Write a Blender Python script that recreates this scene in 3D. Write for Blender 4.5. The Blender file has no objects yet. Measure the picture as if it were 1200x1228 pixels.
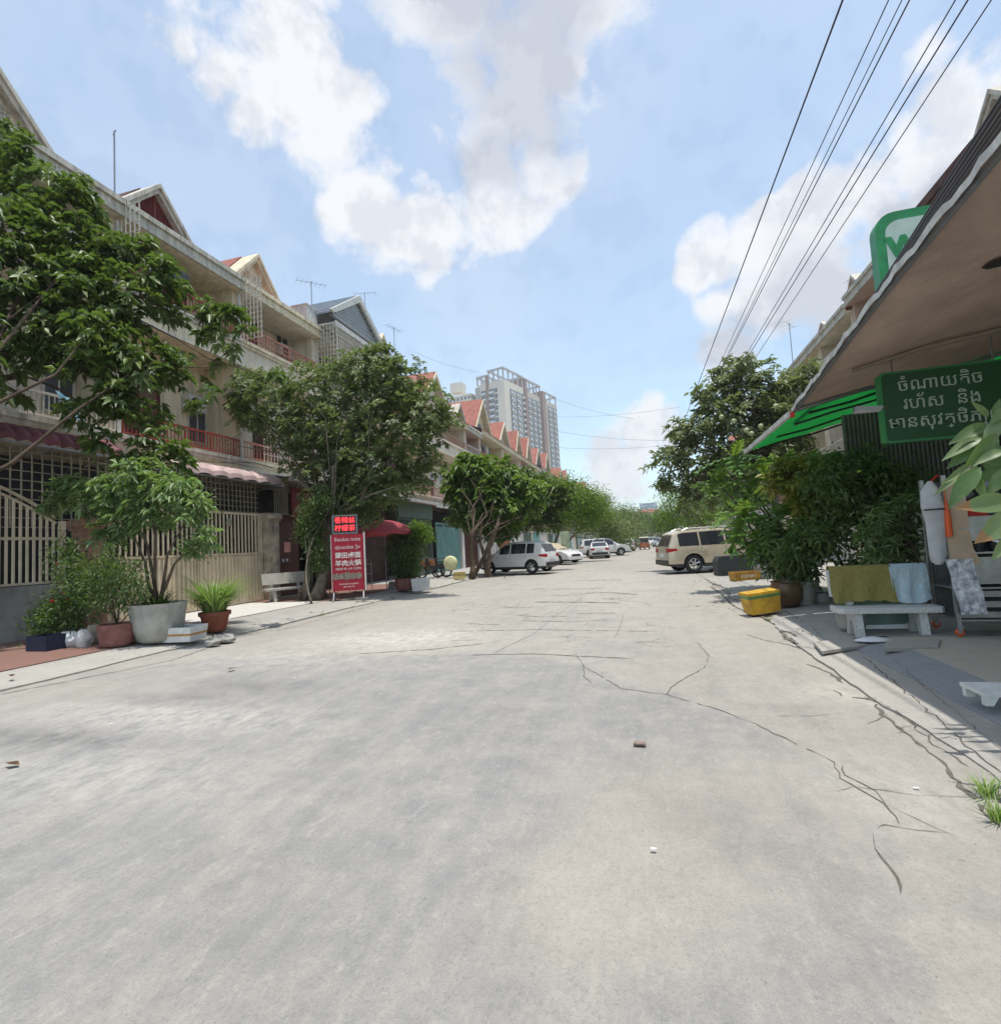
import bpy, bmesh, math, random
import numpy as np
from mathutils import Vector, Matrix
S = bpy.context.scene
COL = S.collection
rnd = random.Random(7)
rs = np.random.RandomState(11)
R = math.radians
# ------------------------------------------------------------------ camera
FPX, CX, CY, CAMH = 625., 600., 614., 1.5
MW = Matrix(((0.963076845648842, 0.07024459166422023, 0.2599013018763151),
             (0.263579607354943, -0.04932483880326419, -0.9633757578762535),
             (-0.05485234691141839, 0.9963095691696227, -0.06601865205644876)))
cam = bpy.data.cameras.new('camera'); co = bpy.data.objects.new('camera', cam); COL.objects.link(co)
cam.sensor_fit = 'HORIZONTAL'; cam.sensor_width = 36; cam.lens = 36 * FPX / 1200
cam.clip_start = .05; cam.clip_end = 4000
m4 = MW.to_4x4(); m4.translation = (0, 0, CAMH); co.matrix_world = m4
S.camera = co
# ------------------------------------------------------------------ view, sun, sky
S.view_settings.view_transform = 'Standard'; S.view_settings.look = 'None'
S.view_settings.gamma = 1; S.view_settings.use_curve_mapping = False
S.view_settings.exposure = 0.85
SUN = Vector((.10, -.06, .985)).normalized()
sl = bpy.data.lights.new('sun', 'SUN'); sl.energy = 2.5; sl.angle = R(.6); sl.color = (1, .955, .89)
so = bpy.data.objects.new('sun', sl); COL.objects.link(so); so.rotation_euler = SUN.to_track_quat('Z', 'Y').to_euler()

def ray(u, v): return MW @ Vector(((u - CX) / FPX, -(v - CY) / FPX, -1.))
def G(u, v, z=0.):
    q = ray(u, v); t = (z - CAMH) / q.z; return Vector((q.x * t, q.y * t, z))
def AX(u, v, x):
    q = ray(u, v); t = x / q.x; return Vector((x, q.y * t, CAMH + q.z * t))
def AY(u, v, y):
    q = ray(u, v); t = y / q.y; return Vector((q.x * t, y, CAMH + q.z * t))

W = bpy.data.worlds.new('World'); S.world = W; W.use_nodes = True
nt = W.node_tree; nt.nodes.clear()
def N(nt, t, **k):
    n = nt.nodes.new(t)
    for a, b in k.items():
        if a.startswith('i_'): n.inputs[a[2:].replace('_', ' ')].default_value = b
        else: setattr(n, a, b)
    return n
def L(nt, a, b): nt.links.new(a, b)
def build_world():
    out = N(nt, 'ShaderNodeOutputWorld')
    sky = N(nt, 'ShaderNodeTexSky', sky_type='NISHITA', sun_disc=False)
    sky.sun_elevation = math.asin(SUN.z); sky.sun_rotation = math.atan2(SUN.x, SUN.y)
    sky.air_density = 1.0; sky.dust_density = .8; sky.ozone_density = .7; sky.altitude = 0
    tc = N(nt, 'ShaderNodeTexCoord')
    def blobs(lst, vec):
        cur = None
        for (u, v, r) in lst:
            d = ray(u, v).normalized(); k = r / FPX / math.sqrt(1 + ((u - CX) ** 2 + (v - CY) ** 2) / FPX ** 2)
            dm = N(nt, 'ShaderNodeVectorMath', operation='DISTANCE'); L(nt, vec, dm.inputs[0]); dm.inputs[1].default_value = d
            mr = N(nt, 'ShaderNodeMapRange', clamp=True); L(nt, dm.outputs['Value'], mr.inputs['Value'])
            mr.inputs['From Min'].default_value = k * 1.7; mr.inputs['From Max'].default_value = 0
            if cur is None: cur = mr.outputs[0]
            else:
                mx = N(nt, 'ShaderNodeMath', operation='MAXIMUM'); L(nt, cur, mx.inputs[0]); L(nt, mr.outputs[0], mx.inputs[1]); cur = mx.outputs[0]
        return cur
    def fbm(scale, det, ro, vec=None, off=None):
        v = tc.outputs['Generated']
        if off: q = N(nt, 'ShaderNodeVectorMath', operation='ADD'); L(nt, v, q.inputs[0]); q.inputs[1].default_value = off; v = q.outputs[0]
        n = N(nt, 'ShaderNodeTexNoise'); n.inputs['Scale'].default_value = scale; n.inputs['Detail'].default_value = det; n.inputs['Roughness'].default_value = ro; n.inputs['Distortion'].default_value = .15; L(nt, v, n.inputs['Vector']); return n.outputs[0]
    def math_(op, a, b, cl=False):
        m = N(nt, 'ShaderNodeMath', operation=op, use_clamp=cl)
        for i, q in enumerate((a, b)):
            if isinstance(q, (int, float)): m.inputs[i].default_value = q
            else: L(nt, q, m.inputs[i])
        return m.outputs[0]
    def sstep(v, a, b, hi=1.):
        m = N(nt, 'ShaderNodeMapRange', interpolation_type='SMOOTHSTEP'); L(nt, v, m.inputs['Value']); m.inputs['From Min'].default_value = a; m.inputs['From Max'].default_value = b; m.inputs['To Max'].default_value = hi; return m.outputs[0]
    WB = [(265, 75, 62), (225, 60, 30), (330, 40, 62), (350, 110, 72), (300, 140, 42), (395, 175, 66), (430, 120, 36), (440, 240, 62), (400, 255, 34), (520, 262, 62), (480, 270, 40), (595, 250, 58), (640, 200, 46), (330, -10, 60),
          (560, 20, 66), (500, 10, 44), (640, 60, 112), (570, 110, 60), (605, 145, 96), (690, 20, 72), (680, 100, 62), (590, 200, 62), (600, -90, 150), (720, 20, 26),
          (1110, 60, 42), (1150, 120, 66), (1080, 180, 60), (1110, 200, 70), (1040, 240, 62), (985, 270, 50), (925, 300, 44), (860, 305, 36), (835, 330, 22), (1000, 340, 90), (1100, 300, 100), (920, 370, 50), (1250, 100, 130), (1200, 260, 130), (880, 430, 46), (860, 370, 24), (770, 510, 40), (735, 555, 42), (780, 485, 20)]
    nA = fbm(5.0, 12, .62); nB = fbm(16, 8, .6)
    nsum = math_('ADD', math_('MULTIPLY', math_('SUBTRACT', nA, .5), 2.3), math_('MULTIPLY', math_('SUBTRACT', nB, .5), .9))
    WF = blobs(WB, tc.outputs['Generated'])
    # raised only where a cloud mass is near, so the ragged fringe stays by the cloud
    F = math_('ADD', WF, math_('MULTIPLY', nsum, sstep(WF, .02, .3)))
    white = sstep(F, .18, .80)
    GB = [(620, 50, 95), (655, 20, 80), (635, 140, 66), (600, -90, 150), (600, 90, 80), (650, 90, 60), (600, 180, 50), (1110, 330, 110), (1000, 370, 80), (560, 200, 30), (880, 420, 40)]
    GF = blobs(GB, tc.outputs['Generated'])
    grey = sstep(math_('ADD', GF, math_('MULTIPLY', nsum, .55)), .25, .75, .85)
    # shade inside the billows: where the mass is thicker below-left than toward the sun
    nC = fbm(9, 9, .6, off=(.03, -.02, .045)); nD = fbm(9, 9, .6)
    bil = sstep(math_('SUBTRACT', nD, nC), -.02, .12, .45)
    grey = math_('ADD', grey, bil, True)
    # thin veil and general cumulus elsewhere
    gen = N(nt, 'ShaderNodeTexNoise'); gen.inputs['Scale'].default_value = 2.2; gen.inputs['Detail'].default_value = 8
    L(nt, tc.outputs['Generated'], gen.inputs['Vector'])
    gm = N(nt, 'ShaderNodeMapRange', interpolation_type='SMOOTHSTEP'); L(nt, gen.outputs[0], gm.inputs['Value'])
    gm.inputs['From Min'].default_value = .3; gm.inputs['From Max'].default_value = .7; gm.inputs['To Min'].default_value = .20; gm.inputs['To Max'].default_value = .38
    # horizon whitening
    sep = N(nt, 'ShaderNodeSeparateXYZ'); L(nt, tc.outputs['Generated'], sep.inputs[0])
    hz = N(nt, 'ShaderNodeMapRange', interpolation_type='SMOOTHSTEP'); L(nt, sep.outputs['Z'], hz.inputs['Value'])
    hz.inputs['From Min'].default_value = .42; hz.inputs['From Max'].default_value = -.05; hz.inputs['To Max'].default_value = .35
    m1 = N(nt, 'ShaderNodeMath', operation='MAXIMUM'); L(nt, white, m1.inputs[0]); L(nt, gm.outputs[0], m1.inputs[1])
    hzm = N(nt, 'ShaderNodeMath', operation='MAXIMUM'); L(nt, m1.outputs[0], hzm.inputs[0]); L(nt, hz.outputs[0], hzm.inputs[1])
    sc2 = N(nt, 'ShaderNodeMath', operation='MULTIPLY'); L(nt, hzm.outputs[0], sc2.inputs[0]); sc2.inputs[1].default_value = .96
    cm = N(nt, 'ShaderNodeMix', data_type='RGBA'); L(nt, grey, cm.inputs['Factor'])
    cm.inputs['A'].default_value = (.54, .545, .56, 1); cm.inputs['B'].default_value = (.34, .355, .40, 1)
    b1 = N(nt, 'ShaderNodeBackground'); st_ = N(nt, 'ShaderNodeMix', data_type='RGBA', blend_type='MULTIPLY'); st_.inputs['Factor'].default_value = 1; L(nt, sky.outputs[0], st_.inputs['A']); st_.inputs['B'].default_value = (.95, 1.02, .955, 1); L(nt, st_.outputs['Result'], b1.inputs['Color']); b1.inputs['Strength'].default_value = .14
    b2 = N(nt, 'ShaderNodeBackground'); L(nt, cm.outputs['Result'], b2.inputs['Color']); b2.inputs['Strength'].default_value = 1.0
    ms = N(nt, 'ShaderNodeMixShader'); L(nt, sc2.outputs[0], ms.inputs[0]); L(nt, b1.outputs[0], ms.inputs[1]); L(nt, b2.outputs[0], ms.inputs[2])
    L(nt, ms.outputs[0], out.inputs['Surface'])
build_world()
S.cycles.max_bounces = 8; S.cycles.transparent_max_bounces = 8
S.cycles.use_denoising = True
S.render.engine = 'CYCLES'

# ------------------------------------------------------------------ materials
MATS = {}
def mat(name, col, rough=.75, var=.18, vs=3., bump=.15, bs=40., metal=0., streak=0., spec=.4, col2=None, tint=0., detail=5, coat=0.):
    """one procedural material: base colour varied by noise, rain streaks, fine bump"""
    if name in MATS: return MATS[name]
    m = bpy.data.materials.new(name); m.use_nodes = True; t = m.node_tree; t.nodes.clear()
    out = N(t, 'ShaderNodeOutputMaterial'); b = N(t, 'ShaderNodeBsdfPrincipled'); L(t, b.outputs[0], out.inputs[0])
    geo = N(t, 'ShaderNodeNewGeometry')
    n1 = N(t, 'ShaderNodeTexNoise'); n1.inputs['Scale'].default_value = vs; n1.inputs['Detail'].default_value = detail; n1.inputs['Roughness'].default_value = .6
    L(t, geo.outputs['Position'], n1.inputs['Vector'])
    mr = N(t, 'ShaderNodeMapRange'); mr.inputs['From Min'].default_value = .3; mr.inputs['From Max'].default_value = .7; L(t, n1.outputs[0], mr.inputs['Value'])
    c2 = col2 or tuple(max(0, c * (1 - var * 1.6)) for c in col)
    mx = N(t, 'ShaderNodeMix', data_type='RGBA'); L(t, mr.outputs[0], mx.inputs['Factor'])
    mx.inputs['A'].default_value = (*[min(1, c * (1 + var * .5)) for c in col], 1); mx.inputs['B'].default_value = (*c2, 1)
    last = mx.outputs['Result']
    if streak:
        mp = N(t, 'ShaderNodeVectorMath', operation='MULTIPLY'); L(t, geo.outputs['Position'], mp.inputs[0]); mp.inputs[1].default_value = (3.5, 3.5, .35)
        n2 = N(t, 'ShaderNodeTexNoise'); n2.inputs['Scale'].default_value = 1.6; n2.inputs['Detail'].default_value = 7; n2.inputs['Roughness'].default_value = .7; L(t, mp.outputs[0], n2.inputs['Vector'])
        r2 = N(t, 'ShaderNodeMapRange'); r2.inputs['From Min'].default_value = .45; r2.inputs['From Max'].default_value = .72; r2.inputs['To Max'].default_value = streak; L(t, n2.outputs[0], r2.inputs['Value'])
        x2 = N(t, 'ShaderNodeMix', data_type='RGBA'); L(t, r2.outputs[0], x2.inputs['Factor']); L(t, last, x2.inputs['A']); x2.inputs['B'].default_value = (.10, .09, .075, 1)
        last = x2.outputs['Result']
    if tint:
        at = N(t, 'ShaderNodeAttribute', attribute_name='tint')
        hs = N(t, 'ShaderNodeHueSaturation'); L(t, last, hs.inputs['Color'])
        v = N(t, 'ShaderNodeMapRange'); L(t, at.outputs['Fac'], v.inputs['Value']); v.inputs['To Min'].default_value = 1 - tint; v.inputs['To Max'].default_value = 1 + tint
        L(t, v.outputs[0], hs.inputs['Value']); last = hs.outputs['Color']
    L(t, last, b.inputs['Base Color'])
    b.inputs['Roughness'].default_value = rough; b.inputs['Metallic'].default_value = metal; b.inputs['Specular IOR Level'].default_value = spec
    b.inputs['Coat Weight'].default_value = coat
    if bump:
        nb = N(t, 'ShaderNodeTexNoise'); nb.inputs['Scale'].default_value = bs; nb.inputs['Detail'].default_value = 4; L(t, geo.outputs['Position'], nb.inputs['Vector'])
        bp = N(t, 'ShaderNodeBump'); bp.inputs['Strength'].default_value = bump; bp.inputs['Distance'].default_value = .02; L(t, nb.outputs[0], bp.inputs['Height']); L(t, bp.outputs[0], b.inputs['Normal'])
    MATS[name] = m; return m
def leafmat(name, c1, c2, trans=.35, rough=.45, tcol=None):
    if name in MATS: return MATS[name]
    m = bpy.data.materials.new(name); m.use_nodes = True; t = m.node_tree; t.nodes.clear()
    out = N(t, 'ShaderNodeOutputMaterial'); b = N(t, 'ShaderNodeBsdfPrincipled'); tr = N(t, 'ShaderNodeBsdfTranslucent'); ms = N(t, 'ShaderNodeMixShader')
    at = N(t, 'ShaderNodeAttribute', attribute_name='tint')
    mx = N(t, 'ShaderNodeMix', data_type='RGBA'); L(t, at.outputs['Fac'], mx.inputs['Factor'])
    mx.inputs['A'].default_value = (*c1, 1); mx.inputs['B'].default_value = (*c2, 1)
    gn = N(t, 'ShaderNodeNewGeometry'); nn = N(t, 'ShaderNodeTexNoise'); nn.inputs['Scale'].default_value = 22; nn.inputs['Detail'].default_value = 5; L(t, gn.outputs['Position'], nn.inputs['Vector'])
    nr = N(t, 'ShaderNodeMapRange'); nr.inputs['From Min'].default_value = .5; nr.inputs['From Max'].default_value = .75; nr.inputs['To Max'].default_value = .45; L(t, nn.outputs[0], nr.inputs['Value'])
    dm = N(t, 'ShaderNodeMix', data_type='RGBA'); L(t, nr.outputs[0], dm.inputs['Factor']); L(t, mx.outputs['Result'], dm.inputs['A']); dm.inputs['B'].default_value = (c2[0] * .9 + .06, c2[1] * .8 + .06, c2[2] * .9 + .06, 1)
    L(t, dm.outputs['Result'], b.inputs['Base Color']); b.inputs['Roughness'].default_value = rough; b.inputs['Specular IOR Level'].default_value = .5
    hs = N(t, 'ShaderNodeMix', data_type='RGBA'); hs.inputs['Factor'].default_value = .6; L(t, mx.outputs['Result'], hs.inputs['A']); hs.inputs['B'].default_value = (*(tcol or (.22, .38, .03)), 1)
    L(t, hs.outputs['Result'], tr.inputs['Color'])
    ms.inputs[0].default_value = trans; L(t, b.outputs[0], ms.inputs[1]); L(t, tr.outputs[0], ms.inputs[2]); L(t, ms.outputs[0], out.inputs[0])
    MATS[name] = m; return m
def emat(name, col, st):
    if name in MATS: return MATS[name]
    m = bpy.data.materials.new(name); m.use_nodes = True; b = m.node_tree.nodes['Principled BSDF']
    b.inputs['Base Color'].default_value = (*col, 1); b.inputs['Emission Color'].default_value = (*col, 1); b.inputs['Emission Strength'].default_value = st
    MATS[name] = m; return m
def clothmat(name, col, trans=.5, fold=6.):
    if name in MATS: return MATS[name]
    m = bpy.data.materials.new(name); m.use_nodes = True; t = m.node_tree; t.nodes.clear()
    out = N(t, 'ShaderNodeOutputMaterial'); b = N(t, 'ShaderNodeBsdfPrincipled'); tr = N(t, 'ShaderNodeBsdfTranslucent'); ms = N(t, 'ShaderNodeMixShader')
    geo = N(t, 'ShaderNodeNewGeometry'); n1 = N(t, 'ShaderNodeTexNoise'); n1.inputs['Scale'].default_value = fold; n1.inputs['Detail'].default_value = 6; L(t, geo.outputs['Position'], n1.inputs['Vector'])
    mx = N(t, 'ShaderNodeMix', data_type='RGBA'); L(t, n1.outputs[0], mx.inputs['Factor']); mx.inputs['A'].default_value = (*[c * 1.15 for c in col], 1); mx.inputs['B'].default_value = (*[c * .75 for c in col], 1)
    L(t, mx.outputs['Result'], b.inputs['Base Color']); L(t, mx.outputs['Result'], tr.inputs['Color']); b.inputs['Roughness'].default_value = .8
    bp = N(t, 'ShaderNodeBump'); bp.inputs['Strength'].default_value = .4; bp.inputs['Distance'].default_value = .05; L(t, n1.outputs[0], bp.inputs['Height']); L(t, bp.outputs[0], b.inputs['Normal'])
    ms.inputs[0].default_value = trans; L(t, b.outputs[0], ms.inputs[1]); L(t, tr.outputs[0], ms.inputs[2]); L(t, ms.outputs[0], out.inputs[0])
    MATS[name] = m; return m

cream = mat('cream_render', (.76, .66, .47), .85, .12, 1.2, .1, 30, streak=.5)
cream2 = mat('pale_render', (.78, .69, .54), .85, .12, 1.2, .1, 30, streak=.35)
white_r = mat('white_render', (.72, .70, .66), .85, .1, 1.2, .1, 30, streak=.45)
pinkw = mat('pinkish_render', (.62, .45, .37), .85, .12, 1.2, .1, 30, streak=.35)
greyw = mat('grey_render', (.42, .41, .39), .88, .2, 1.2, .15, 30, streak=.5)
tealw = mat('teal_paint', (.22, .42, .40), .6, .15, 2, .05, 30, streak=.3)
conc = mat('old_concrete', (.33, .32, .29), .9, .25, 1.5, .3, 35, streak=.35)
trimw = mat('moulding_stone', (.62, .58, .49), .85, .15, 2, .15, 40, streak=.7)
redrail = mat('dark_red_paint', (.33, .065, .045), .5, .15, 3, 0)
pinkrail = mat('salmon_paint', (.50, .20, .13), .5, .15, 3, 0)
whiterail = mat('white_bar_paint', (.62, .58, .50), .55, .15, 6, 0)
louver = mat('red_louver', (.22, .05, .045), .6, .2, 3, .1)
maroon = mat('maroon_wood', (.085, .022, .02), .5, .25, 3, .1)
brownwood = mat('brown_wood', (.16, .075, .04), .55, .25, 3, .1)
beigegate = mat('beige_gate_paint', (.62, .52, .37), .5, .15, 3, .05, 30, streak=.25)
beigebar = mat('beige_bar_paint', (.64, .55, .40), .5, .12, 3, 0)
grillemat = mat('grille_paint', (.32, .29, .21), .55, .2, 3, 0)
greengate = mat('green_gate_paint', (.11, .16, .125), .5, .2, 3, .05, streak=.2)
greenbar = mat('green_bar_paint', (.24, .31, .25), .5, .2, 3, 0)
dark = mat('interior_shade', (.022, .021, .022), .9, .3, 3, 0)  # near-black colour that stands for the shade of open interiors
darkwall = mat('shaded_wall', (.06, .05, .047), .85, .3, 3, 0)  # porch and shop shade put into the wall colour
redtile = mat('red_roof_tile', (.34, .115, .08), .75, .25, 2.5, .4, 14, streak=.2)
browntile = mat('brown_roof_tile', (.12, .055, .045), .8, .35, 2.5, .4, 14)
greymetal = mat('grey_roof_sheet', (.38, .42, .46), .45, .12, 2, .1, 10, metal=.2, streak=.2)
pipe = mat('galvanised_pipe', (.28, .29, .30), .4, .15, 5, 0, metal=.6)
steel = mat('stainless_steel', (.36, .37, .36), .38, .2, 5, .05, 30, metal=.75, streak=.2)
cable = mat('black_cable', (.03, .03, .034), .5, .2, 3, 0)
bark = mat('bark', (.13, .095, .065), .9, .35, 6, .6, 25)
barkg = mat('grey_bark', (.22, .19, .15), .9, .35, 6, .6, 25)
terracotta = mat('terracotta', (.30, .10, .06), .8, .2, 6, .15)
pinkpot = mat('old_pink_pot', (.27, .12, .10), .85, .25, 6, .2)
cempot = mat('cement_pot', (.44, .43, .39), .9, .2, 4, .25, streak=.3)
soil = mat('soil', (.05, .035, .025), .95, .3, 10, .5)
foam = mat('white_styrofoam', (.74, .74, .71), .8, .12, 8, .15, 60, streak=.15)
yellowtape = mat('orange_tape', (.55, .28, .05), .5, .25, 8, 0)
yellowbox = mat('yellow_box', (.66, .42, .03), .6, .2, 6, .1, col2=(.45, .22, .03), streak=.25)
greentape = mat('green_tape', (.12, .28, .10), .5, .2, 6, 0)
benchm = mat('terrazzo_bench', (.50, .48, .43), .8, .22, 25, .2, 60, streak=.3)
benchw = mat('white_terrazzo', (.62, .62, .60), .75, .2, 40, .2, 60)
signred = mat('sign_red', (.38, .012, .035), .45, .06, 2, 0)
signwhite = mat('sign_print_white', (.80, .78, .74), .5, .05, 3, 0)
redcloth = clothmat('red_parasol_cloth', (.50, .09, .11), .35)
greentarp = clothmat('green_tarp', (.008, .17, .03), .6, 3)
browntarp = mat('brown_tarp_underside', (.60, .455, .375), .85, .18, 1.2, .5, 8, streak=.12)
whitetrim = mat('weathered_white_trim', (.66, .66, .62), .7, .2, 6, .2, streak=.35)
signgreen = mat('sign_green', (.007, .07, .017), .4, .05, 2, 0)
signgreenl = mat('sign_green_frame', (.03, .22, .07), .4, .08, 2, 0)
tealglass = mat('pale_sign_face', (.42, .60, .56), .4, .1, 2, 0)
towel = clothmat('olive_towel', (.25, .215, .055), .05, 20)
towelb = clothmat('pale_blue_towel', (.50, .62, .66), .1, 20)
towelg = clothmat('teal_cloth', (.16, .24, .22), .05, 20)
cardboard = mat('cardboard', (.50, .38, .26), .85, .1, 6, .1)
plasticw = mat('white_plastic', (.72, .73, .74), .4, .08, 8, .3, 12)
redp = mat('red_plastic', (.50, .02, .015), .4, .15, 5, 0)
orangep = mat('orange_plastic', (.65, .10, .02), .4, .1, 5, 0)
greenp = mat('green_plastic', (.10, .42, .25), .4, .1, 5, 0)
pinkbag = mat('pink_plastic_bag', (.62, .28, .30), .4, .25, 20, .4, 20)
blackrub = mat('black_rubber', (.018, .018, .02), .75, .2, 6, .1)
blackp = mat('black_plastic', (.03, .03, .033), .45, .2, 5, 0)
glassd = mat('car_glass', (.02, .024, .03), .06, .1, 1, 0, spec=.8)
winglass = mat('window_glass', (.07, .09, .11), .12, .3, 1, 0, spec=.7)
chrome = mat('alloy', (.62, .62, .62), .3, .05, 2, 0, metal=.7)
redlamp = mat('red_lamp', (.42, .012, .012), .2, .1, 2, 0)
lampw = mat('clear_lamp', (.70, .70, .68), .15, .05, 2, 0)
bluetarp = mat('blue_tarp', (.16, .34, .45), .6, .25, 3, .3, 8)
lgreen = leafmat('leaf_near_tree', (.03, .062, .016), (.15, .215, .045), .33, tcol=(.18,.30,.03))
lgreen2 = leafmat('leaf_olive_tree', (.06, .095, .03), (.23, .285, .10), .36, tcol=(.25,.36,.06))
lmango = leafmat('leaf_mango', (.07, .10, .035), (.27, .31, .125), .38, tcol=(.27,.36,.08))
lbright = leafmat('leaf_bright', (.06, .14, .012), (.22, .34, .03), .42)
lmid = leafmat('leaf_mid', (.035, .085, .014), (.18, .28, .035), .36)
ldark = leafmat('leaf_dark', (.025, .06, .016), (.12, .19, .055), .32)
lbread = leafmat('leaf_breadfruit', (.05, .13, .035), (.17, .31, .08), .38)
lpale = leafmat('leaf_pale', (.10, .17, .06), (.27, .38, .16), .4)
lgrass = leafmat('leaf_grass', (.14, .24, .05), (.38, .50, .17), .4)
lfar = leafmat('leaf_far', (.045, .08, .028), (.10, .15, .05), .3)
lvar = leafmat('leaf_foreground', (.05, .13, .03), (.24, .32, .15), .35)
lbrown = leafmat('leaf_dry', (.24, .11, .04), (.40, .24, .10), .3, tcol=(.4, .2, .05))
lyel = leafmat('leaf_croton', (.10, .13, .02), (.45, .42, .08), .35)

# ------------------------------------------------------------------ mesh helpers
class MB:
    def __init__(s): s.v = []; s.f = []; s.mi = []; s.cur = 0
    def quad(s, *p):
        n = len(s.v); s.v += [tuple(q) for q in p]; s.f.append(tuple(range(n, n + len(p)))); s.mi.append(s.cur)
    def box(s, x0, x1, y0, y1, z0, z1):
        x0, x1 = min(x0, x1), max(x0, x1); y0, y1 = min(y0, y1), max(y0, y1); z0, z1 = min(z0, z1), max(z0, z1)
        n = len(s.v); s.v += [(x0, y0, z0), (x1, y0, z0), (x1, y1, z0), (x0, y1, z0), (x0, y0, z1), (x1, y0, z1), (x1, y1, z1), (x0, y1, z1)]
        s.f += [(n, n + 3, n + 2, n + 1), (n + 4, n + 5, n + 6, n + 7), (n, n + 1, n + 5, n + 4), (n + 1, n + 2, n + 6, n + 5), (n + 2, n + 3, n + 7, n + 6), (n + 3, n, n + 4, n + 7)]
        s.mi += [s.cur] * 6; return s
    def tube(s, pts, rad, n=6, cap=True):
        pts = [Vector(p) for p in pts]
        if not hasattr(rad, '__len__'): rad = [rad] * len(pts)
        b = len(s.v); u = None
        for i, p in enumerate(pts):
            t = (pts[min(i + 1, len(pts) - 1)] - pts[max(i - 1, 0)])
            t = t.normalized() if t.length > 1e-9 else Vector((0, 0, 1))
            if u is None: u = t.orthogonal().normalized()
            else:
                u = u - t * u.dot(t); u = u.normalized() if u.length > 1e-6 else t.orthogonal().normalized()
            w = t.cross(u)
            for k in range(n):
                a = 2 * math.pi * k / n; q = p + (u * math.cos(a) + w * math.sin(a)) * rad[i]; s.v.append(tuple(q))
        for i in range(len(pts) - 1):
            for k in range(n):
                a = b + i * n + k; c = b + i * n + (k + 1) % n; s.f.append((a, c, c + n, a + n)); s.mi.append(s.cur)
        if cap:
            s.f.append(tuple(b + k for k in range(n))[::-1]); s.f.append(tuple(b + (len(pts) - 1) * n + k for k in range(n))); s.mi += [s.cur] * 2
        return s
    def lathe(s, prof, n=20, c=(0, 0), axis='z'):
        b = len(s.v)
        for (r, z) in prof:
            for k in range(n):
                a = 2 * math.pi * k / n
                if axis == 'z': s.v.append((c[0] + r * math.cos(a), c[1] + r * math.sin(a), z))
                else: s.v.append((c[0] + r * math.cos(a), z, c[1] + r * math.sin(a)))
        for i in range(len(prof) - 1):
            for k in range(n):
                a = b + i * n + k; d = b + i * n + (k + 1) % n; s.f.append((a, d, d + n, a + n)); s.mi.append(s.cur)
        return s
    def prism(s, poly, h, axis='z', o=0.):
        """extrude a 2-D polygon; axis = extrusion axis starting at o, length h"""
        def P3(a, b_, c): return {'z': (a, b_, c), 'x': (c, a, b_), 'y': (a, c, b_)}[axis]
        n = len(s.v); k = len(poly)
        for (a, b_) in poly: s.v.append(P3(a, b_, o))
        for (a, b_) in poly: s.v.append(P3(a, b_, o + h))
        s.f.append(tuple(range(n, n + k))[::-1]); s.f.append(tuple(range(n + k, n + 2 * k)))
        for i in range(k): j = (i + 1) % k; s.f.append((n + i, n + j, n + k + j, n + k + i))
        s.mi += [s.cur] * (k + 2); return s
    def build(s, name, mats, parent=None, smooth=False, kind=None, label=None, loc=None, cat=None, group=None, rz=None):
        me = bpy.data.meshes.new(name); me.from_pydata(s.v, [], s.f)
        if not isinstance(mats, (list, tuple)): mats = [mats]
        for m in mats: me.materials.append(m)
        if len(mats) > 1: me.polygons.foreach_set('material_index', s.mi)
        bm = bmesh.new(); bm.from_mesh(me); bmesh.ops.recalc_face_normals(bm, faces=bm.faces); bm.to_mesh(me); bm.free()
        if smooth:
            me.polygons.foreach_set('use_smooth', [True] * len(me.polygons))
            if smooth is not True: me.set_sharp_from_angle(angle=R(smooth))
        o = bpy.data.objects.new(name, me); COL.objects.link(o)
        if parent: o.parent = parent
        if loc is not None: o.location = loc
        if rz is not None: o.rotation_euler = (0, 0, rz)
        tag(o, label, cat, group, kind); return o
def tag(o, label=None, cat=None, group=None, kind=None):
    if label: o['label'] = label
    if cat: o['category'] = cat
    if group: o['group'] = group
    if kind: o['kind'] = kind
    return o
def thing(name, label, cat, loc=(0, 0, 0), rz=0., group=None):
    o = bpy.data.objects.new(name, None); COL.objects.link(o); o.location = loc; o.rotation_euler = (0, 0, rz); o.empty_display_size = .2
    return tag(o, label, cat, group)
def copy_tree(o, parent=None):
    c = o.copy(); COL.objects.link(c)
    if parent: c.parent = parent
    for ch in list(o.children): copy_tree(ch, c)
    return c
UNIT = {}
def piece(name, m, parent, c, s, rot=None):
    """one box piece sharing a unit cube mesh: centre c, full size s"""
    if m.name not in UNIT:
        b = MB().box(-.5, .5, -.5, .5, -.5, .5); me = bpy.data.meshes.new('piece_' + m.name); me.from_pydata(b.v, [], b.f); me.materials.append(m); UNIT[m.name] = me
    o = bpy.data.objects.new(name, UNIT[m.name]); COL.objects.link(o); o.parent = parent; o.location = c; o.scale = s
    if rot: o.rotation_euler = rot
    return o
def text_mesh(name, body, size, m, parent, matrix, ext=.003, align='CENTER', bold=0.):
    cu = bpy.data.curves.new('txt', 'FONT'); cu.body = body; cu.size = size; cu.align_x = align; cu.align_y = 'CENTER'; cu.extrude = ext; cu.offset = bold; cu.resolution_u = 3
    o = bpy.data.objects.new('txt', cu); COL.objects.link(o)
    bpy.context.view_layer.update()
    me = bpy.data.meshes.new_from_object(o.evaluated_get(bpy.context.evaluated_depsgraph_get()))
    bpy.data.objects.remove(o); bpy.data.curves.remove(cu)
    me.materials.clear(); me.materials.append(m)
    o = bpy.data.objects.new(name, me); COL.objects.link(o)
    if parent: o.parent = parent
    o.matrix_local = matrix
    return o
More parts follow.
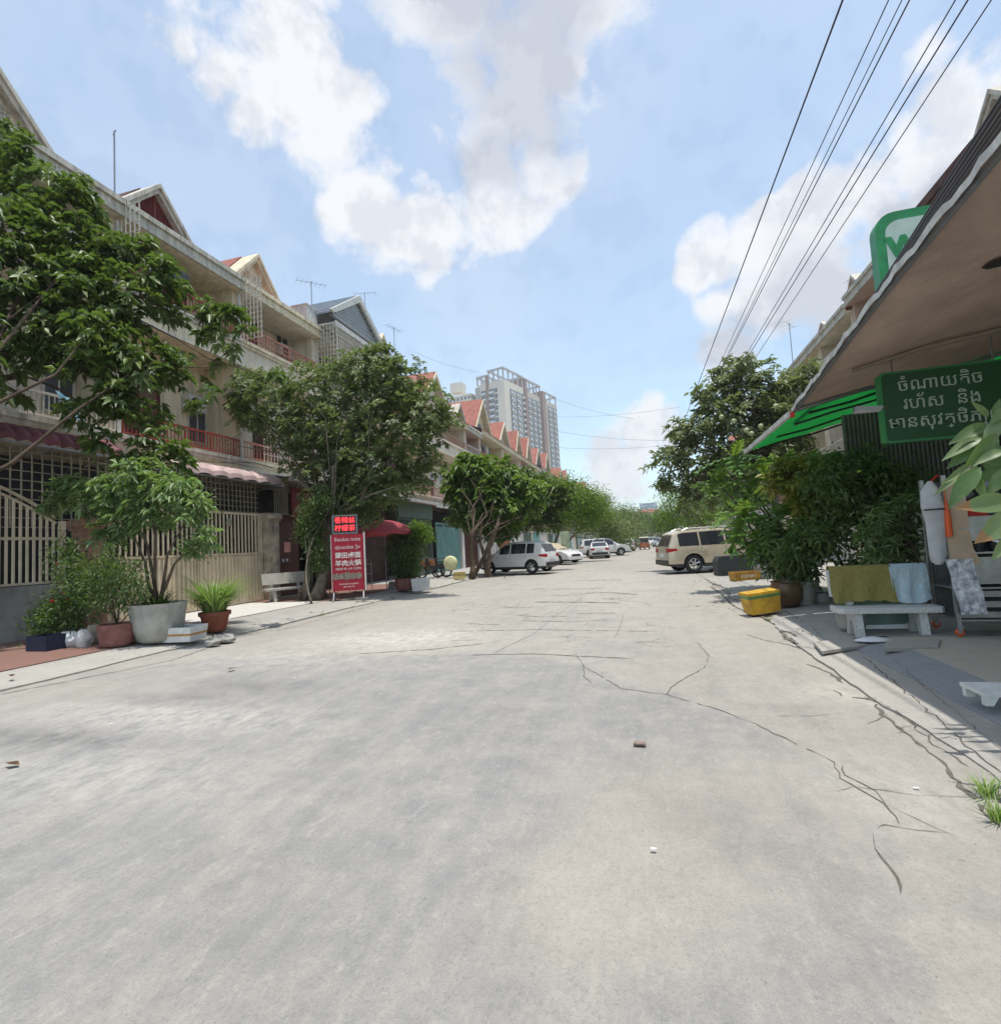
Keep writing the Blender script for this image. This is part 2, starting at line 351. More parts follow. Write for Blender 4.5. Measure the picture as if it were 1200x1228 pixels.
def face_mat(p, right, up=(0, 0, 1)):
    """matrix whose local x = right, y = up, at p (for lettering)"""
    r = Vector(right).normalized(); u = Vector(up); u = (u - r * u.dot(r)).normalized(); n = r.cross(u)
    m = Matrix((r, u, n)).transposed().to_4x4(); m.translation = p; return m

# ------------------------------------------------------------------ foliage
def leaf_arrays(base, dirs, nrm, ln, wd, droop=.25):
    """folded leaf: 4 verts, 2 triangles each; arrays (n,3)"""
    side = np.cross(dirs, nrm); side /= (np.linalg.norm(side, axis=1, keepdims=True) + 1e-9)
    up = np.cross(side, dirs)
    ln = ln[:, None]; wd = wd[:, None]
    B = base; T = base + dirs * ln - np.array([0, 0, 1.]) * ln * droop
    mid = base + dirs * ln * .45 + up * wd * .25
    Lf = mid + side * wd * .5; Rt = mid - side * wd * .5
    v = np.stack([B, Lf, T, Rt], 1).reshape(-1, 3)
    n = len(B); i = np.arange(n) * 4
    f = np.concatenate([np.stack([i, i + 1, i + 2], 1), np.stack([i, i + 2, i + 3], 1)], 1).reshape(-1, 3)
    return v, f
def mesh_np(name, v, f, tint, m):
    me = bpy.data.meshes.new(name); n = len(f); k = f.shape[1]
    me.vertices.add(len(v)); me.vertices.foreach_set('co', v.astype(np.float32).ravel())
    me.loops.add(n * k); me.loops.foreach_set('vertex_index', f.astype(np.int32).ravel())
    me.polygons.add(n); me.polygons.foreach_set('loop_start', (np.arange(n) * k).astype(np.int32)); me.polygons.foreach_set('loop_total', np.full(n, k, np.int32))
    me.update(calc_edges=True)
    a = me.attributes.new('tint', 'FLOAT', 'FACE'); a.data.foreach_set('value', tint.astype(np.float32))
    me.materials.append(m); return me
def unit(v): return v / (np.linalg.norm(v, axis=1, keepdims=True) + 1e-9)
def rdir(n, rs): return unit(rs.normal(size=(n, 3)))
def crown_points(blobs, nclump, rs, fill=.55):
    """clump centres on and in ellipsoid blobs (x,y,z,rx,ry,rz)"""
    b = np.array(blobs); w = (b[:, 3] * b[:, 5]); w = w / w.sum()
    idx = rs.choice(len(b), nclump, p=w); d = rdir(nclump, rs)
    rad = rs.uniform(0, 1, nclump) ** fill
    P = b[idx, :3] + d * b[idx, 3:6] * rad[:, None]
    return P, d
def foliage(name, blobs, nclump, per, leaf, wid, m, parent, rs, spread=.28, droop=.25, updir=.35, fill=.4, kind='stuff', origin=(0, 0, 0), rosette=False, extra=None):
    P, d = crown_points(blobs, nclump, rs, fill)
    if extra is not None:
        P = np.concatenate([P, np.array(extra)]); d = np.concatenate([d, rdir(len(extra), rs)]); nclump = len(P)
    ct = rs.uniform(0, 1, nclump)
    c = np.repeat(P, per, 0); n = len(c)
    if rosette:
        ax = unit(d * .5 + np.array([0, 0, .8]) + rs.normal(scale=.3, size=d.shape)); ax = np.repeat(ax, per, 0)
        dr = rdir(n, rs); dr = unit(dr - ax * (dr * ax).sum(1, keepdims=True) * .8 + ax * .15)
        base = c + dr * leaf * .12 + rs.normal(scale=spread * .25, size=(n, 3)); nr = unit(ax + rs.normal(scale=.25, size=(n, 3)))
    else:
        off = rs.normal(scale=spread, size=(n, 3)); base = c + off
        dr = unit(unit(off + 1e-6) * .7 + rdir(n, rs) * .8 + np.array([0, 0, -.1])); nr = unit(rdir(n, rs) * .7 + np.array([0, 0, updir + .4]))
    ln = leaf * rs.uniform(.6, 1.15, n); wd = ln * wid * rs.uniform(.8, 1.2, n)
    v, f = leaf_arrays(base, dr, nr, ln, wd, droop)
    t = np.clip(np.repeat(ct, per) * .6 + rs.uniform(0, .55, n) - .08, 0, 1)
    v = v - np.array(origin)
    me = mesh_np(name, v, f, np.repeat(t, 2), m); o = bpy.data.objects.new(name, me); COL.objects.link(o)
    if parent: o.parent = parent
    if kind: o['kind'] = kind
    return o, P
def trunk(parent, base, top, r0, r1, ends, m, rs, name='trunk', bend=.2, nlimb=None):
    """tapered trunk from base to top, limbs to the points in ends (coordinates relative to the parent)"""
    mb = MB(); b = Vector(base); t = Vector(top); pts = []; K = 7
    off = Vector((rs.uniform(-1, 1), rs.uniform(-1, 1), 0)) * bend
    for i in range(K):
        s = i / (K - 1); pts.append(b.lerp(t, s) + off * math.sin(s * math.pi) + Vector((rs.normal(), rs.normal(), 0)) * r0 * .25 * (0 < i < K - 1))
    rad = [r0 * (1.45 if i == 0 else 1.1 if i == 1 else 1) * (1 - i / (K - 1)) + r1 * i / (K - 1) for i in range(K)]
    mb.tube(pts, rad, 9)
    limb = MB()
    for e in ends:
        e = Vector(e); s = rs.uniform(.6, 1.); st = b.lerp(t, s) + off * math.sin(s * math.pi)
        q = [st]; d = e - st
        for k in (.3, .6, .85): q.append(st + d * k + Vector((rs.normal(), rs.normal(), rs.normal() * .6 + .6)) * d.length * .07)
        q.append(e); rr = r1 * rs.uniform(.35, .7)
        limb.tube(q, [rr, rr * .75, rr * .5, rr * .3, rr * .1], 5, False)
    mb.build(name, m, parent, smooth=True)
    if ends is not None and len(ends): limb.build('limbs', m, parent, smooth=True)
def depth(p): return -(MW.transposed() @ (p - Vector((0, 0, CAMH)))).z
def pb(lst, Y, ry=1., jit=0., rs=None):
    """blobs from (u, v, r[, Y]) at distance Y: centre and radii in metres"""
    out = []
    for q in lst:
        y = (q[3] if len(q) > 3 else Y) + (rs.uniform(-jit, jit) if jit else 0)
        p = AY(q[0], q[1], y); k = q[2] * depth(p) / FPX; out.append((p.x, p.y, p.z, k, k * ry, k))
    return out
def tree(name, label, base, blobs, nclump, per, leaf, wid, m, mbark, seed, tr=.14, topf=.45, spread=.28, group=None, nends=14, lean=None, **k):
    rs = np.random.RandomState(seed); base = Vector(base)
    o = thing(name, label, 'tree', base, 0, group)
    loc = [(b[0] - base.x, b[1] - base.y, b[2] - base.z) + tuple(b[3:]) for b in blobs]
    c, P = foliage('crown', loc, nclump, per, leaf, wid, m, o, rs, spread=spread, **k)
    A = np.array(loc); cen = (A[:, :3] * A[:, 3:4]).sum(0) / A[:, 3].sum()
    top = Vector((cen[0] * .7, cen[1] * .7, cen[2] * topf * 2)) if lean is None else Vector(lean)
    ends = P[rs.choice(len(P), nends)]
    trunk(o, (0, 0, -.05), top, tr, tr * .55, ends, mbark, rs)
    return o
def blade_mesh(name, n, h, spread, w, m, rs, flop=.5, base=.06):
    """arching grass-like blades"""
    V = []; F = []; T = []
    for i in range(n):
        a = rs.uniform(0, 6.283); d = np.array([math.cos(a), math.sin(a), 0]); s = np.array([-d[1], d[0], 0]); r0 = rs.uniform(0, base); hh = h * rs.uniform(.55, 1.1); sp = spread * rs.uniform(.2, 1.1); fl = flop * rs.uniform(.3, 1.3)
        b = len(V); K = 4
        for k in range(K + 1):
            t = k / K; p = d * (r0 + sp * t ** 1.6) + np.array([0, 0, hh * (t - fl * t ** 3 * .6)]); ww = w * (1 - t) ** .7 + .0005
            V += [p - s * ww / 2, p + s * ww / 2]
        tt = rs.uniform(0, 1)
        for k in range(K): F.append((b + 2 * k, b + 2 * k + 1, b + 2 * k + 3, b + 2 * k + 2)); T.append(tt)
    return mesh_np(name, np.array(V), np.array(F), np.array(T), m)
def link(me, name, parent=None, loc=None, kind=None):
    o = bpy.data.objects.new(name, me); COL.objects.link(o)
    if parent: o.parent = parent
    if loc is not None: o.location = loc
    if kind: o['kind'] = kind
    return o
# ------------------------------------------------------------------ ground and road
def concrete_mat(name, ca, cb, cc, crack=0., red=False, scale=1.):
    m = bpy.data.materials.new(name); m.use_nodes = True; t = m.node_tree; b = t.nodes['Principled BSDF']
    geo = N(t, 'ShaderNodeNewGeometry'); pos = geo.outputs['Position']
    def noise(sc, det=6, ro=.6, vec=pos, mul=None):
        if mul:
            q = N(t, 'ShaderNodeVectorMath', operation='MULTIPLY'); L(t, vec, q.inputs[0]); q.inputs[1].default_value = mul; vec = q.outputs[0]
        n = N(t, 'ShaderNodeTexNoise'); n.inputs['Scale'].default_value = sc; n.inputs['Detail'].default_value = det; n.inputs['Roughness'].default_value = ro; L(t, vec, n.inputs['Vector']); return n.outputs[0]
    def rng(v, a, b_, c=0., d=1.):
        r = N(t, 'ShaderNodeMapRange'); L(t, v, r.inputs['Value']); r.inputs['From Min'].default_value = a; r.inputs['From Max'].default_value = b_; r.inputs['To Min'].default_value = c; r.inputs['To Max'].default_value = d; return r.outputs[0]
    def mix(f, a, b_, bt='MIX'):
        x = N(t, 'ShaderNodeMix', data_type='RGBA', blend_type=bt)
        if hasattr(f, 'links') or hasattr(f, 'is_linked'): L(t, f, x.inputs['Factor'])
        else: x.inputs['Factor'].default_value = f
        for s, q in (('A', a), ('B', b_)):
            if isinstance(q, tuple): x.inputs[s].default_value = (*q, 1)
            else: L(t, q, x.inputs[s])
        return x.outputs['Result']
    at = N(t, 'ShaderNodeAttribute', attribute_name='tone').outputs['Fac']
    an = N(t, 'ShaderNodeMath', operation='ADD'); L(t, at, an.inputs[0]); L(t, rng(noise(.9, 8, .65), .3, .7, -.22, .22), an.inputs[1])
    c = mix(rng(an.outputs[0], .15, .85), ca, cb)
    c = mix(rng(noise(.45, 7, .7, mul=(1, .55, 1)), .45, .72, 0, .75), c, cc)
    # long wear streaks along the street, fine mottling, pale dusty blotches, dark spots
    c = mix(rng(noise(1.5, 9, .72, mul=(2.6, .3, 1)), .4, .7, 0, .35), c, tuple(min(1, q * 1.25) for q in ca))
    c = mix(rng(noise(2.3, 9, .72), .42, .70, 0, .55), c, tuple(min(1, q * 1.22) for q in ca))
    c = mix(rng(noise(6.5, 9, .8), .52, .75, 0, .3), c, tuple(q * .68 for q in cc))
    c = mix(rng(noise(55, 7, .9), .5, .68, 0, .55), c, tuple(q * .5 for q in cc))
    c = mix(rng(noise(14, 8, .8, mul=(1, .5, 1)), .52, .7, 0, .5), c, tuple(min(1, q * 1.3) for q in ca))
    c = mix(rng(noise(60, 5, .8, mul=(1, 1.3, 1)), .55, .8, 0, .4), c, tuple(min(1, q * 1.35) for q in ca))
    c = mix(rng(noise(170, 3, .8), .56, .68, 0, .5), c, tuple(q * .45 for q in cc))
    c = mix(rng(noise(130, 3, .8, mul=(1, 1.2, 1)), .58, .70, 0, .45), c, tuple(min(1, q * 1.5) for q in ca))
    c = mix(rng(noise(2.2, 9, .8, mul=(1, .7, 1)), .56, .66, 0, .28), c, tuple(q * .72 for q in cc))
    st = N(t, 'ShaderNodeAttribute', attribute_name='stain').outputs['Fac']
    sn = N(t, 'ShaderNodeMath', operation='MULTIPLY'); L(t, st, sn.inputs[0]); L(t, rng(noise(3.2, 8, .7), .3, .6, .2, 1), sn.inputs[1])
    c = mix(sn.outputs[0], c, (.105, .105, .108))
    du = N(t, 'ShaderNodeAttribute', attribute_name='dust').outputs['Fac']
    dn = N(t, 'ShaderNodeMath', operation='MULTIPLY'); L(t, du, dn.inputs[0]); L(t, rng(noise(7, 9, .75, mul=(1, .6, 1)), .38, .62, 0, 1), dn.inputs[1])
    c = mix(dn.outputs[0], c, (.56, .53, .47))
    h = noise(30, 6, .7); h2 = noise(4, 5, .6)
    ck = None
    if crack:
        wp = N(t, 'ShaderNodeVectorMath', operation='ADD'); nn = N(t, 'ShaderNodeTexNoise'); nn.inputs['Scale'].default_value = 2.5; nn.inputs['Detail'].default_value = 6; L(t, pos, nn.inputs['Vector'])
        sc = N(t, 'ShaderNodeVectorMath', operation='SCALE'); L(t, nn.outputs['Color'], sc.inputs[0]); sc.inputs['Scale'].default_value = .55; L(t, pos, wp.inputs[0]); L(t, sc.outputs[0], wp.inputs[1])
        vo = N(t, 'ShaderNodeTexVoronoi', feature='DISTANCE_TO_EDGE'); vo.inputs['Scale'].default_value = crack; L(t, wp.outputs[0], vo.inputs['Vector'])
        cl = rng(vo.outputs['Distance'], 0, .012, 1, 0); gate = rng(noise(.5, 4, .6), .48, .6)
        cg = N(t, 'ShaderNodeAttribute', attribute_name='crackle').outputs['Fac']
        mm = N(t, 'ShaderNodeMath', operation='MULTIPLY', use_clamp=True); L(t, cl, mm.inputs[0]); L(t, gate, mm.inputs[1]); m2 = N(t, 'ShaderNodeMath', operation='MULTIPLY', use_clamp=True); L(t, mm.outputs[0], m2.inputs[0]); L(t, cg, m2.inputs[1])
        ck = m2.outputs[0]; c = mix(ck, c, (.085, .08, .07))
    L(t, c, b.inputs['Base Color']); b.inputs['Roughness'].default_value = .9; b.inputs['Specular IOR Level'].default_value = .25
    hh = N(t, 'ShaderNodeMath', operation='ADD'); L(t, h, hh.inputs[0]); L(t, h2, hh.inputs[1])
    if ck is not None:
        h3 = N(t, 'ShaderNodeMath', operation='SUBTRACT'); L(t, hh.outputs[0], h3.inputs[0]); L(t, ck, h3.inputs[1]); hh = h3
    bp = N(t, 'ShaderNodeBump'); bp.inputs['Strength'].default_value = .55; bp.inputs['Distance'].default_value = .025; L(t, hh.outputs[0], bp.inputs['Height']); L(t, bp.outputs[0], b.inputs['Normal'])
    MATS[name] = m; return m
roadm = concrete_mat('road_concrete', (.355, .328, .285), (.232, .232, .229), (.245, .235, .213), 1.1)
pavem = concrete_mat('pavement_concrete', (.38, .36, .32), (.30, .30, .29), (.29, .27, .24), .8)
redpave = concrete_mat('red_paving', (.22, .12, .095), (.19, .11, .09), (.20, .15, .12))
slabm = concrete_mat('beige_slab', (.47, .43, .345), (.40, .37, .30), (.40, .37, .30))
rampm = concrete_mat('grey_ramp', (.29, .295, .30), (.24, .25, .255), (.23, .235, .24))
tilem = concrete_mat('pale_tile', (.55, .53, .49), (.48, .46, .42), (.50, .48, .44))
earth = concrete_mat('ground_earth', (.26, .235, .19), (.2, .18, .15), (.22, .2, .17))
def fbm1(x, seed=0.):
    return math.sin(x * 1.3 + seed) * .5 + math.sin(x * 3.1 + seed * 2.3) * .3 + math.sin(x * 7.7 + seed * 5.1) * .2 + math.sin(x * 17.3 + seed * 1.7) * .1
def grid(name, xs, ys, zf, m, attrs=None, kind='structure'):
    X, Y = np.meshgrid(xs, ys, indexing='ij'); Z = np.vectorize(zf)(X, Y) if callable(zf) else np.full(X.shape, zf)
    v = np.stack([X, Y, Z], -1).reshape(-1, 3); ny = len(ys); i, j = np.meshgrid(np.arange(len(xs) - 1), np.arange(ny - 1), indexing='ij'); a = (i * ny + j).ravel()
    f = np.stack([a, a + ny, a + ny + 1, a + 1], 1); me = mesh_np(name, v, f, np.zeros(len(f)), m)
    for k, fn in (attrs or {}).items():
        at = me.attributes.new(k, 'FLOAT', 'POINT'); at.data.foreach_set('value', fn(X, Y).astype(np.float32).ravel())
    return link(me, name, kind=kind)
def inpoly(X, Y, poly):
    ins = np.zeros(X.shape, bool); n = len(poly)
    for k in range(n):
        x1, y1 = poly[k][:2]; x2, y2 = poly[(k + 1) % n][:2]
        c = ((y1 > Y) != (y2 > Y)) & (X < (x2 - x1) * (Y - y1) / (y2 - y1 + 1e-12) + x1); ins ^= c
    return ins.astype(float)
def spot(X, Y, u, v, rx, ry):
    p = G(u, v); return np.exp(-(((X - p.x) / rx) ** 2 + ((Y - p.y) / ry) ** 2))
def tone(X, Y):
    newp = inpoly(X, Y, [G(*q) for q in [(-300, 870), (60, 815), (250, 792), (420, 784), (570, 785), (650, 790), (700, 800), (760, 822), (850, 845), (930, 880), (1000, 920), (1010, 960), (1060, 1000), (1085, 1090), (1110, 1228), (1300, 1600), (-600, 1600)]])
    warm = spot(X, Y, 900, 960, .9, .9) + spot(X, Y, 760, 1000, .5, .8) + spot(X, Y, 60, 830, 2.2, 1.2)*1.3 + spot(X, Y, 700, 1100, .5, .4)
    return np.clip(newp * (.95 - .55 * warm) + (1 - newp) * (.25 + .15 * np.sin(X * .9 + Y * .3)), 0, 1)
def stain(X, Y):  # soft darker patches at set spots on the road
    s = .75 * spot(X, Y, 60, 885, 1.1, .28) + .55 * spot(X, Y, 210, 838, 1.0, .25) + .5 * spot(X, Y, 300, 822, .8, .3) + .22 * spot(X, Y, 900, 1000, .35, .35) + .22 * spot(X, Y, 790, 965, .3, .3) + .3 * spot(X, Y, 655, 923, .12, .06) + .4 * spot(X, Y, 935, 848, .25, .1) + .15 * spot(X, Y, 470, 860, 1.5, .6)
    return np.clip(s, 0, 1)
def dust(X, Y):
    return np.clip(.9 * spot(X, Y, 470, 765, 1.6, .9) + .6 * spot(X, Y, 200, 860, 1.8, .5) + .45 * spot(X, Y, 100, 930, 1.5, .5) + .5 * spot(X, Y, 1060, 830, .7, .5) + .35 * spot(X, Y, 330, 790, 2, .7) + .25 * spot(X, Y, 700, 700, 4, 9) + .4 * spot(X, Y, 1080, 950, .5, .5), 0, 1)
def crackle(X, Y):
    return np.clip((Y - 6.5) / 2.5, 0, 1) * np.clip(1.3 - Y / 60, 0, 1) * .8 + np.clip((X - 1.2) / .5, 0, 1) * .5 + .12
grid('ground', np.array([-900, -40, -20, 0, 20, 40, 900.]), np.array([-200, 0, 60, 200, 2500.]), -.03, earth)
xs = np.concatenate([np.linspace(-9, 2.9, 100)])
ys = np.concatenate([np.linspace(-4, 12, 130), np.linspace(12.2, 40, 90), np.linspace(42, 140, 40), [180, 260, 600]])
rz_ = lambda x, y: .012 * math.sin(x * 1.1) * math.sin(y * .7) * (1 if y < 60 else 0) - .004
grid('road', xs, ys, rz_, roadm, dict(tone=tone, stain=stain, dust=dust, crackle=crackle))
# left apron (sloping kerb) with a ragged edge, and pavement
def strip(name, xa, xb, za, zb, ya, yb, m, n=200, wob=.05, seed=1., attrs=None, nx=4, skirt=True):
    ys = np.linspace(ya, yb, n); V = []; F = []
    for y in ys:
        w = wob * fbm1(y, seed)
        row = []
        if skirt: row.append((xa + w + .004 * np.sign(xb - xa), y, -.06))
        for k in range(nx + 1):
            s = k / nx; row.append((xa + w + (xb - xa - w) * s, y, za + (zb - za) * s ** .8 + (.0015 * fbm1(y * 1.7 + k, seed + 3) if k else 0)))
        V += row
    r = len(V) // n
    for i in range(n - 1):
        for k in range(r - 1): a = i * r + k; F.append((a, a + 1, a + r + 1, a + r))
    me = mesh_np(name, np.array(V, float), np.array(F), np.zeros(len(F)), m)
    for q in ('tone', 'dust', 'stain', 'crackle'):
        a = me.attributes.new(q, 'FLOAT', 'POINT'); vv = np.array(V)
        a.data.foreach_set('value', (np.clip(.5 + .4 * np.sin(vv[:, 1] * .8), 0, 1) * {'tone': 1, 'dust': .3, 'stain': .12, 'crackle': .9}[q]).astype(np.float32))
    o = link(me, name, kind='structure'); o.data.polygons.foreach_set('use_smooth', [False] * len(F)); return o
strip('left_kerb_apron', -8.05, -8.95, .025, .10, -6, 130, pavem, 420, .07)
strip('left_pavement', -8.95, -15.2, .10, .13, -6, 130, pavem, 260, .02, 2.)
grid('red_paving', np.linspace(-12.4, -8.98, 8), np.linspace(1, 9.9, 12), lambda x, y: .112 + (-8.95 - x) * .0052, redpave)
grid('red_paving', np.linspace(-12.4, -9.3, 8), np.linspace(14.3, 21, 12), lambda x, y: .115 + (-8.95 - x) * .0052, redpave)
grid('tiled_ramp', np.linspace(-12.35, -9.75, 8), np.linspace(10.0, 14.2, 12), lambda x, y: .115 + (-8.95 - x) * .0052, tilem)
# right side: strip, grey ramp, beige slab; raised concrete pavement further on
strip('right_gutter', 1.85, 2.36, .012, .035, -3, 8.2, pavem, 80, .05, 3.)
strip('grey_ramp', 2.36, 2.78, .04, .11, -3, 7.55, rampm, 60, .015, 4.)
strip('shop_forecourt', 2.78, 12, .112, .12, -3, 7.6, slabm, 30, .004, 5.)
strip('right_pavement', 2.0, 2.9, .02, .10, 7.75, 19.2, pavem, 120, .14, 6.)
strip('right_pavement', 2.9, 12, .10, .12, 7.62, 130, pavem, 200, .01, 7.)
strip('right_pavement', 2.6, 2.905, .02, .10, 19.2, 130, pavem, 200, .1, 8.)
# open cracks: narrow ragged dark ribbons cut along the joints
def surfz(x, y):
    if y > 7.75 and x > 2.0: return .02 + .08 * min(1, (x - 2.0) / .9) ** .8
    if x < 1.83: return rz_(x, y)
    if x < 2.36: return .012 + .023 * (x - 1.85) / .51
    if x < 2.78: return .04 + .07 * ((x - 2.36) / .42) ** .8
    return .113
def crack(pts, w, mb, z=.016, jag=.011, px=True, branch=True):
    P = [G(*q) for q in pts] if px else [Vector(q) for q in pts]
    Q = []
    for a, b in zip(P, P[1:]):
        n = max(2, int((b - a).length / .07))
        for i in range(n): Q.append(a.lerp(b, i / n) + Vector((rnd.gauss(0, jag), rnd.gauss(0, jag * .6), 0)))
    Q.append(P[-1]); n0 = len(mb.v)
    for i, p in enumerate(Q):
        d = (Q[min(i + 1, len(Q) - 1)] - Q[max(i - 1, 0)]); d.z = 0; d = d.normalized() if d.length > 0 else Vector((0, 1, 0)); s = Vector((d.y, -d.x, 0))
        ww = w * rnd.uniform(.25, 1.3) * (0.25 if i in (0, len(Q) - 1) else 1)
        za, zb = [surfz(*q) + .0035 for q in ((p.x - s.x * ww / 2, p.y - s.y * ww / 2), (p.x + s.x * ww / 2, p.y + s.y * ww / 2))]; mb.v += [(p.x - s.x * ww / 2, p.y - s.y * ww / 2, za), (p.x + s.x * ww / 2, p.y + s.y * ww / 2, zb)]
    for i in range(len(Q) - 1):
        if rnd.random() < .03: continue
        a = n0 + 2 * i; mb.f.append((a, a + 1, a + 3, a + 2)); mb.mi.append(0)
cr = MB()
for pts, w in [([(1200, 993), (1180, 975), (1130, 915), (1090, 882), (1060, 857), (1045, 838), (1010, 833), (998, 826)], .030),
               ([(1010, 818), (995, 806), (980, 800), (966, 795)], .035), ([(895, 761), (915, 767), (935, 770), (960, 777), (985, 781), (1005, 776), (1040, 772)], .022),
               ([(960, 775), (945, 767), (930, 750), (912, 740), (897, 735), (880, 728), (868, 715), (852, 703)], .05), ([(905, 741), (890, 733), (872, 722)], .04)]: crack(pts, w, cr)
for pts, w in [([(700, 800), (745, 826), (800, 833), (860, 850), (905, 868), (945, 888), (1000, 915), (1008, 935), (1030, 948), (1060, 965), (1078, 990)], .012),
               ([(1010, 918), (1012, 930), (1050, 950), (1065, 970)], .008), ([(1045, 1000), (1050, 1020), (1075, 1055), (1080, 1075)], .012), ([(1048, 995), (1060, 991), (1100, 997), (1135, 1001)], .007),
               ([(690, 785), (700, 800), (700, 812), (710, 820)], .012), ([(800, 833), (802, 825), (812, 818), (845, 800), (850, 785), (835, 770)], .012),
               ([(560, 786), (640, 785), (700, 788), (760, 790)], .035), ([(430, 783), (520, 778), (580, 772)], .03), ([(0, 833), (120, 810), (205, 793), (255, 776)], .03), ([(330, 757), (420, 733), (500, 712), (545, 700), (575, 692)], .03),
               ([(540, 757), (640, 755), (700, 756), (790, 757)], .03), ([(625, 744), (690, 745), (730, 743)], .04), ([(640, 722), (700, 722), (745, 723)], .13), ([(700, 712), (730, 711), (765, 713)], .12),
               ([(590, 785), (640, 760), (670, 735), (700, 715), (720, 700)], .009), ([(738, 765), (745, 745), (748, 735)], .008), ([(640, 706), (700, 706.5), (725, 705)], .09), ([(690, 696), (720, 695.5), (745, 695)], .14),
               ([(1000, 950), (1025, 945), (1100, 955), (1180, 958)], .005), ([(930, 858), (975, 858), (1010, 855)], .006), ([(1060, 965), (1100, 985), (1160, 1010)], .004),
               ([(1075, 880), (1085, 872), (1100, 868)], .006), ([(1040, 870), (1065, 855)], .006)]: crack(pts, w, cr, jag=.007)
for (u, v, du) in [(560, 748, 40), (620, 738, 60), (690, 735, 50), (650, 765, 60), (760, 770, 40), (600, 728, 40), (720, 718, 30), (660, 714, 40), (540, 768, 30)]:
    crack([(u, v), (u + du * .5, v + rnd.uniform(-1.5, 1.5)), (u + du, v + rnd.uniform(-1, 1))], .0003 * G(u, v).y ** 2, cr)
    crack([(u + du * .5, v), (u + du * .5 + rnd.uniform(3, 14), v - rnd.uniform(4, 9))], .008, cr)
cr.build('road_crack', mat('crack_dark', (.15, .138, .118), .95, .3, 20, .2), kind='stuff')
cr = MB()
for pts, w in [([(1035, 783), (1075, 815), (1120, 850), (1160, 885), (1200, 915)], .015), ([(1070, 790), (1130, 835), (1200, 890)], .006),
               ([(1050, 830), (1085, 850), (1120, 880), (1160, 905)], .012), ([(930, 740), (960, 752), (990, 768)], .02), ([(975, 752), (1000, 775)], .012), ([(915, 727), (870, 707)], .015), ([(935, 728), (975, 752)], .02)]:
    P = [G(u, v, .075) for (u, v) in pts]; crack([(p.x, p.y, 0) for p in P], w, cr, z=.122, jag=.01, px=False)
cr.build('pavement_crack', MATS['crack_dark'], kind='stuff')

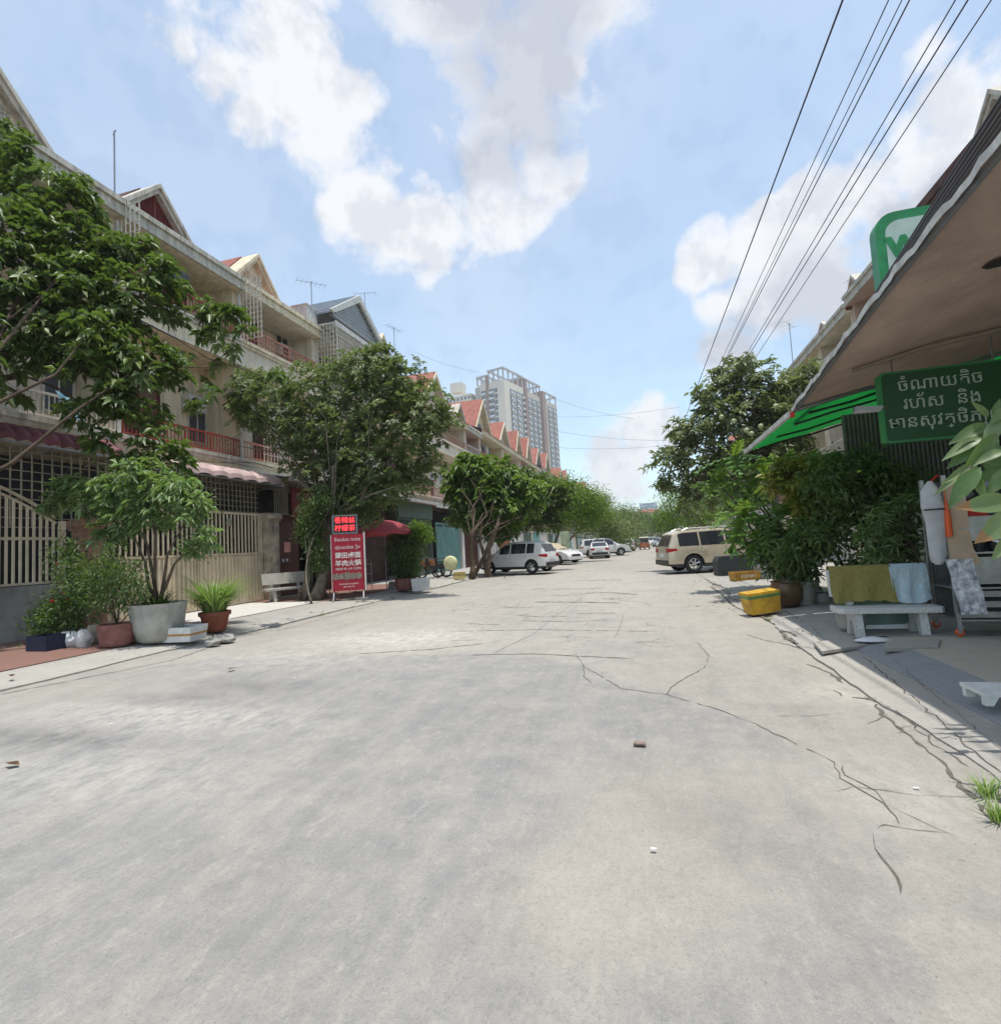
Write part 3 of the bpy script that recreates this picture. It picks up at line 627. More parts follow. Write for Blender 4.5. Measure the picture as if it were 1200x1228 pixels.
# ------------------------------------------------------------------ terraced houses
EZ = 11.62
def house(name, label, x, y0, w, wall, trim, rail, style='ped', side=1, near=False, peak=14.45, doorm=maroon, screen=True, canopy=True, roofm=browntile, group=None, up=0., rs=None, depthb=12., fascia_y1=None):
    """a terraced house; local +x faces the street, y runs along it, wall plane at x=0"""
    rs = rs or np.random.RandomState(int(abs(y0) * 7) + 3)
    h = thing(name, label, 'house', (x, y0 if side == 1 else y0 + w, 0), 0 if side == 1 else math.pi, group)
    E = EZ + up; F2, F3 = 5.0, 9.25
    MB().box(-depthb, 0, .02, w - .02, 0, E - .1).build('wall', wall, h)
    # party-wall fins
    for yy in (0, w - .22): MB().box(.003, 1.25, yy, yy + .22, F2 + .26, E - .02).build('side_fin', wall, h)
    # balcony slabs with stepped mouldings
    for k, (z0, z1) in enumerate(((F2 - .35, F2 + .25), (F3 - .55, F3 + .5))):
        m = MB(); m.box(0.001, 1.38, 0.003, w - .003, z0, z1); m.cur = 1
        for dz, px in ((0, .1), (.12, .05)): m.box(1.381, 1.40 + px, 0, w, z1 - .14 - dz, z1 - .02 - dz)
        m.box(1.381, 1.44, 0, w, z0, z0 + .1)
        m.build('balcony_slab', [wall, trim], h)
        # railing
        zr = z1; r = MB(); r.box(1.28, 1.34, .1, w - .1, zr + .62, zr + .68); r.box(1.29, 1.33, .1, w - .1, zr + .06, zr + .10)
        if k == 1 and near == 2: r.box(1.29, 1.33, .1, w - .1, zr + .25, zr + .28); r.box(1.29, 1.33, .1, w - .1, zr + .43, zr + .46)
        ro = r.build('railing', rail, h)
        nb = int(w / (.13 if near != 2 else .17))
        if near:
            for i in range(nb): piece('baluster', rail, ro, (1.31, .12 + (w - .24) * i / (nb - 1), zr + .34), (.025, .025, .56) if i % 8 else (.05, .05, .6))
        else:
            r = MB()
            for i in range(nb // 2): yy = .12 + (w - .24) * i / (nb // 2 - 1); r.box(1.295, 1.325, yy - .015, yy + .015, zr + .1, zr + .62)
            r.build('balusters', rail, h)
        # doors and windows of the floor
        dz0 = zr - .2; dz1 = dz0 + 2.2
        d = MB(); yc = w * (.36 if rs.rand() < .5 else .6); d.box(0, .07, yc - .75, yc - .66, dz0, dz1); d.box(0, .07, yc + .66, yc + .75, dz0, dz1); d.box(0, .07, yc - .75, yc + .75, dz1, dz1 + .1)
        dd = d.build('door_frame', doorm, h)
        for s in (-1, 1):
            p = MB(); p.box(.01, .045, yc + s * .01, yc + s * .65, dz0, dz1); q = p.build('door_leaf', doorm if rs.rand() < .6 else brownwood, dd)
        yw = w - .7 if yc < w / 2 else .7
        f = MB(); f.box(0, .05, yw - .42, yw + .42, dz0 + .75, dz0 + .82); f.box(0, .05, yw - .42, yw + .42, dz1 - .07, dz1); f.box(0, .05, yw - .42, yw - .36, dz0 + .82, dz1 - .07); f.box(0, .05, yw + .36, yw + .42, dz0 + .82, dz1 - .07); f.box(0, .05, yw - .02, yw + .02, dz0 + .82, dz1 - .07)
        wo = f.build('window', whiterail, h); MB().box(.005, .02, yw - .36, yw + .36, dz0 + .82, dz1 - .07).build('pane', winglass, wo)
    # ground floor: flat panel, mostly near-black for the shade of an open front
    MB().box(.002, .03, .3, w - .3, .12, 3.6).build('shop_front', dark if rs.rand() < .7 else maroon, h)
    # eave
    m = MB(); m.box(-.3, 1.5, 0, w, E - .02, E + .12); m.cur = 1
    m.box(1.5, 1.56, -.005, w + .005, E, E + .28); m.box(1.56, 1.64, -.01, w + .01, E + .28, E + .44); m.box(1.5, 1.6, -.004, w + .004, E - .06, E + .04)
    m.build('eave', [wall, trim], h)
    # lean-to roof behind the fascia
    r = MB(); r.prism([(1.62, E + .42), (-.35, E + 1.22), (-.35, E + 1.14), (1.5, E + .36)], w, 'y', 0.); r.build('front_roof', roofm, h)
    pk = peak; c = w / 2
    if style == 'ped':
        b = 1.42; zb = E + 1.38; X0, X1 = -.55, .3
        m = MB()
        for s in (-1, 1):
            P = [(c + s * (b + .05), zb - .05), (c, pk), (c, pk - .16), (c + s * (b - .12), zb - .05)]; m.prism(P, X1 - X0, 'x', X0)
            P = [(c + s * (b - .10), zb - .05), (c, pk - .16), (c, pk - .34), (c + s * (b - .28), zb - .05)]; m.prism(P, X1 - X0 - .08, 'x', X0)
        m.build('pediment', trim, h)
        q = MB().prism([(c - b + .26, zb - .03), (c + b - .26, zb - .03), (c, pk - .33)], .35, 'x', -.4).build('gable_wall', louver if rail is redrail else wall, h)
        if rail is redrail:
            sl = MB(); k = 0
            while zb + .05 + k * .075 < pk - .45:
                z = zb + .05 + k * .075; hw = (b - .30) * (1 - (z - zb) / (pk - .33 - zb)) - .02; sl.prism([(-.03, z), (.02, z + .01), (-.0, z + .055), (-.045, z + .05)], max(.02, 2 * hw), 'y', c - hw); k += 1
            sl.box(-.06, .035, c - .025, c + .025, zb, pk - .38); sl.build('louver_slats', louver, h)
        else:
            g = MB()
            for k in range(5):
                z = zb + .1 + k * .13; hw = (b - .42) * (1 - (z - zb) / (pk - .40 - zb))
                for j in range(-4, 5):
                    if abs(j * .14) < hw: g.box(-.05, -.02, c + j * .14 - .045, c + j * .14 + .045, z, z + .09)
            g.build('gable_fretwork', trim, h, kind='stuff')
        rr = MB()
        for s in (-1, 1): rr.prism([(c + s * (b + .12), zb - .10), (c, pk + .05), (c, pk - .02), (c + s * (b + .10), zb - .18)], 6, 'x', -6.6)
        rr.build('roof', roofm, h)
    elif style == 'tile':
        b = w * .36; zb = E + .9; X0, X1 = -.9, .55
        rr = MB()
        for s in (-1, 1): rr.prism([(c + s * (b + .25), zb - .2), (c, pk + .12), (c, pk + .02), (c + s * (b + .2), zb - .3)], 7.4, 'x', -6.9)
        rr.build('roof', redtile, h)
        m = MB()
        for s in (-1, 1): m.prism([(c + s * (b + .12), zb - .2), (c, pk + .0), (c, pk - .34), (c + s * (b - .24), zb - .2)], 1.0, 'x', -.4)
        m.build('pediment', trim, h); MB().prism([(c - b + .1, zb - .2), (c + b - .1, zb - .2), (c, pk - .15)], .3, 'x', -.3).build('gable_wall', wall, h)
        g = MB(); g.box(.02, .08, c - .35, c + .35, zb + .1, zb + 1.0); g.build('window', winglass, h)
        rr = MB(); rr.prism([(1.7, E + .38), (-2.5, E + 2.1), (-2.5, E + 2.0), (1.6, E + .3)], w, 'y', 0.); rr.build('main_roof', redtile, h)
    return h
HX = -15.3
house('terraced_house', 'nearest cream terraced house at the left edge, its roof gable behind the big-leaved tree', HX, 6.55, 4.65, cream2, trimw, whiterail, near=1, peak=14.5, group=None)
house('terraced_house', 'cream terraced house with a dark red louvred gable and dark red balcony railings', HX, 11.2, 4.65, cream, trimw, redrail, near=1, peak=14.5)
house('terraced_house', 'beige terraced house with salmon railing and small patterned gable, between louvred gable and grey gable', HX, 15.85, 4.8, cream2, cream, pinkrail, near=2, peak=14.6, roofm=redtile)
hd = house('terraced_house', 'terraced house under a grey metal roof, its top balcony closed in with white bars', HX, 20.65, 5.0, cream2, trimw, whiterail, style='none', near=1)
# grey gabled metal roof in front of house D
def grey_gable(h, w=5.0):
    E = EZ; c = 2.5; X1 = 2.15
    rr = MB()
    for s in (-1, 1): rr.prism([(c + s * 2.6, E + 1.15), (c, 14.62), (c, 14.54), (c + s * 2.6, E + 1.05)], 9, 'x', X1 - 9)
    rr.build('roof', greymetal, h)
    m = MB()
    for s in (-1, 1): m.prism([(c + s * 2.65, E + 1.18), (c, 14.66), (c, 14.28), (c + s * 2.35, E + 1.12)], .14, 'x', X1)
    m.build('gable_fascia', whitetrim, h)
    for k in range(12):
        z = E + 1.2 + k * .2; hw = 2.3 * (1 - (z - E - 1.1) / (14.4 - E - 1.1))
        if hw > .15: piece('siding_board', greymetal, h, (X1 - .12, c, z), (.03, 2 * hw, .15), (0, R(22), 0))
    MB().prism([(c - 2.3, E + 1.12), (c + 2.3, E + 1.12), (c, 14.3)], .05, 'x', X1 - .25).build('gable_wall', greyw, h)
    for k in range(22):
        yy = .05 + k * .245; piece('roof_rib', greymetal, h, (X1 - 3.5 + 0, c - 2.6 + abs(k) * .118, E + 1.15 + (14.62 - E - 1.15) * (k * .118) / 2.6 + .05), (7, .03, .035)) if k < 22 else None
    m = MB(); m.box(1.4, 2.35, 0, w, E + .55, E + .62); m.box(2.3, 2.42, 0, w, E + .42, E + .66); m.build('front_canopy', whitetrim, h)
grey_gable(hd)
def bar_screen(label, x0, x1, y0, y1, z0, z1, m, nx=10, nz=9, group=None, diag=False):
    """white anti-climb screen of crossed bars in the plane between (x0,y0) and (x1,y1)"""
    o = thing('bar_screen', label, 'screen', (x0, y0, z0), 0, group); d = Vector((x1 - x0, y1 - y0, 0)); H = z1 - z0; a = math.atan2(d.y, d.x)
    for i in range(nx + 1):
        c = d * (i / nx); piece('bar', m, o, (c.x, c.y, H / 2), (.028, .028, H), (0, 0, a))
    for k in range(nz + 1):
        piece('bar', m, o, (d.x / 2 , d.y / 2, H * k / nz), (d.length + .12, .02, .022), (0, 0, a))
    return o
bar_screen('white bar screen between the two balconies left of the salmon railing', -15.2, -13.0, 15.86, 15.86, 9.7, 12.0, whiterail, 14, 12)
bar_screen('white bar screen beside the louvred gable, behind the tall antenna', -15.2, -13.2, 11.2, 11.2, 10.5, 11.9, whiterail, 12, 5)
bar_screen('white bar screen at the left end of the grey gabled house', -15.2, -12.9, 20.68, 20.68, 9.7, 12.2, whiterail, 14, 12)
bar_screen('white bar screen closing the balcony under the grey gable', -12.92, -12.9, 20.8, 25.5, 9.7, 12.1, whiterail, 30, 11)
bar_screen('thin bar screen on the second floor balcony behind the round tree', -13.95, -13.95, 17.0, 20.4, 5.3, 7.6, whiterail, 18, 8)
# further houses on the left: six individual looks, then on down the street
far = [(25.7, 7.6, 15.5, cream, cream, 'ped', 'pink-edged house just past the grey metal gable'), (33.4, 8.4, 15.4, cream2, cream2, 'tile', 'house with steep red tiled gable showing over the round tree'),
       (46.0, 8.3, 16.5, cream, cream, 'tile', 'house with large cream triangular gable and red tile behind it'), (54.4, 8.3, 16.0, cream2, cream2, 'tile', 'second red tiled gable below the left corner of the tower'),
       (62.8, 5.9, 16.4, pinkw, cream, 'tile', 'third red tiled gable below the tower'), (68.8, 6.5, 16.7, cream, cream2, 'tile', 'red tiled gable left of the brown tower pier')]
for i, (y, w, pk, wl, tr_, st, lb) in enumerate(far):
    house('terraced_house', lb + ', left side of the street', HX, y, w, wl, tr_, pinkrail, st, peak=pk, up=.0 if i < 2 else .5)
house('terraced_house', 'narrow cream house hidden by the round tree before the large cream gable', HX, 41.9, 4.0, pinkw, trimw, whiterail, 'ped', peak=14.6)
ORD = ['first', 'second', 'third', 'fourth', 'fifth', 'sixth', 'seventh', 'eighth', 'ninth', 'tenth', 'eleventh', 'twelfth', 'thirteenth', 'fourteenth', 'fifteenth', 'sixteenth', 'seventeenth', 'eighteenth', 'nineteenth', 'twentieth', 'twenty-first', 'twenty-second', 'twenty-third', 'twenty-fourth', 'twenty-fifth', 'twenty-sixth', 'twenty-seventh', 'twenty-eighth']
yy = 75.4; k = 0
walls = [greyw, cream2, pinkw, conc, cream, white_r]
while yy < 235:
    w = 7.8 + rnd.uniform(-.5, .8); st = 'tile' if k in (0, 1, 3) else ['ped', 'tile', 'none'][k % 3]
    house('terraced_house', ORD[k] + ' house past the red tiled gables, counting away down the left side', HX if k < 7 else HX + 1.5, yy, w, walls[k % 6], trimw, [redrail, whiterail, pinkrail][k % 3], st, peak=16.4 + (k % 3) * .5 - (.0 if k < 8 else 2.2), up=.9 if k < 8 else -.8, group='distant houses on the left', roofm=browntile)
    yy += w + .04; k += 1
def ac_unit(label, x, y, z, s=1):
    o = thing('air_conditioner', label, 'air conditioner', (x, y, z), 0 if s == 1 else math.pi); MB().box(0, .3, -.4, .4, 0, .55).build('casing', whitetrim, o)
    g = MB(); g.tube([(.301, -.08, .27), (.312, -.08, .27)], .21, 18); g.build('fan_grille', blackp, o); m = MB(); m.box(0, .32, -.3, -.27, -.06, -.002); m.box(0, .32, .27, .3, -.06, -.002); m.build('bracket', pipe, o)
for k, (y, z, lbn) in enumerate([(14.9, 6.9, 'air conditioner on the second floor wall of the louvred house'), (19.9, 10.6, 'air conditioner high on the salmon-railed balcony wall'), (23.6, 6.6, 'air conditioner on the wall behind the round tree'), (30.9, 10.8, 'air conditioner on the top floor just past the grey gabled house'), (36.4, 6.8, 'air conditioner on the second floor over the brown lean-to roof'), (49.1, 11.0, 'air conditioner on the large cream gabled house')]): ac_unit(lbn, -15.28, y, z)
for k, (y, lbn) in enumerate([(11.18, 'grey drain pipe between the nearest house and the louvred house'), (15.84, 'grey drain pipe between the louvred house and the salmon-railed house'), (25.68, 'grey drain pipe at the far edge of the grey gabled house')]):
    MB().tube([(0, 0, 4.6), (0, 0, 11.5)], .05, 8).build('drain_pipe', whitetrim, None, label=lbn, cat='pipe', loc=(-13.95 if k else -13.98, y, 0))
def laundry(label, x, y, z, cols, rz=0):
    o = thing('laundry', label, 'laundry', (x, y, z)); MB().tube([(0, -.1, 0), (0, .55 * len(cols), 0)], .008, 4).build('line', pipe, o)
    for k, c in enumerate(cols):
        b = MB(); n = 6; w = .42
        for i in range(n + 1):
            for j in range(4): b.v.append((.03 * math.sin(i * 1.9 + k) * (j / 3), k * .52 + w * i / n, -.62 * j / 3 + .03 * math.sin(i + k) * (j == 3)))
        for i in range(n):
            for j in range(3): q = i * 4 + j; b.f.append((q, q + 1, q + 5, q + 4)); b.mi.append(0)
        b.build('cloth', clothmat('laundry_%s' % 'abcdefgh'[c], [(.10, .16, .34), (.60, .60, .58), (.45, .08, .08), (.12, .12, .13), (.55, .45, .15), (.20, .38, .34), (.55, .30, .34), (.32, .34, .40)][c], .2, 8), o)
for k, (x, y, z, cols, lbn) in enumerate([(-14.0, 12.2, 11.1, [1, 0, 3], 'laundry line under the eave of the louvred house'), (-14.2, 21.6, 7.0, [6, 1, 5, 3], 'laundry on the second floor behind the round tree'), (-14.1, 34.6, 7.0, [2, 1, 7], 'laundry line on the second floor right of the round tree'), (-14.1, 47.5, 11.3, [0, 4, 1, 3], 'laundry on the top balcony of the large cream gabled house'), (-14.1, 56.5, 7.0, [1, 6, 0], 'laundry on the second floor below the second red tiled gable')]): laundry(lbn, x, y, z, cols)
for k, (y0, y1, z) in enumerate([(4, 15.5, 4.75), (15.5, 30, 4.95), (30, 52, 4.9), (4, 30, 4.6)]):
    P = [Vector((-12.4 - .35 * (k == 3), y0 + (y1 - y0) * i / 14, z - .45 * math.sin(math.pi * i / 14) ** 2 + .05 * math.sin(i * 2.1))) for i in range(15)]
    MB().tube(P, .012, 5).build('wire', cable, None, label=['slack black cable along the front of the first three left houses', 'slack black cable passing behind the round tree', 'slack black cable along the left houses beyond the parasol', 'lower slack cable running close to the left canopies'][k], cat='wire')
# right-hand row, seen above the shop awning
RX = 11.2
for i, (y, w, pk, wl, lb) in enumerate([(11.2, 4.7, 14.6, pinkw, 'pinkish house at the right edge above the shop awning'), (15.95, 4.7, 14.4, cream, 'cream house whose gable tip shows over the brown roof at right'), (26.8, 4.7, 14.1, cream2, 'cream house with gable just left of the green framed sign'),
                                  (31.6, 4.5, 13.6, cream, 'second small gable left of the green framed sign'), (36.2, 4.5, 13.2, pinkw, 'orange-pink house top just above the right-hand tree')]):
    house('terraced_house', lb, RX, y, w, wl, trimw, whiterail, 'ped', -1, peak=pk, roofm=redtile if i > 1 else browntile, up=-.3 * (i > 1))
house('terraced_house', 'plain house behind the green framed sign, right side', RX, 20.7, 6.05, pinkw, trimw, whiterail, 'none', -1)
yy = 40.8; k = 0
while yy < 150:
    w = 7.5; house('terraced_house', ORD[k] + ' house behind the trees on the right, counting away from the orange-pink one', RX, yy, w, walls[(k + 2) % 6], trimw, whiterail, ['ped', 'tile'][k % 2], -1, peak=13.2, up=-1.2, group='distant houses on the right'); yy += w + .04; k += 1
house('terraced_house', 'pinkish shop house over the awning at the far right edge', 10.3, -3.2, 14.3, pinkw, trimw, whiterail, 'none', -1)
# ------------------------------------------------------------------ antennas
def antenna(label, base, h, arms=0, group=None, lean=0., rot=0.):
    o = thing('tv_antenna', label, 'antenna', base, rot, group)
    MB().tube([(0, 0, 0), (lean, 0, h)], .022, 6).build('mast', pipe, o)
    if arms:
        m = MB(); m.tube([(lean - .75, 0, h - .12), (lean + .75, 0, h - .05)], .012, 4)
        for k in range(arms): xx = lean - .7 + 1.4 * k / (arms - 1); m.tube([(xx, -.34, h - .1), (xx, .34, h - .1)], .007, 4)
        m.build('antenna_array', pipe, o)
    else:
        m = MB(); m.tube([(-.06, 0, h - .1), (.06, 0, h + .02)], .012, 4); m.build('tip', pipe, o)
    return o
p = AX(137, 157, -13.9); q = AX(142, 262, -13.9)
antenna('tall plain mast standing on the eave of the louvred house, beside the big-leaved tree', (-13.9, p.y, 11.9), p.z - 11.9)
p = AX(373, 337, -15.5); antenna('wide television antenna on a mast in front of the grey metal roof', (-15.5, p.y, 12.6), p.z - 12.6, 7, rot=R(50))
p = AX(437, 350, -17); antenna('small television antenna just right of the grey gable peak', (-17, p.y, 13.4), p.z - 13.4, 4, rot=R(20))
p = AX(472, 392, -15); antenna('television antenna above the round tree, right of the pink-edged gable', (-15, p.y, 12.2), p.z - 12.2, 5, rot=R(80))
p = AX(946, 387, 9.5); antenna('thin mast above the right-hand tree, left of the orange house top', (9.5, p.y, 9), p.z - 9, 3, rot=R(60))
p = AX(1030, 335, 11); antenna('antenna on the roof just left of the green framed sign', (11, p.y, 11), p.z - 11, 6, rot=R(30))
# water tank and bits by the grey roof
o = thing('water_tank', 'small white water tank between salmon balcony and grey roof', 'tank', (-14.3, 20.3, 12.05)); MB().box(-.4, .4, -.4, .4, 0, .85).build('tank_body', whitetrim, o); MB().box(-.43, .43, -.43, .43, .85, .9).build('lid', whitetrim, o)

# ------------------------------------------------------------------ canopies over the gates (left)
def rolled_canopy(label, y0, y1, x0, x1, z0, z1, m, ribs=.27, bulge=.3):
    """awning bulging outward: profile from wall (x0,z0) to front edge (x1,z1)"""
    o = thing('canopy', label, 'awning', (x0, y0, z1)); w = y1 - y0; n = int(w / ribs); prof = []
    for k in range(9):
        s = k / 8; prof.append(((x1 - x0) * math.sin(s * math.pi / 2), (z0 - z1) * math.cos(s * math.pi / 2) ** (1 / (1 + bulge))))
    b = MB()
    for i in range(n):
        a0, a1 = w * i / n, w * (i + 1) / n; N_ = 5
        for j in range(N_):
            ya, yb = a0 + (a1 - a0) * j / N_, a0 + (a1 - a0) * (j + 1) / N_
            da, db = .05 * math.sin(math.pi * j / N_), .05 * math.sin(math.pi * (j + 1) / N_)
            for k in range(8): (xa, za), (xb, zb) = prof[k], prof[k + 1]; b.quad((xa + da, ya, za + da), (xa + db, yb, za + db), (xb + db, yb, zb + db), (xb + da, ya, zb + da))
    b.build('canopy_cloth', m, o); f = MB()
    f.tube([(x1 - x0, 0, -.01), (x1 - x0, w, -.01)], .025, 5)
    for yy in (0.02, w / 2, w - .02): f.tube([(0, yy, -.1), (x1 - x0, yy, -.02)], .02, 5)
    f.build('canopy_frame', pipe, o); return o
purple = mat('purple_awning', (.21, .06, .08), .6, .25, 1.5, .2, 20, streak=.3)
pinkaw = mat('faded_pink_awning', (.58, .42, .40), .65, .25, 1.5, .2, 20, streak=.3)
rolled_canopy('purple ribbed canopy above the grille at the left edge', 6.6, 9.7, -13.2, -11.95, 4.62, 4.13, purple)
rolled_canopy('faded pink canopy above the closed beige gate', 11.3, 15.7, -13.6, -12.1, 4.55, 4.05, pinkaw, .55)
def flat_canopy(label, y0, y1, x0, x1, z0, z1, m, edge=whitetrim):
    o = thing('canopy', label, 'awning', (x0, y0, z1)); w = y1 - y0; b = MB(); n = int(w / .18)
    for i in range(n):
        ya, yb = w * i / n, w * (i + .5) / n; yc = w * (i + 1) / n; X = x1 - x0; Z = z0 - z1
        b.quad((0, ya, Z), (0, yb, Z + .03), (X, yb, .03), (X, ya, 0)); b.quad((0, yb, Z + .03), (0, yc, Z), (X, yc, 0), (X, yb, .03))
    b.build('roof_sheet', m, o); MB().box(x1 - x0 - .02, x1 - x0 + .05, 0, w, -.09, .035).build('edge_trim', edge, o); return o
flat_canopy('white edged lean-to roof over the red shop sign, behind the round tree', 15.72, 20.6, -15.2, -11.9, 5.0, 4.35, greymetal)
flat_canopy('white edged lean-to roof right of the red parasol', 20.65, 29.4, -15.2, -11.6, 4.9, 4.25, greymetal)
flat_canopy('brown lean-to roof above the white parked car', 29.5, 38, -15.2, -12.0, 4.9, 4.2, browntile)
flat_canopy('low lean-to roof behind the lime green tree', 38.2, 50, -15.2, -12.0, 4.6, 4.0, greymetal)
# second-floor things: blue tarp on the nearest house
b = MB()
P0 = [AX(66, 468, -13.6), AX(78, 502, -13.4), AX(103, 505, -13.2), AX(88, 480, -13.6)]
for a in range(6):
    for c in range(6):
        def pt(i, j): s, t = i / 6, j / 6; q = P0[0].lerp(P0[3], s).lerp(P0[1].lerp(P0[2], s), t); return q + Vector((.04 * math.sin(7 * s + 5 * t), 0, .03 * math.sin(9 * t)))
        b.quad(pt(a, c), pt(a + 1, c), pt(a + 1, c + 1), pt(a, c + 1))
b.build('tarpaulin', bluetarp, None, smooth=True, label='crumpled light blue tarpaulin on the balcony above the purple canopy', cat='tarpaulin')

# ------------------------------------------------------------------ grilles, gates, pillars (left fence line)
def grille(label, y0, y1, z0, z1, x, m, dy=.17, dz=.17):
    o = thing('window_grille', label, 'grille', (x, y0, z0)); w = y1 - y0; H = z1 - z0
    for i in range(int(w / dy) + 1): piece('bar', m, o, (0, i * dy, H / 2), (.022, .022, H))
    for k in range(int(H / dz) + 1): piece('bar', m, o, (.012, w / 2, k * dz), (.018, w, .02))
    return o
grille('square-mesh grille under the purple canopy', 6.7, 10.3, 2.45, 4.15, -12.55, grillemat, .2, .2)
grille('square-mesh grille above the closed beige gate', 10.45, 15.0, 3.1, 4.12, -12.62, grillemat)
grille('short dark grille between beige gate and red shop sign', 15.75, 16.5, 3.1, 4.2, -12.55, grillemat, .1, 1.1)
fx = -12.45
def side_gate():
    o = thing('gate_fence', 'beige barred fence with a curved top on a low grey wall, left edge', 'fence', (fx, 6.2, .1))
    MB().box(-.12, .12, -1.5, 2.5, 0, 1.12).build('plinth', conc, o)
    top = lambda y: 2.45 + .95 * max(0, math.cos(min(1, max(0, (y - .2) / 2.3)) * math.pi / 2))
    f = MB(); pts = [(0, y, top(y)) for y in np.linspace(-.2, 2.3, 12)]
    f.tube(pts, .035, 6); f.tube([(0, y, z - .13) for (_, y, z) in pts], .03, 6); f.box(-.025, .025, -.3, 2.45, 1.14, 1.19); f.box(-.025, .025, 1.2, 2.45, 2.08, 2.14); f.box(-.06, .06, 1.14, 1.24, 1.14, top(1.2)); f.box(-.05, .05, 2.38, 2.48, 1.14, 2.5)
    f.build('frame', beigegate, o)
    for i in range(22):
        y = -.25 + i * .125
        if y < 2.4: piece('bar', beigebar, o, (0, y, (1.19 + top(y) - .14) / 2), (.035, .04, top(y) - .14 - 1.19))
side_gate()
def pillar(label, y, x=fx, h=3.0, w=.5, m=cream2, group=None):
    o = thing('gate_pillar', label, 'pillar', (x, y, .08), 0, group); MB().box(-.25, .25, 0, w, 0, h - .28).build('shaft', m, o)
    t = MB(); t.box(-.29, .29, -.04, w + .04, h - .28, h - .2); t.box(-.34, .34, -.09, w + .09, h - .2, h - .06); t.box(-.28, .28, -.03, w + .03, h - .06, h); t.build('cap', m, o); return o
mott = mat('peeling_render', (.56, .48, .36), .9, .2, 3., .2, 30, col2=(.2, .17, .13), streak=.6)
pillar('mottled beige gate pillar right of the closed gate, behind the stone bench', 14.98, w=.52, m=mott)
pillar('pillar hidden behind the potted trees between the two gates', 9.0, w=.45, m=mat('brick_tone_render', (.36, .20, .14), .9, .2, 3, .2), h=2.6)
def big_gate(label, y0, y1, h=2.95, x=fx, leaves=2, bar=beigebar, fr=beigegate, name='bar', group=None, solid=.55, nb=17, pieces=True):
    o = thing('gate', label, 'gate', (x, y0, .1), 0, group); w = (y1 - y0) / leaves
    for k in range(leaves):
        a = k * w + .02; b_ = (k + 1) * w - .02
        f = MB(); f.box(-.03, .03, a, a + .06, .05, h); f.box(-.03, .03, b_ - .06, b_, .05, h); f.box(-.03, .03, a + .06, b_ - .06, h - .07, h); f.box(-.03, .03, a + .06, b_ - .06, .05, .12); f.box(-.03, .03, a + .06, b_ - .06, h * solid - .03, h * solid + .03); lf = f.build('gate_leaf', fr, o)
        s = MB(); s.box(-.012, -.004, a + .06, b_ - .06, .12, h * solid - .03); s.build('sheet', fr, lf)
        if pieces:
            for i in range(nb):
                yy = a + .06 + (b_ - a - .12) * (i + .5) / nb; piece(name, bar, o, (0, yy, (h * solid + h) / 2 - .03), (.03, .045, h - h * solid - .1)); piece(name, bar, o, (.012, yy, h * solid / 2 + .03), (.03, .07, h * solid - .2))
        else:
            s = MB()
            for i in range(nb // 2): yy = a + .06 + (b_ - a - .12) * (i + .5) / (nb // 2); s.box(-.01, .025, yy - .03, yy + .03, .12, h - .07)
            s.build('bars', bar, lf, kind='stuff')
    return o
big_gate('closed beige double gate of vertical bars behind the potted plants', 9.5, 14.95)
# star ornament
o = thing('gate_ornament', 'small dark round ornament hung on the upper bars of the beige gate', 'ornament', AX(275, 626, fx + .06)); MB().lathe([(.02, -.02), (.1, -.02), (.13, 0), (.1, .03), (.02, .03)], 10, axis='y').build('ring', grillemat, o); o.rotation_euler = (0, 0, R(90))
# back wall of the ground-floor porches, their shade put into its dark colour
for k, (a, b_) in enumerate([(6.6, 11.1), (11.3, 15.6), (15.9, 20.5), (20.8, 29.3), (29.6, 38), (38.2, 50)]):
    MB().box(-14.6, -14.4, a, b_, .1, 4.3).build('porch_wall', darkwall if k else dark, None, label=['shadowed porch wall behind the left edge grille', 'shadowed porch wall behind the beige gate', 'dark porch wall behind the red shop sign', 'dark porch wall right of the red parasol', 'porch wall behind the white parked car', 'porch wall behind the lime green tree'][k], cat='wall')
# shop C: dark maroon door wall, red sign, curtain
o = thing('shop_facade', 'dark maroon shop wall with a pink notice, beside the mottled pillar', 'shop front', (-12.75, 15.6, .1))
MB().box(-.1, .0, 0, 1.7, 0, 2.95).build('wall_panel', maroon, o); MB().box(.001, .012, .85, 1.2, 1.62, 2.0).build('notice', mat('pink_notice', (.62, .28, .25), .6), o)
b = MB(); b.box(.001, .14, .35, 1.15, 1.24, 1.28); b.build('shelf', brownwood, o)
for k in range(3): MB().lathe([(.0, 1.281), (.035, 1.281), (.04, 1.36), (.02, 1.40), (0, 1.40)], 8, (.08, .45 + k * .22)).build('cup', plasticw, o)
o = thing('shop_sign', 'dark red shop sign with food bowls and a yellow band, left of the round tree', 'sign', (-12.5, 16.6, 3.05))
MB().box(-.04, .04, 0, 2.7, 0, 1.1).build('panel', mat('deep_red_sign', (.16, .012, .016), .5, .2, 4), o)
f = MB()
for k in range(4): cyy = .35 + (k % 2) * .38; cz = .3 + (k // 2) * .45; f.lathe([(.05, .045), (.15, .05), (.16, .058), (.15, .066)], 14, (0, 0), 'y') if False else f.tube([(.045, cyy - .0, cz), (.06, cyy, cz)], .15, 14)
f.build('bowl_picture', mat('bowl_print', (.33, .20, .16), .6, .5, 12), o); MB().box(.041, .047, 1.05, 1.5, .32, .5).build('yellow_band', yellowtape, o)
text_mesh('lettering', 'ហាង', .34, mat('gold_print', (.55, .32, .08), .5), o, face_mat(Vector((.045, 1.85, .82)), (0, 1, 0)), .003)
text_mesh('lettering', 'ឡាវ', .34, MATS['gold_print'], o, face_mat(Vector((.045, 2.35, .3)), (0, 1, 0)), .003)
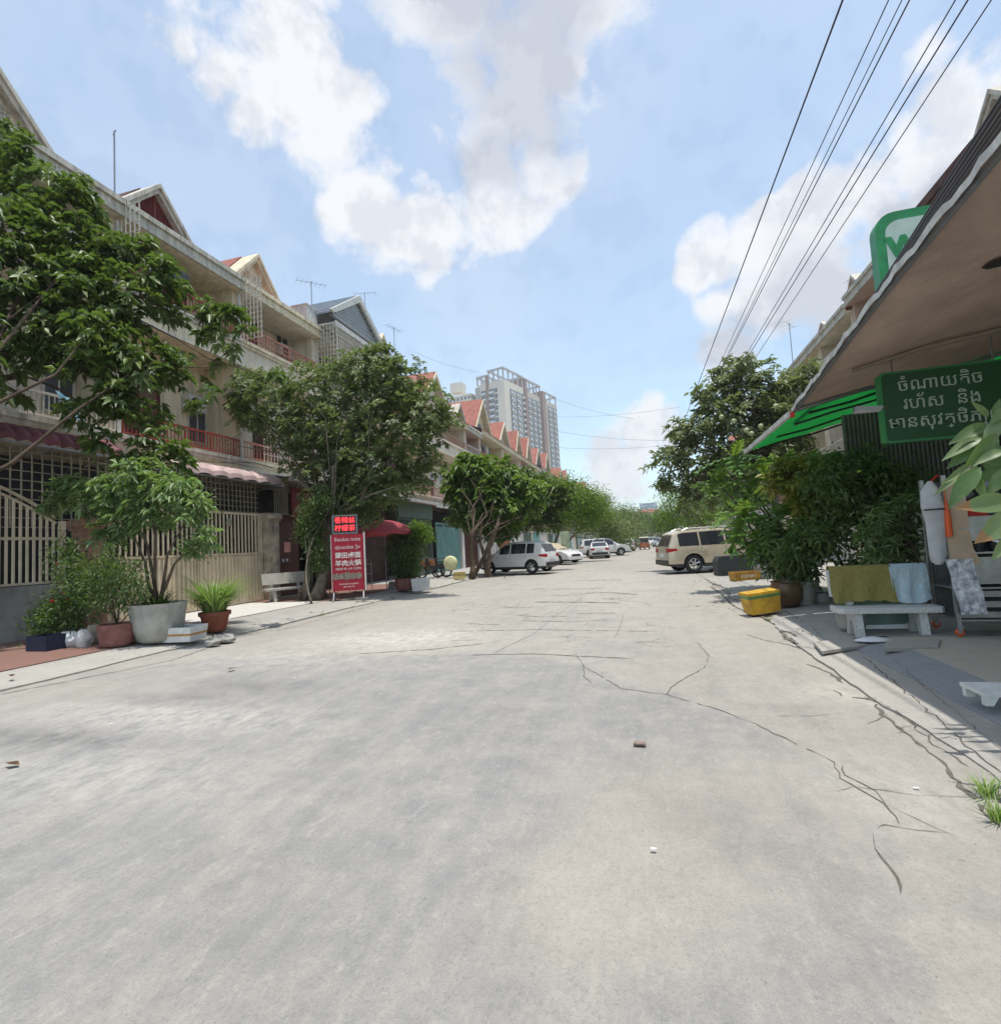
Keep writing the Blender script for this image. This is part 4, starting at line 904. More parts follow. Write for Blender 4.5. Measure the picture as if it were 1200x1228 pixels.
# curtain-like dark stall front past the sign
MB().box(-12.9, -12.8, 18.9, 21.2, .1, 3.6).build('stall_wall', maroon, None, label='dark maroon stall wall behind the red parasol', cat='wall')
MB().box(-12.9, -12.8, 21.25, 24.6, .1, 4.1).build('stall_wall', mat('dark_brown_board', (.07, .03, .028), .7, .3), None, label='dark brown board wall right of the parasol top', cat='wall')
# barred gates further along
big_gate('dark green barred sliding gate right of the red parasol', 24.8, 29.4, 3.2, -12.3, 3, greenbar, greengate, solid=.3, nb=5)
MB().box(-12.4, -12.2, 24.8, 29.4, 3.34, 4.2).build('gate_header', greengate, None, label='dark green panel over the green barred gate', cat='panel')
big_gate('pale teal solid gate left of the white parked car', 30.0, 34.2, 3.1, -12.3, 3, tealw, tealw, solid=.9, nb=6)
pillar('white pillar right of the teal gate', 34.5, h=3.1, m=white_r)
big_gate('dark red gate behind the twin tree trunks', 35.1, 38.2, 3.0, -12.3, 2, maroon, maroon, solid=.9, nb=8, pieces=False)
pillar('white pillar between dark red gate and grey-white gate', 38.5, h=3.2, m=white_r)
big_gate('grey-white gate above the white car roof', 39.1, 43.6, 3.1, -12.3, 2, whiterail, white_r, solid=.9, nb=8, pieces=False)
pillar('white arched pillar left of the orange gate', 43.8, h=3.0, m=white_r)
big_gate('orange-brown gate above the white car', 44.4, 48.2, 3.0, -12.3, 2, mat('orange_gate', (.42, .17, .07), .6), MATS['orange_gate'], solid=.9, nb=8, pieces=False)
pillar('white pillar right of the orange gate', 48.4, h=3.0, m=white_r)
gy = 49.2; k = 0
while gy < 140:
    big_gate(ORD[k] + ' gate beyond the orange-brown gate, counting away along the left side', gy, gy + 4.1, 2.9, -12.3, 2, [whiterail, greengate, tealw][k % 3], [white_r, greengate, tealw][k % 3], solid=.9, nb=6, pieces=False, group='far gates on the left')
    pillar(ORD[k] + ' gate pillar beyond the orange-brown gate on the left side', gy + 4.2, h=3.0, m=[white_r, cream2][k % 2], group='far gate pillars'); gy += 4.9; k += 1
gy = 12; k = 0
while gy < 130:
    big_gate(ORD[k] + ' gate behind the greenery on the right, counting away from the bench', gy, gy + 4.1, 2.9, 7.6, 2, [whiterail, greengate][k % 2], [cream2, greengate, white_r][k % 3], solid=.9, nb=6, pieces=False, group='gates on the right')
    pillar(ORD[k] + ' gate pillar behind the greenery on the right side', gy + 4.2, 7.6, 3.0, .5, [white_r, cream2][k % 2], group='gate pillars on the right'); gy += 4.9; k += 1

# ------------------------------------------------------------------ furniture and small things, left pavement
def bench(name, label, loc, rz, L_=1.45, m=benchm, seat_h=.44, d=.38, back=True):
    """stone bench; long axis local y, seat faces +x"""
    o = thing(name, label, 'bench', loc, rz)
    s = MB(); s.prism([(-.19, -L_ / 2), (.17, -L_ / 2), (.20, -L_ / 2 + .04), (.20, L_ / 2 - .04), (.17, L_ / 2), (-.19, L_ / 2)], .07, 'z', seat_h - .07); s.build('seat', m, o)
    for y in (-L_ * .31, L_ * .31):
        l = MB(); l.prism([(-.2, 0), (-.1, 0), (-.06, seat_h * .55), (.04, seat_h * .55), (.1, 0), (.19, 0), (.15, seat_h * .6), (.13, seat_h - .072), (-.16, seat_h - .072), (-.15, seat_h * .5)], .09, 'y', y - .045); l.build('leg', m, o)
        if back: l = MB(); l.prism([(-.19, seat_h), (-.13, seat_h), (-.17, seat_h + .2), (-.23, seat_h + .2)], .1, 'y', y - .05); l.build('back_post', m, o)
    if back:
        s = MB(); s.prism([(-.17, seat_h + .12), (-.12, seat_h + .12), (-.19, seat_h + .48), (-.245, seat_h + .46)], L_, 'y', -L_ / 2); s.build('backrest', m, o)
    return o
bench('stone_bench', 'grey terrazzo bench standing against the mottled gate pillar on the left pavement', (-11.35, 14.75, .115), R(-28), 1.5)
def pot(name, label, loc, prof, m, plant_h=0, cat='flower pot', scale=1., rz=0.):
    o = thing(name, label, cat, loc, rz); r, h = prof[-1]
    inner = [(r - .03, h), (r - .045, h - .06), (0.0, h - .06)]
    MB().lathe([(0, 0)] + prof + inner[:2], 24).build('pot', m, o, smooth=50); MB().lathe([(0, h - .07), (r - .04, h - .07)], 18).build('soil', soil, o); return o
def leaf_ball(o, blobs, nclump, per, leaf, wid, m, seed, spread=.1, name='foliage', **k):
    rs = np.random.RandomState(seed); c, P = foliage(name, blobs, nclump, per, leaf, wid, m, o, rs, spread=spread, **k); return P
def stems(o, base, ends, r, m, seed, name='stem', mid=.5):
    rs = np.random.RandomState(seed)
    for e in ends:
        b = Vector(base) + Vector((rs.uniform(-.06, .06), rs.uniform(-.06, .06), 0)); e = Vector(e); M = b.lerp(e, .5) + Vector((rs.normal() * .06, rs.normal() * .06, e.length * .06))
        MB().tube([b, b.lerp(M, .5) + Vector((rs.normal() * .02, 0, 0)), M, M.lerp(e, .6), e], [r, r * .9, r * .7, r * .45, r * .2], 6).build(name, m, o, smooth=True)
# big cement pot with a small tree
p0 = G(190, 769, .11)
o = pot('potted_tree', 'large grey cement pot holding a small tree with long leaves, left pavement', p0, [(.26, 0), (.34, .05), (.42, .3), (.455, .62), (.475, .70)], cempot, cat='potted plant')
rr = lambda u, v, y: tuple(AY(u, v, y) - p0)
bl = pb([(140, 590, 26), (170, 575, 28), (200, 585, 22), (230, 610, 24), (215, 590, 20), (248, 640, 16), (180, 612, 26), (150, 620, 20), (110, 600, 24), (85, 590, 20), (65, 605, 14), (235, 655, 14), (130, 640, 16)], p0.y)
bl = [(b[0] - p0.x, b[1] - p0.y, b[2] - p0.z, b[3], b[4], b[5]) for b in bl]
P = leaf_ball(o, bl, 400, 11, .18, .32, lpale, 3, .07, rosette=True, droop=.4)
leaf_ball(o, bl, 150, 14, .07, .38, ldark, 4, .12, name='small_foliage')
stems(o, (0, 0, .6), [rr(150, 600, p0.y), rr(175, 580, p0.y), rr(160, 640, p0.y), rr(225, 620, p0.y), rr(240, 640, p0.y)], .032, bark, 5)
link(blade_mesh('spider_leaves', 130, .42, .5, .022, ldark, np.random.RandomState(4), .7, .25), 'undergrowth', o, (0, 0, .62), 'stuff')
# pink pot with ferny tree
p1 = G(140, 775, .11)
o = pot('potted_plant', 'faded pink round pot with feathery dark green plant, left of the big cement pot', p1, [(.19, 0), (.245, .04), (.25, .07), (.285, .34), (.29, .40)], pinkpot, cat='potted plant')
bl = pb([(120, 690, 24), (150, 685, 22), (100, 700, 18), (140, 715, 22), (115, 725, 16), (160, 705, 18), (130, 670, 16), (95, 675, 12)], p1.y)
bl = [(b[0] - p1.x, b[1] - p1.y, b[2] - p1.z, b[3], b[4], b[5]) for b in bl]
P = leaf_ball(o, bl, 300, 12, .085, .34, ldark, 6, .07, droop=.3); stems(o, (0, 0, .34), [tuple(q) for q in P[:5]], .012, bark, 6)
# dark plants and pots at the foot of the wall
for k, (u, v, hgt, lb) in enumerate([(62, 772, .9, 'dark bushy plant in the shade against the low grey wall'), (85, 774, 1.5, 'red-flowered dark shrub rising beside the curved fence top')]):
    p = G(u, v, .11); o = thing('shrub', lb, 'plant', p)
    s = [(0, 0, hgt * .4, .33, .33, hgt * .38), (.15, .1, hgt * .75, .28, .3, hgt * .3), (-.1, 0, hgt * 1.1 if k else hgt * .6, .22, .25, hgt * .3)]
    P = leaf_ball(o, s, 160, 12, .1, .4, ldark, 20 + k, .09); stems(o, (0, 0, 0), [tuple(q) for q in P[:5]], .014, bark, 20 + k)
    if k:
        for j in range(7): q = Vector(P[j * 3]); MB().lathe([(0, -.03), (.035, -.01), (.03, .02), (0, .03)], 7).build('flower', redp, o, loc=q + Vector((0, -.1, .05)))
o = thing('crate', 'dark blue plastic crate in the shade left of the white sacks', 'crate', G(55, 780, .11)); b = MB(); b.box(-.24, .24, -.16, .16, 0, .03); b.box(-.24, .24, -.16, -.145, .03, .27); b.box(-.24, .24, .145, .16, .03, .27); b.box(-.24, -.225, -.145, .145, .03, .27); b.box(.225, .24, -.145, .145, .03, .27); b.build('crate_shell', mat('dark_blue_plastic', (.02, .028, .06), .5), o)
def sack(label, p, w, h, m, seed, cat='sack'):
    rs = np.random.RandomState(seed); o = thing('sack', label, cat, p, rs.uniform(-.5, .5)); pr = []
    b = MB(); n = 14
    for k in range(7):
        s = k / 6; r = w * (.8 + .35 * math.sin(s * 2.6)) * (1 - .35 * s ** 3); base = len(b.v)
        for j in range(n): a = 6.283 * j / n; q = r * (1 + .10 * math.sin(3 * a + seed + s * 4) + .06 * rs.normal()) / max(abs(math.cos(a)), abs(math.sin(a))) ** .75; b.v.append((q * math.cos(a), q * .75 * math.sin(a), h * s + .015 * rs.normal() * (k > 0)))
        if k:
            for j in range(n): b.f.append((base - n + j, base - n + (j + 1) % n, base + (j + 1) % n, base + j)); b.mi.append(0)
    b.f.append(tuple(range(base, base + n))); b.mi.append(0); b.f.append(tuple(range(0, n))); b.mi.append(0); b.build('sack_body', m, o, smooth=60)
sack('white printed sack standing left of the pink pot', G(83, 776, .11), .17, .27, plasticw, 2); sack('crumpled white sack beside the pink pot', G(100, 776, .11), .12, .3, foam, 3); sack('beige cloth bag tucked behind the pink pot', G(114, 772, .11), .15, .36, mat('beige_cloth', (.42, .35, .28), .85, .25, 8), 4)
# styrofoam tray
def foam_box(name, label, p, rz, L_, D, H, m, t=.035, tape=None, tilt=(0, 0), fill=None, lid=False, tapez=(.45, .62)):
    o = thing(name, label, 'box', p, rz); o.rotation_euler = (tilt[0], tilt[1], rz); b = MB()
    def frust(x0, x1, y0, y1, z0, z1, fl=.04):
        n = len(b.v); b.v += [(x0, y0, z0), (x1, y0, z0), (x1, y1, z0), (x0, y1, z0), (x0 - fl, y0 - fl, z1), (x1 + fl, y0 - fl, z1), (x1 + fl, y1 + fl, z1), (x0 - fl, y1 + fl, z1)]
        return n
    X, Y = L_ / 2, D / 2; fl = .03
    n = frust(-X, X, -Y, Y, 0, H, fl); m2 = frust(-X + t, X - t, -Y + t, Y - t, .04, H, fl)
    b.f += [(n, n + 3, n + 2, n + 1)] + [(n + i, n + (i + 1) % 4, n + 4 + (i + 1) % 4, n + 4 + i) for i in range(4)] + [(m2 + i, m2 + 4 + i, m2 + 4 + (i + 1) % 4, m2 + (i + 1) % 4) for i in range(4)] + [(m2, m2 + 1, m2 + 2, m2 + 3)] + [(n + 4 + i, n + 4 + (i + 1) % 4, m2 + 4 + (i + 1) % 4, m2 + 4 + i) for i in range(4)]
    b.mi = [0] * len(b.f); b.build('box_body', m, o)
    if tape:
        tb = MB(); e = .003
        za, zb = H * tapez[0], H * tapez[1]; g = lambda z: fl * z / H + e
        for (sx, sy) in ((0, -1), (0, 1), (1, 0), (-1, 0)):
            if sy: tb.quad((-X - g(za), sy * (Y + g(za)), za), (X + g(za), sy * (Y + g(za)), za), (X + g(zb), sy * (Y + g(zb)), zb), (-X - g(zb), sy * (Y + g(zb)), zb))
            else: tb.quad((sx * (X + g(za)), -Y - g(za), za), (sx * (X + g(za)), Y + g(za), za), (sx * (X + g(zb)), Y + g(zb), zb), (sx * (X + g(zb)), -Y - g(zb), zb))
        tb.build('tape', tape, o)
    if lid: MB().box(-X - .035, X + .035, -Y - .035, Y + .035, H + .002, H + .05).build('lid', m, o)
    if fill:
        s = MB(); rs = np.random.RandomState(5)
        for k in range(4): q = (rs.uniform(-X * .4, X * .5), rs.uniform(-Y * .4, Y * .4)); s.lathe([(0, .06), (.09, .08), (.11, H * .6), (.05, H * .9), (0, H * .88)], 9, q)
        s.build('plastic_bag', fill, o, smooth=True)
    return o
foam_box('foam_box', 'open dirty white styrofoam box with orange tape and a blue bag inside', G(219, 768, .10), R(8), .62, .42, .26, foam, tape=yellowtape, fill=mat('light_blue_bag', (.22, .40, .55), .5, .3, 10), tapez=(.42, .56))
# terracotta pot with grass
p2 = G(258, 757, .10)
o = pot('potted_grass', 'terracotta pot overflowing with long pale grass, right of the styrofoam box', p2, [(.17, 0), (.2, .02), (.26, .30), (.30, .33), (.30, .40)], terracotta, cat='potted plant')
link(blade_mesh('grass_blades', 520, 1.0, 1.0, .030, lgrass, np.random.RandomState(8), .75, .2), 'grass', o, (0, 0, .34), 'stuff')
# broken kerb lump near pot
for k, (u, v, s) in enumerate([(268, 768, .22), (255, 772, .14)]):
    rs = np.random.RandomState(k); b = MB(); b.lathe([(0, -.03), (s, -.02), (s * 1.05, .04), (s * .6, .085), (0, .09)], 9)
    b.v = [(x * (1 + .2 * rs.normal()), y * .7 * (1 + .2 * rs.normal()), z * (1 + .2 * rs.normal())) for x, y, z in b.v]; b.build('stone', conc, None, loc=G(u, v, .06), label=['broken concrete lump below the terracotta pot', 'small broken kerb piece beside the styrofoam box'][k], cat='stone')
# A-frame sign with LED box
aL = G(397, 722, .11); aR = G(431, 722, .11)
aL = Vector((-9.75, 14.15, .11)); 
q0 = G(399, 721, .11); q1 = G(428, 723, .11); dd = (q1 - q0); 
o = thing('standing_sign', 'tall red standing restaurant sign with white lettering and food pictures by the kerb', 'sign', q0, R(27)); Wd = .98
PX = lambda v: (AY(412, v, q0.y).z - .11)
zt, zb_ = 2.03, .30
MB().box(.02, Wd, -.07, .07, zb_, zt).build('panel', signred, o)
e = MB(); e.box(Wd + .003, Wd + .04, -.12, .12, zb_ - .02, zt + .05); e.box(0, .017, -.09, .09, zb_, zt); e.build('side_frame', foam, o)
for xx in (.05, Wd - .05):
    for yy_ in (-.3, .12): MB().tube([(xx, 0, zb_), (xx, yy_, 0)], .022, 6).build('leg', pipe, o)
MB().box(Wd - .28, Wd + .1, -.42, -.3, 0, .07).build('foot_weight', conc, o)
txt = signwhite; fm = lambda x, z: face_mat(Vector((x, -.074, z)), (1, 0, 0))
cxm = (Wd + .02) / 2
text_mesh('lettering', 'មីសាច់គោហាន', .13, txt, o, fm(cxm, 1.86), .002); text_mesh('lettering', 'ស៊ុបសាច់ចៀម', .13, txt, o, fm(cxm, 1.62), .002)
text_mesh('lettering', '莆田卤面', .195, txt, o, fm(cxm, 1.37), .002, bold=.004); text_mesh('lettering', '羊肉火锅', .195, txt, o, fm(cxm, 1.13), .002, bold=.004)
text_mesh('lettering', '海蛎煎 蛋 小炒 瓦煲饭', .078, txt, o, fm(cxm, .96), .002)
fp = MB()
for k in range(5): xx = .13 + k * .168; fp.tube([(xx, -.071, .74), (xx, -.078, .74)], [.10 if k != 2 else .125] * 2, 16)
fp.build('food_picture', mat('food_print', (.30, .26, .21), .6, .8, 25, 0, col2=(.07, .06, .05)), o)
text_mesh('lettering', 'ទទួលកម្មង់តាមទូរស័ព្ទ', .062, txt, o, fm(cxm, .50), .002); text_mesh('lettering', '087 668 9798', .06, txt, o, fm(cxm, .41), .002)
o = thing('led_sign', 'small black sign with glowing red characters mounted above the red standing sign', 'sign', q0 + Vector((0, 0, 2.08)), R(27))
MB().box(.10, .78, -.04, .06, 0, .52).build('case', blackp, o); f = MB()
for (a, b_, c, d_) in ((.07, .81, -.03, .0), (.07, .81, .52, .55), (.07, .10, .0, .52), (.78, .81, .0, .52)): f.box(a, b_, -.06, .07, c, d_)
f.build('frame', pipe, o); led = emat('led_red', (1., .04, .05), 1.3); m2 = lambda x, z: face_mat(Vector((x, -.045, z)), (1, 0, 0))
text_mesh('led_lettering', '香辣丝', .21, led, o, m2(.44, .385), .003); text_mesh('led_lettering', '柠檬茶', .21, led, o, m2(.44, .135), .003)
# red parasol
pc = AY(461, 640, 17.2); pc.z = .11
o = thing('parasol', 'dark red round parasol open over the table stuff left of the round shrub', 'parasol', pc)
MB().tube([(0, 0, 0), (0, 0, 2.66)], .02, 8).build('pole', pipe, o)
cb = MB(); nr, na = 7, 40; Rr = 1.13
for i in range(nr + 1):
    s = i / nr
    for k in range(na): a = 6.283 * k / na; sc = 1 - .045 * s * abs(math.sin(a * 4)); cb.v.append((Rr * s * sc * math.cos(a), Rr * s * sc * math.sin(a), 2.58 - .42 * s ** 1.9 - .03 * s * abs(math.sin(a * 4))))
for i in range(nr):
    for k in range(na): cb.f.append((i * na + k, i * na + (k + 1) % na, (i + 1) * na + (k + 1) % na, (i + 1) * na + k)); cb.mi.append(0)
cl = cb.build('canopy', redcloth, o, smooth=True); v = MB()
for k in range(na): a, b_ = 6.283 * k / na, 6.283 * (k + 1) / na; q = lambda a, z: (Rr * (1 - .045 * abs(math.sin(a * 4))) * math.cos(a), Rr * (1 - .045 * abs(math.sin(a * 4))) * math.sin(a), z - .03 * abs(math.sin(a * 4))); v.quad(q(a, 2.16), q(b_, 2.16), q(b_, 2.04), q(a, 2.04))
v.build('valance', redcloth, cl)
for k in range(8): a = 6.283 * k / 8; MB().tube([(0, 0, 2.54), (Rr * .96 * math.cos(a), Rr * .96 * math.sin(a), 2.14)], .007, 4).build('rib', pipe, o)
b = MB(); b.prism([(-.16, 0), (.16, 0), (.09, .3), (-.09, .3)], .26, 'y', -.13); b.build('base_block', conc, None, loc=G(471, 707, .11), label='grey concrete base block at the foot of the parasol pole', cat='base block')
# folding rack and stool under the parasol
o = thing('rack', 'metal wire rack with bottles standing under the red parasol', 'rack', (-10.15, 17.3, .11)); f = MB()
for x in (-.35, .35):
    for y in (-.2, .2): f.tube([(x, y, 0), (x, y, 1.1)], .014, 5)
f.build('posts', pipe, o)
for z in (.3, .65, 1.0): MB().box(-.36, .36, -.21, .21, z, z + .015).build('shelf', steel, o)
for k in range(9):
    zz = (.315, .665, 1.015)[k % 3]; MB().lathe([(0, 0), (.045, 0), (.045, .16), (.018, .2), (.018, .24), (0, .24)], 8).build('bottle', [blackp, redp, mat('amber', (.25, .12, .03), .3)][k % 3], None, loc=(-10.15 + (-.22, 0, .24)[k // 3], 17.25 + (k % 3 - 1) * .05, .11 + zz), label=['left', 'middle', 'right'][k // 3] + ' small bottle on the ' + ['lower', 'middle', 'top'][k % 3] + ' shelf of the wire rack under the parasol', cat='bottle', group='bottles on the wire rack')
for k, (x, y, m_, lb) in enumerate([(-11.2, 17.2, redp, 'red plastic stool in the shadow left under the parasol'), (-10.9, 18.3, blackp, 'dark plastic stool behind the wire rack')]):
    o = thing('stool', lb, 'stool', (x, y, .12)); MB().lathe([(0, .42), (.16, .42), (.165, .45), (0, .455)], 14).build('seat', m_, o)
    for j in range(4): a = 6.283 * j / 4 + .7; MB().tube([(.11 * math.cos(a), .11 * math.sin(a), .42), (.17 * math.cos(a), .17 * math.sin(a), 0)], .014, 5).build('leg', m_, o)
# mannequin-like post / poster stand behind
MB().box(-.02, .02, -.28, .28, 0, 1.5).build('notice_board', mat('pink_board', (.38, .12, .10), .6), None, loc=(-11.9, 18.6, .12), label='dull pink upright board behind the wire rack', cat='board')
# round shrub in pot, brick pot, styrofoam cube
p3 = G(486, 708, .11)
o = pot('potted_shrub', 'dense round shrub in a low earthen pot beside the red parasol', p3, [(.22, 0), (.33, .05), (.37, .22), (.36, .40), (.39, .45)], pinkpot, cat='potted plant')
bl = pb([(478, 660, 15), (492, 655, 16), (500, 642, 13), (484, 672, 15), (494, 680, 12), (480, 645, 12), (508, 640, 9), (486, 690, 10)], p3.y); bl = [(b[0] - p3.x, b[1] - p3.y, b[2] - p3.z, b[3], b[4], b[5]) for b in bl]
P = leaf_ball(o, bl, 520, 15, .13, .45, ldark, 31, .09); bl2 = pb([(506, 638, 10), (500, 632, 8), (512, 645, 6)], p3.y - .2); bl2 = [(b[0] - p3.x, b[1] - p3.y, b[2] - p3.z, b[3], b[4], b[5]) for b in bl2]
leaf_ball(o, bl2, 60, 13, .13, .36, lbright, 32, .07, name='sunlit_foliage'); stems(o, (0, 0, .4), [tuple(q) for q in P[:6]], .02, bark, 6)  # upper right leaves brighter: the sunlit side put into the leaf colour
pot('flower_pot', 'small brick red empty pot between the round shrub and the white styrofoam cube', G(495, 707, .11), [(.13, 0), (.17, .3), (.19, .36)], terracotta)
foam_box('foam_box', 'closed white styrofoam cube box at the pavement edge right of the brick red pot', G(505, 708, .10), R(20), .58, .42, .38, foam, lid=True)
# bicycle cart with round yellow-white lamp/drum, motorbike, crate
o = thing('hand_cart', 'dark framed hand cart with orange box parked before the green barred gate', 'cart', (-10.9, 24.4, .12), R(15)); f = MB()
for z in (.55, .95): f.tube([(-.2, -.4, z), (1.5, -.4, z)], .02, 5); f.tube([(-.2, .4, z), (1.5, .4, z)], .02, 5)
for x in (-.2, .35, .9, 1.5): f.tube([(x, -.4, .2), (x, -.4, .95)], .018, 5); f.tube([(x, .4, .2), (x, .4, .95)], .018, 5)
f.tube([(-.2, 0, .95), (-1.0, 0, 1.0)], .02, 5); f.build('frame', blackp, o); MB().box(-.15, .7, -.35, .35, .5, .9).build('box', mat('orange_brown_box', (.36, .15, .06), .6), o)
for y in (-.45, .45): MB().lathe([(.2, y - .02), (.26, y - .025), (.28, y), (.26, y + .025), (.2, y + .02), (.2, y - .02)], 20, (.9, .28), 'y').build('wheel', blackrub, o, smooth=True)
o = thing('drum', 'round pale yellow drum lit on the hand cart before the twin trunk tree', 'drum', AY(540, 675, 23.6)); MB().lathe([(0, -.14), (.27, -.14), (.33, -.09), (.34, 0), (.33, .09), (.27, .14), (0, .14)], 26, axis='y').build('drum_shell', mat('pale_yellow', (.66, .66, .38), .6, .15, 6), o, smooth=50); MB().lathe([(.325, .01), (.35, .01), (.35, .04), (.325, .04)], 26, axis='y').build('band', grillemat, o); o.rotation_euler = (0, 0, R(12))
def motorbike(label, loc, rz, m, group=None):
    o = thing('motorbike', label, 'motorbike', loc, rz, group)
    for x in (-.6, .62):
        w = MB().lathe([(.22, -.04), (.28, -.045), (.3, 0), (.28, .045), (.22, .04), (.22, -.04)], 20, (x, .3), 'y').build('wheel', blackrub, o, smooth=True); r = MB()
        for k in range(6): a = k * 1.047; r.tube([(x, 0, .3), (x + .22 * math.cos(a), 0, .3 + .22 * math.sin(a))], .01, 4)
        r.build('spokes', chrome, w)
    b = MB(); b.prism([(-.75, .62), (-.3, .45), (.1, .35), (.35, .75), (.42, .98), (.3, 1.0), (.15, .6), (-.1, .62), (-.3, .72), (-.85, .78)], .2, 'y', -.1); b.build('body', m, o)
    b = MB(); b.prism([(-.8, .79), (-.25, .74), (-.1, .68), (-.1, .74), (-.3, .82), (-.8, .86)], .22, 'y', -.11); b.build('seat', blackp, o)
    MB().tube([(.35, -.3, 1.05), (.4, 0, 1.0), (.35, .3, 1.05)], .014, 5).build('handlebar', pipe, o); MB().tube([(.62, .06, .3), (.4, .06, .98)], .02, 5).build('fork', pipe, o)
    MB().lathe([(0, -.0), (.07, .0), (.06, .08)], 10, (.45, .92), 'y').build('headlight', lampw, o); return o
motorbike('dark motorbike parked beside the pale yellow drum', (-10.1, 24.2, .12), R(200), blackp)
o = thing('crate', 'small yellow basket at the foot of the motorbike', 'crate', G(551, 694, .11), R(10)); b = MB(); b.box(-.25, .25, -.18, .18, 0, .03)
for a in np.linspace(-.24, .24, 7): b.box(a - .02, a + .02, -.18, -.165, .03, .28); b.box(a - .02, a + .02, .165, .18, .03, .28)
b.box(-.25, .25, -.185, -.16, .25, .3); b.box(-.25, .25, .16, .185, .25, .3); b.build('basket', mat('dull_yellow', (.5, .38, .08), .6), o)
# lone pavement sign
o = thing('street_sign', 'pale yellow-green upright sign board standing under the lime green tree', 'sign', (-9.35, 38.5, .12)); p = AY(678, 658, 38.5)
o.location = (p.x, 38.5, .12); MB().box(-.33, .33, -.03, .03, .9, 2.25).build('panel', mat('yellowgreen_board', (.48, .56, .36), .6), o); MB().box(-.35, .35, -.035, -.031, .87, .9).build('edge', pipe, o)
for x in (-.2, .2): MB().tube([(x, .05, 0), (x, .05, 1.2)], .025, 5).build('post', pipe, o)
# ------------------------------------------------------------------ cars
def carpaint(name, col, metal=.3, rough=.3): return mat(name, col, rough, .03, 2, 0, metal=metal, spec=.5, coat=.6)
SUV = dict(L=4.78, W=1.9, H=1.74, gc=.24, wb=2.79, rw=.36, belt=1.04,
           top=[(-2.39, .62), (-2.36, 1.02), (-2.12, 1.58), (-1.85, 1.70), (-.2, 1.74), (.45, 1.68), (1.28, 1.12), (1.9, 1.02), (2.25, .90), (2.36, .70), (2.39, .5)], win=[(-1.95, -1.15), (-1.08, -.12), (-.04, .78)])
CUV = dict(L=4.1, W=1.72, H=1.63, gc=.22, wb=2.53, rw=.335, belt=.98,
           top=[(-2.05, .6), (-2.02, 1.0), (-1.72, 1.48), (-1.5, 1.58), (-.3, 1.63), (.3, 1.57), (1.0, 1.10), (1.6, 1.0), (1.92, .86), (2.03, .62), (2.05, .45)], win=[(-1.45, -1.02), (-.95, -.08), (0., .62)])
SED = dict(L=4.5, W=1.74, H=1.44, gc=.18, wb=2.6, rw=.31, belt=.92,
           top=[(-2.25, .55), (-2.2, .95), (-1.7, 1.02), (-1.05, 1.36), (-.3, 1.44), (.2, 1.40), (1.0, .98), (1.7, .88), (2.1, .74), (2.22, .58), (2.25, .42)], win=[(-1.1, -.3), (-.24, .6)])
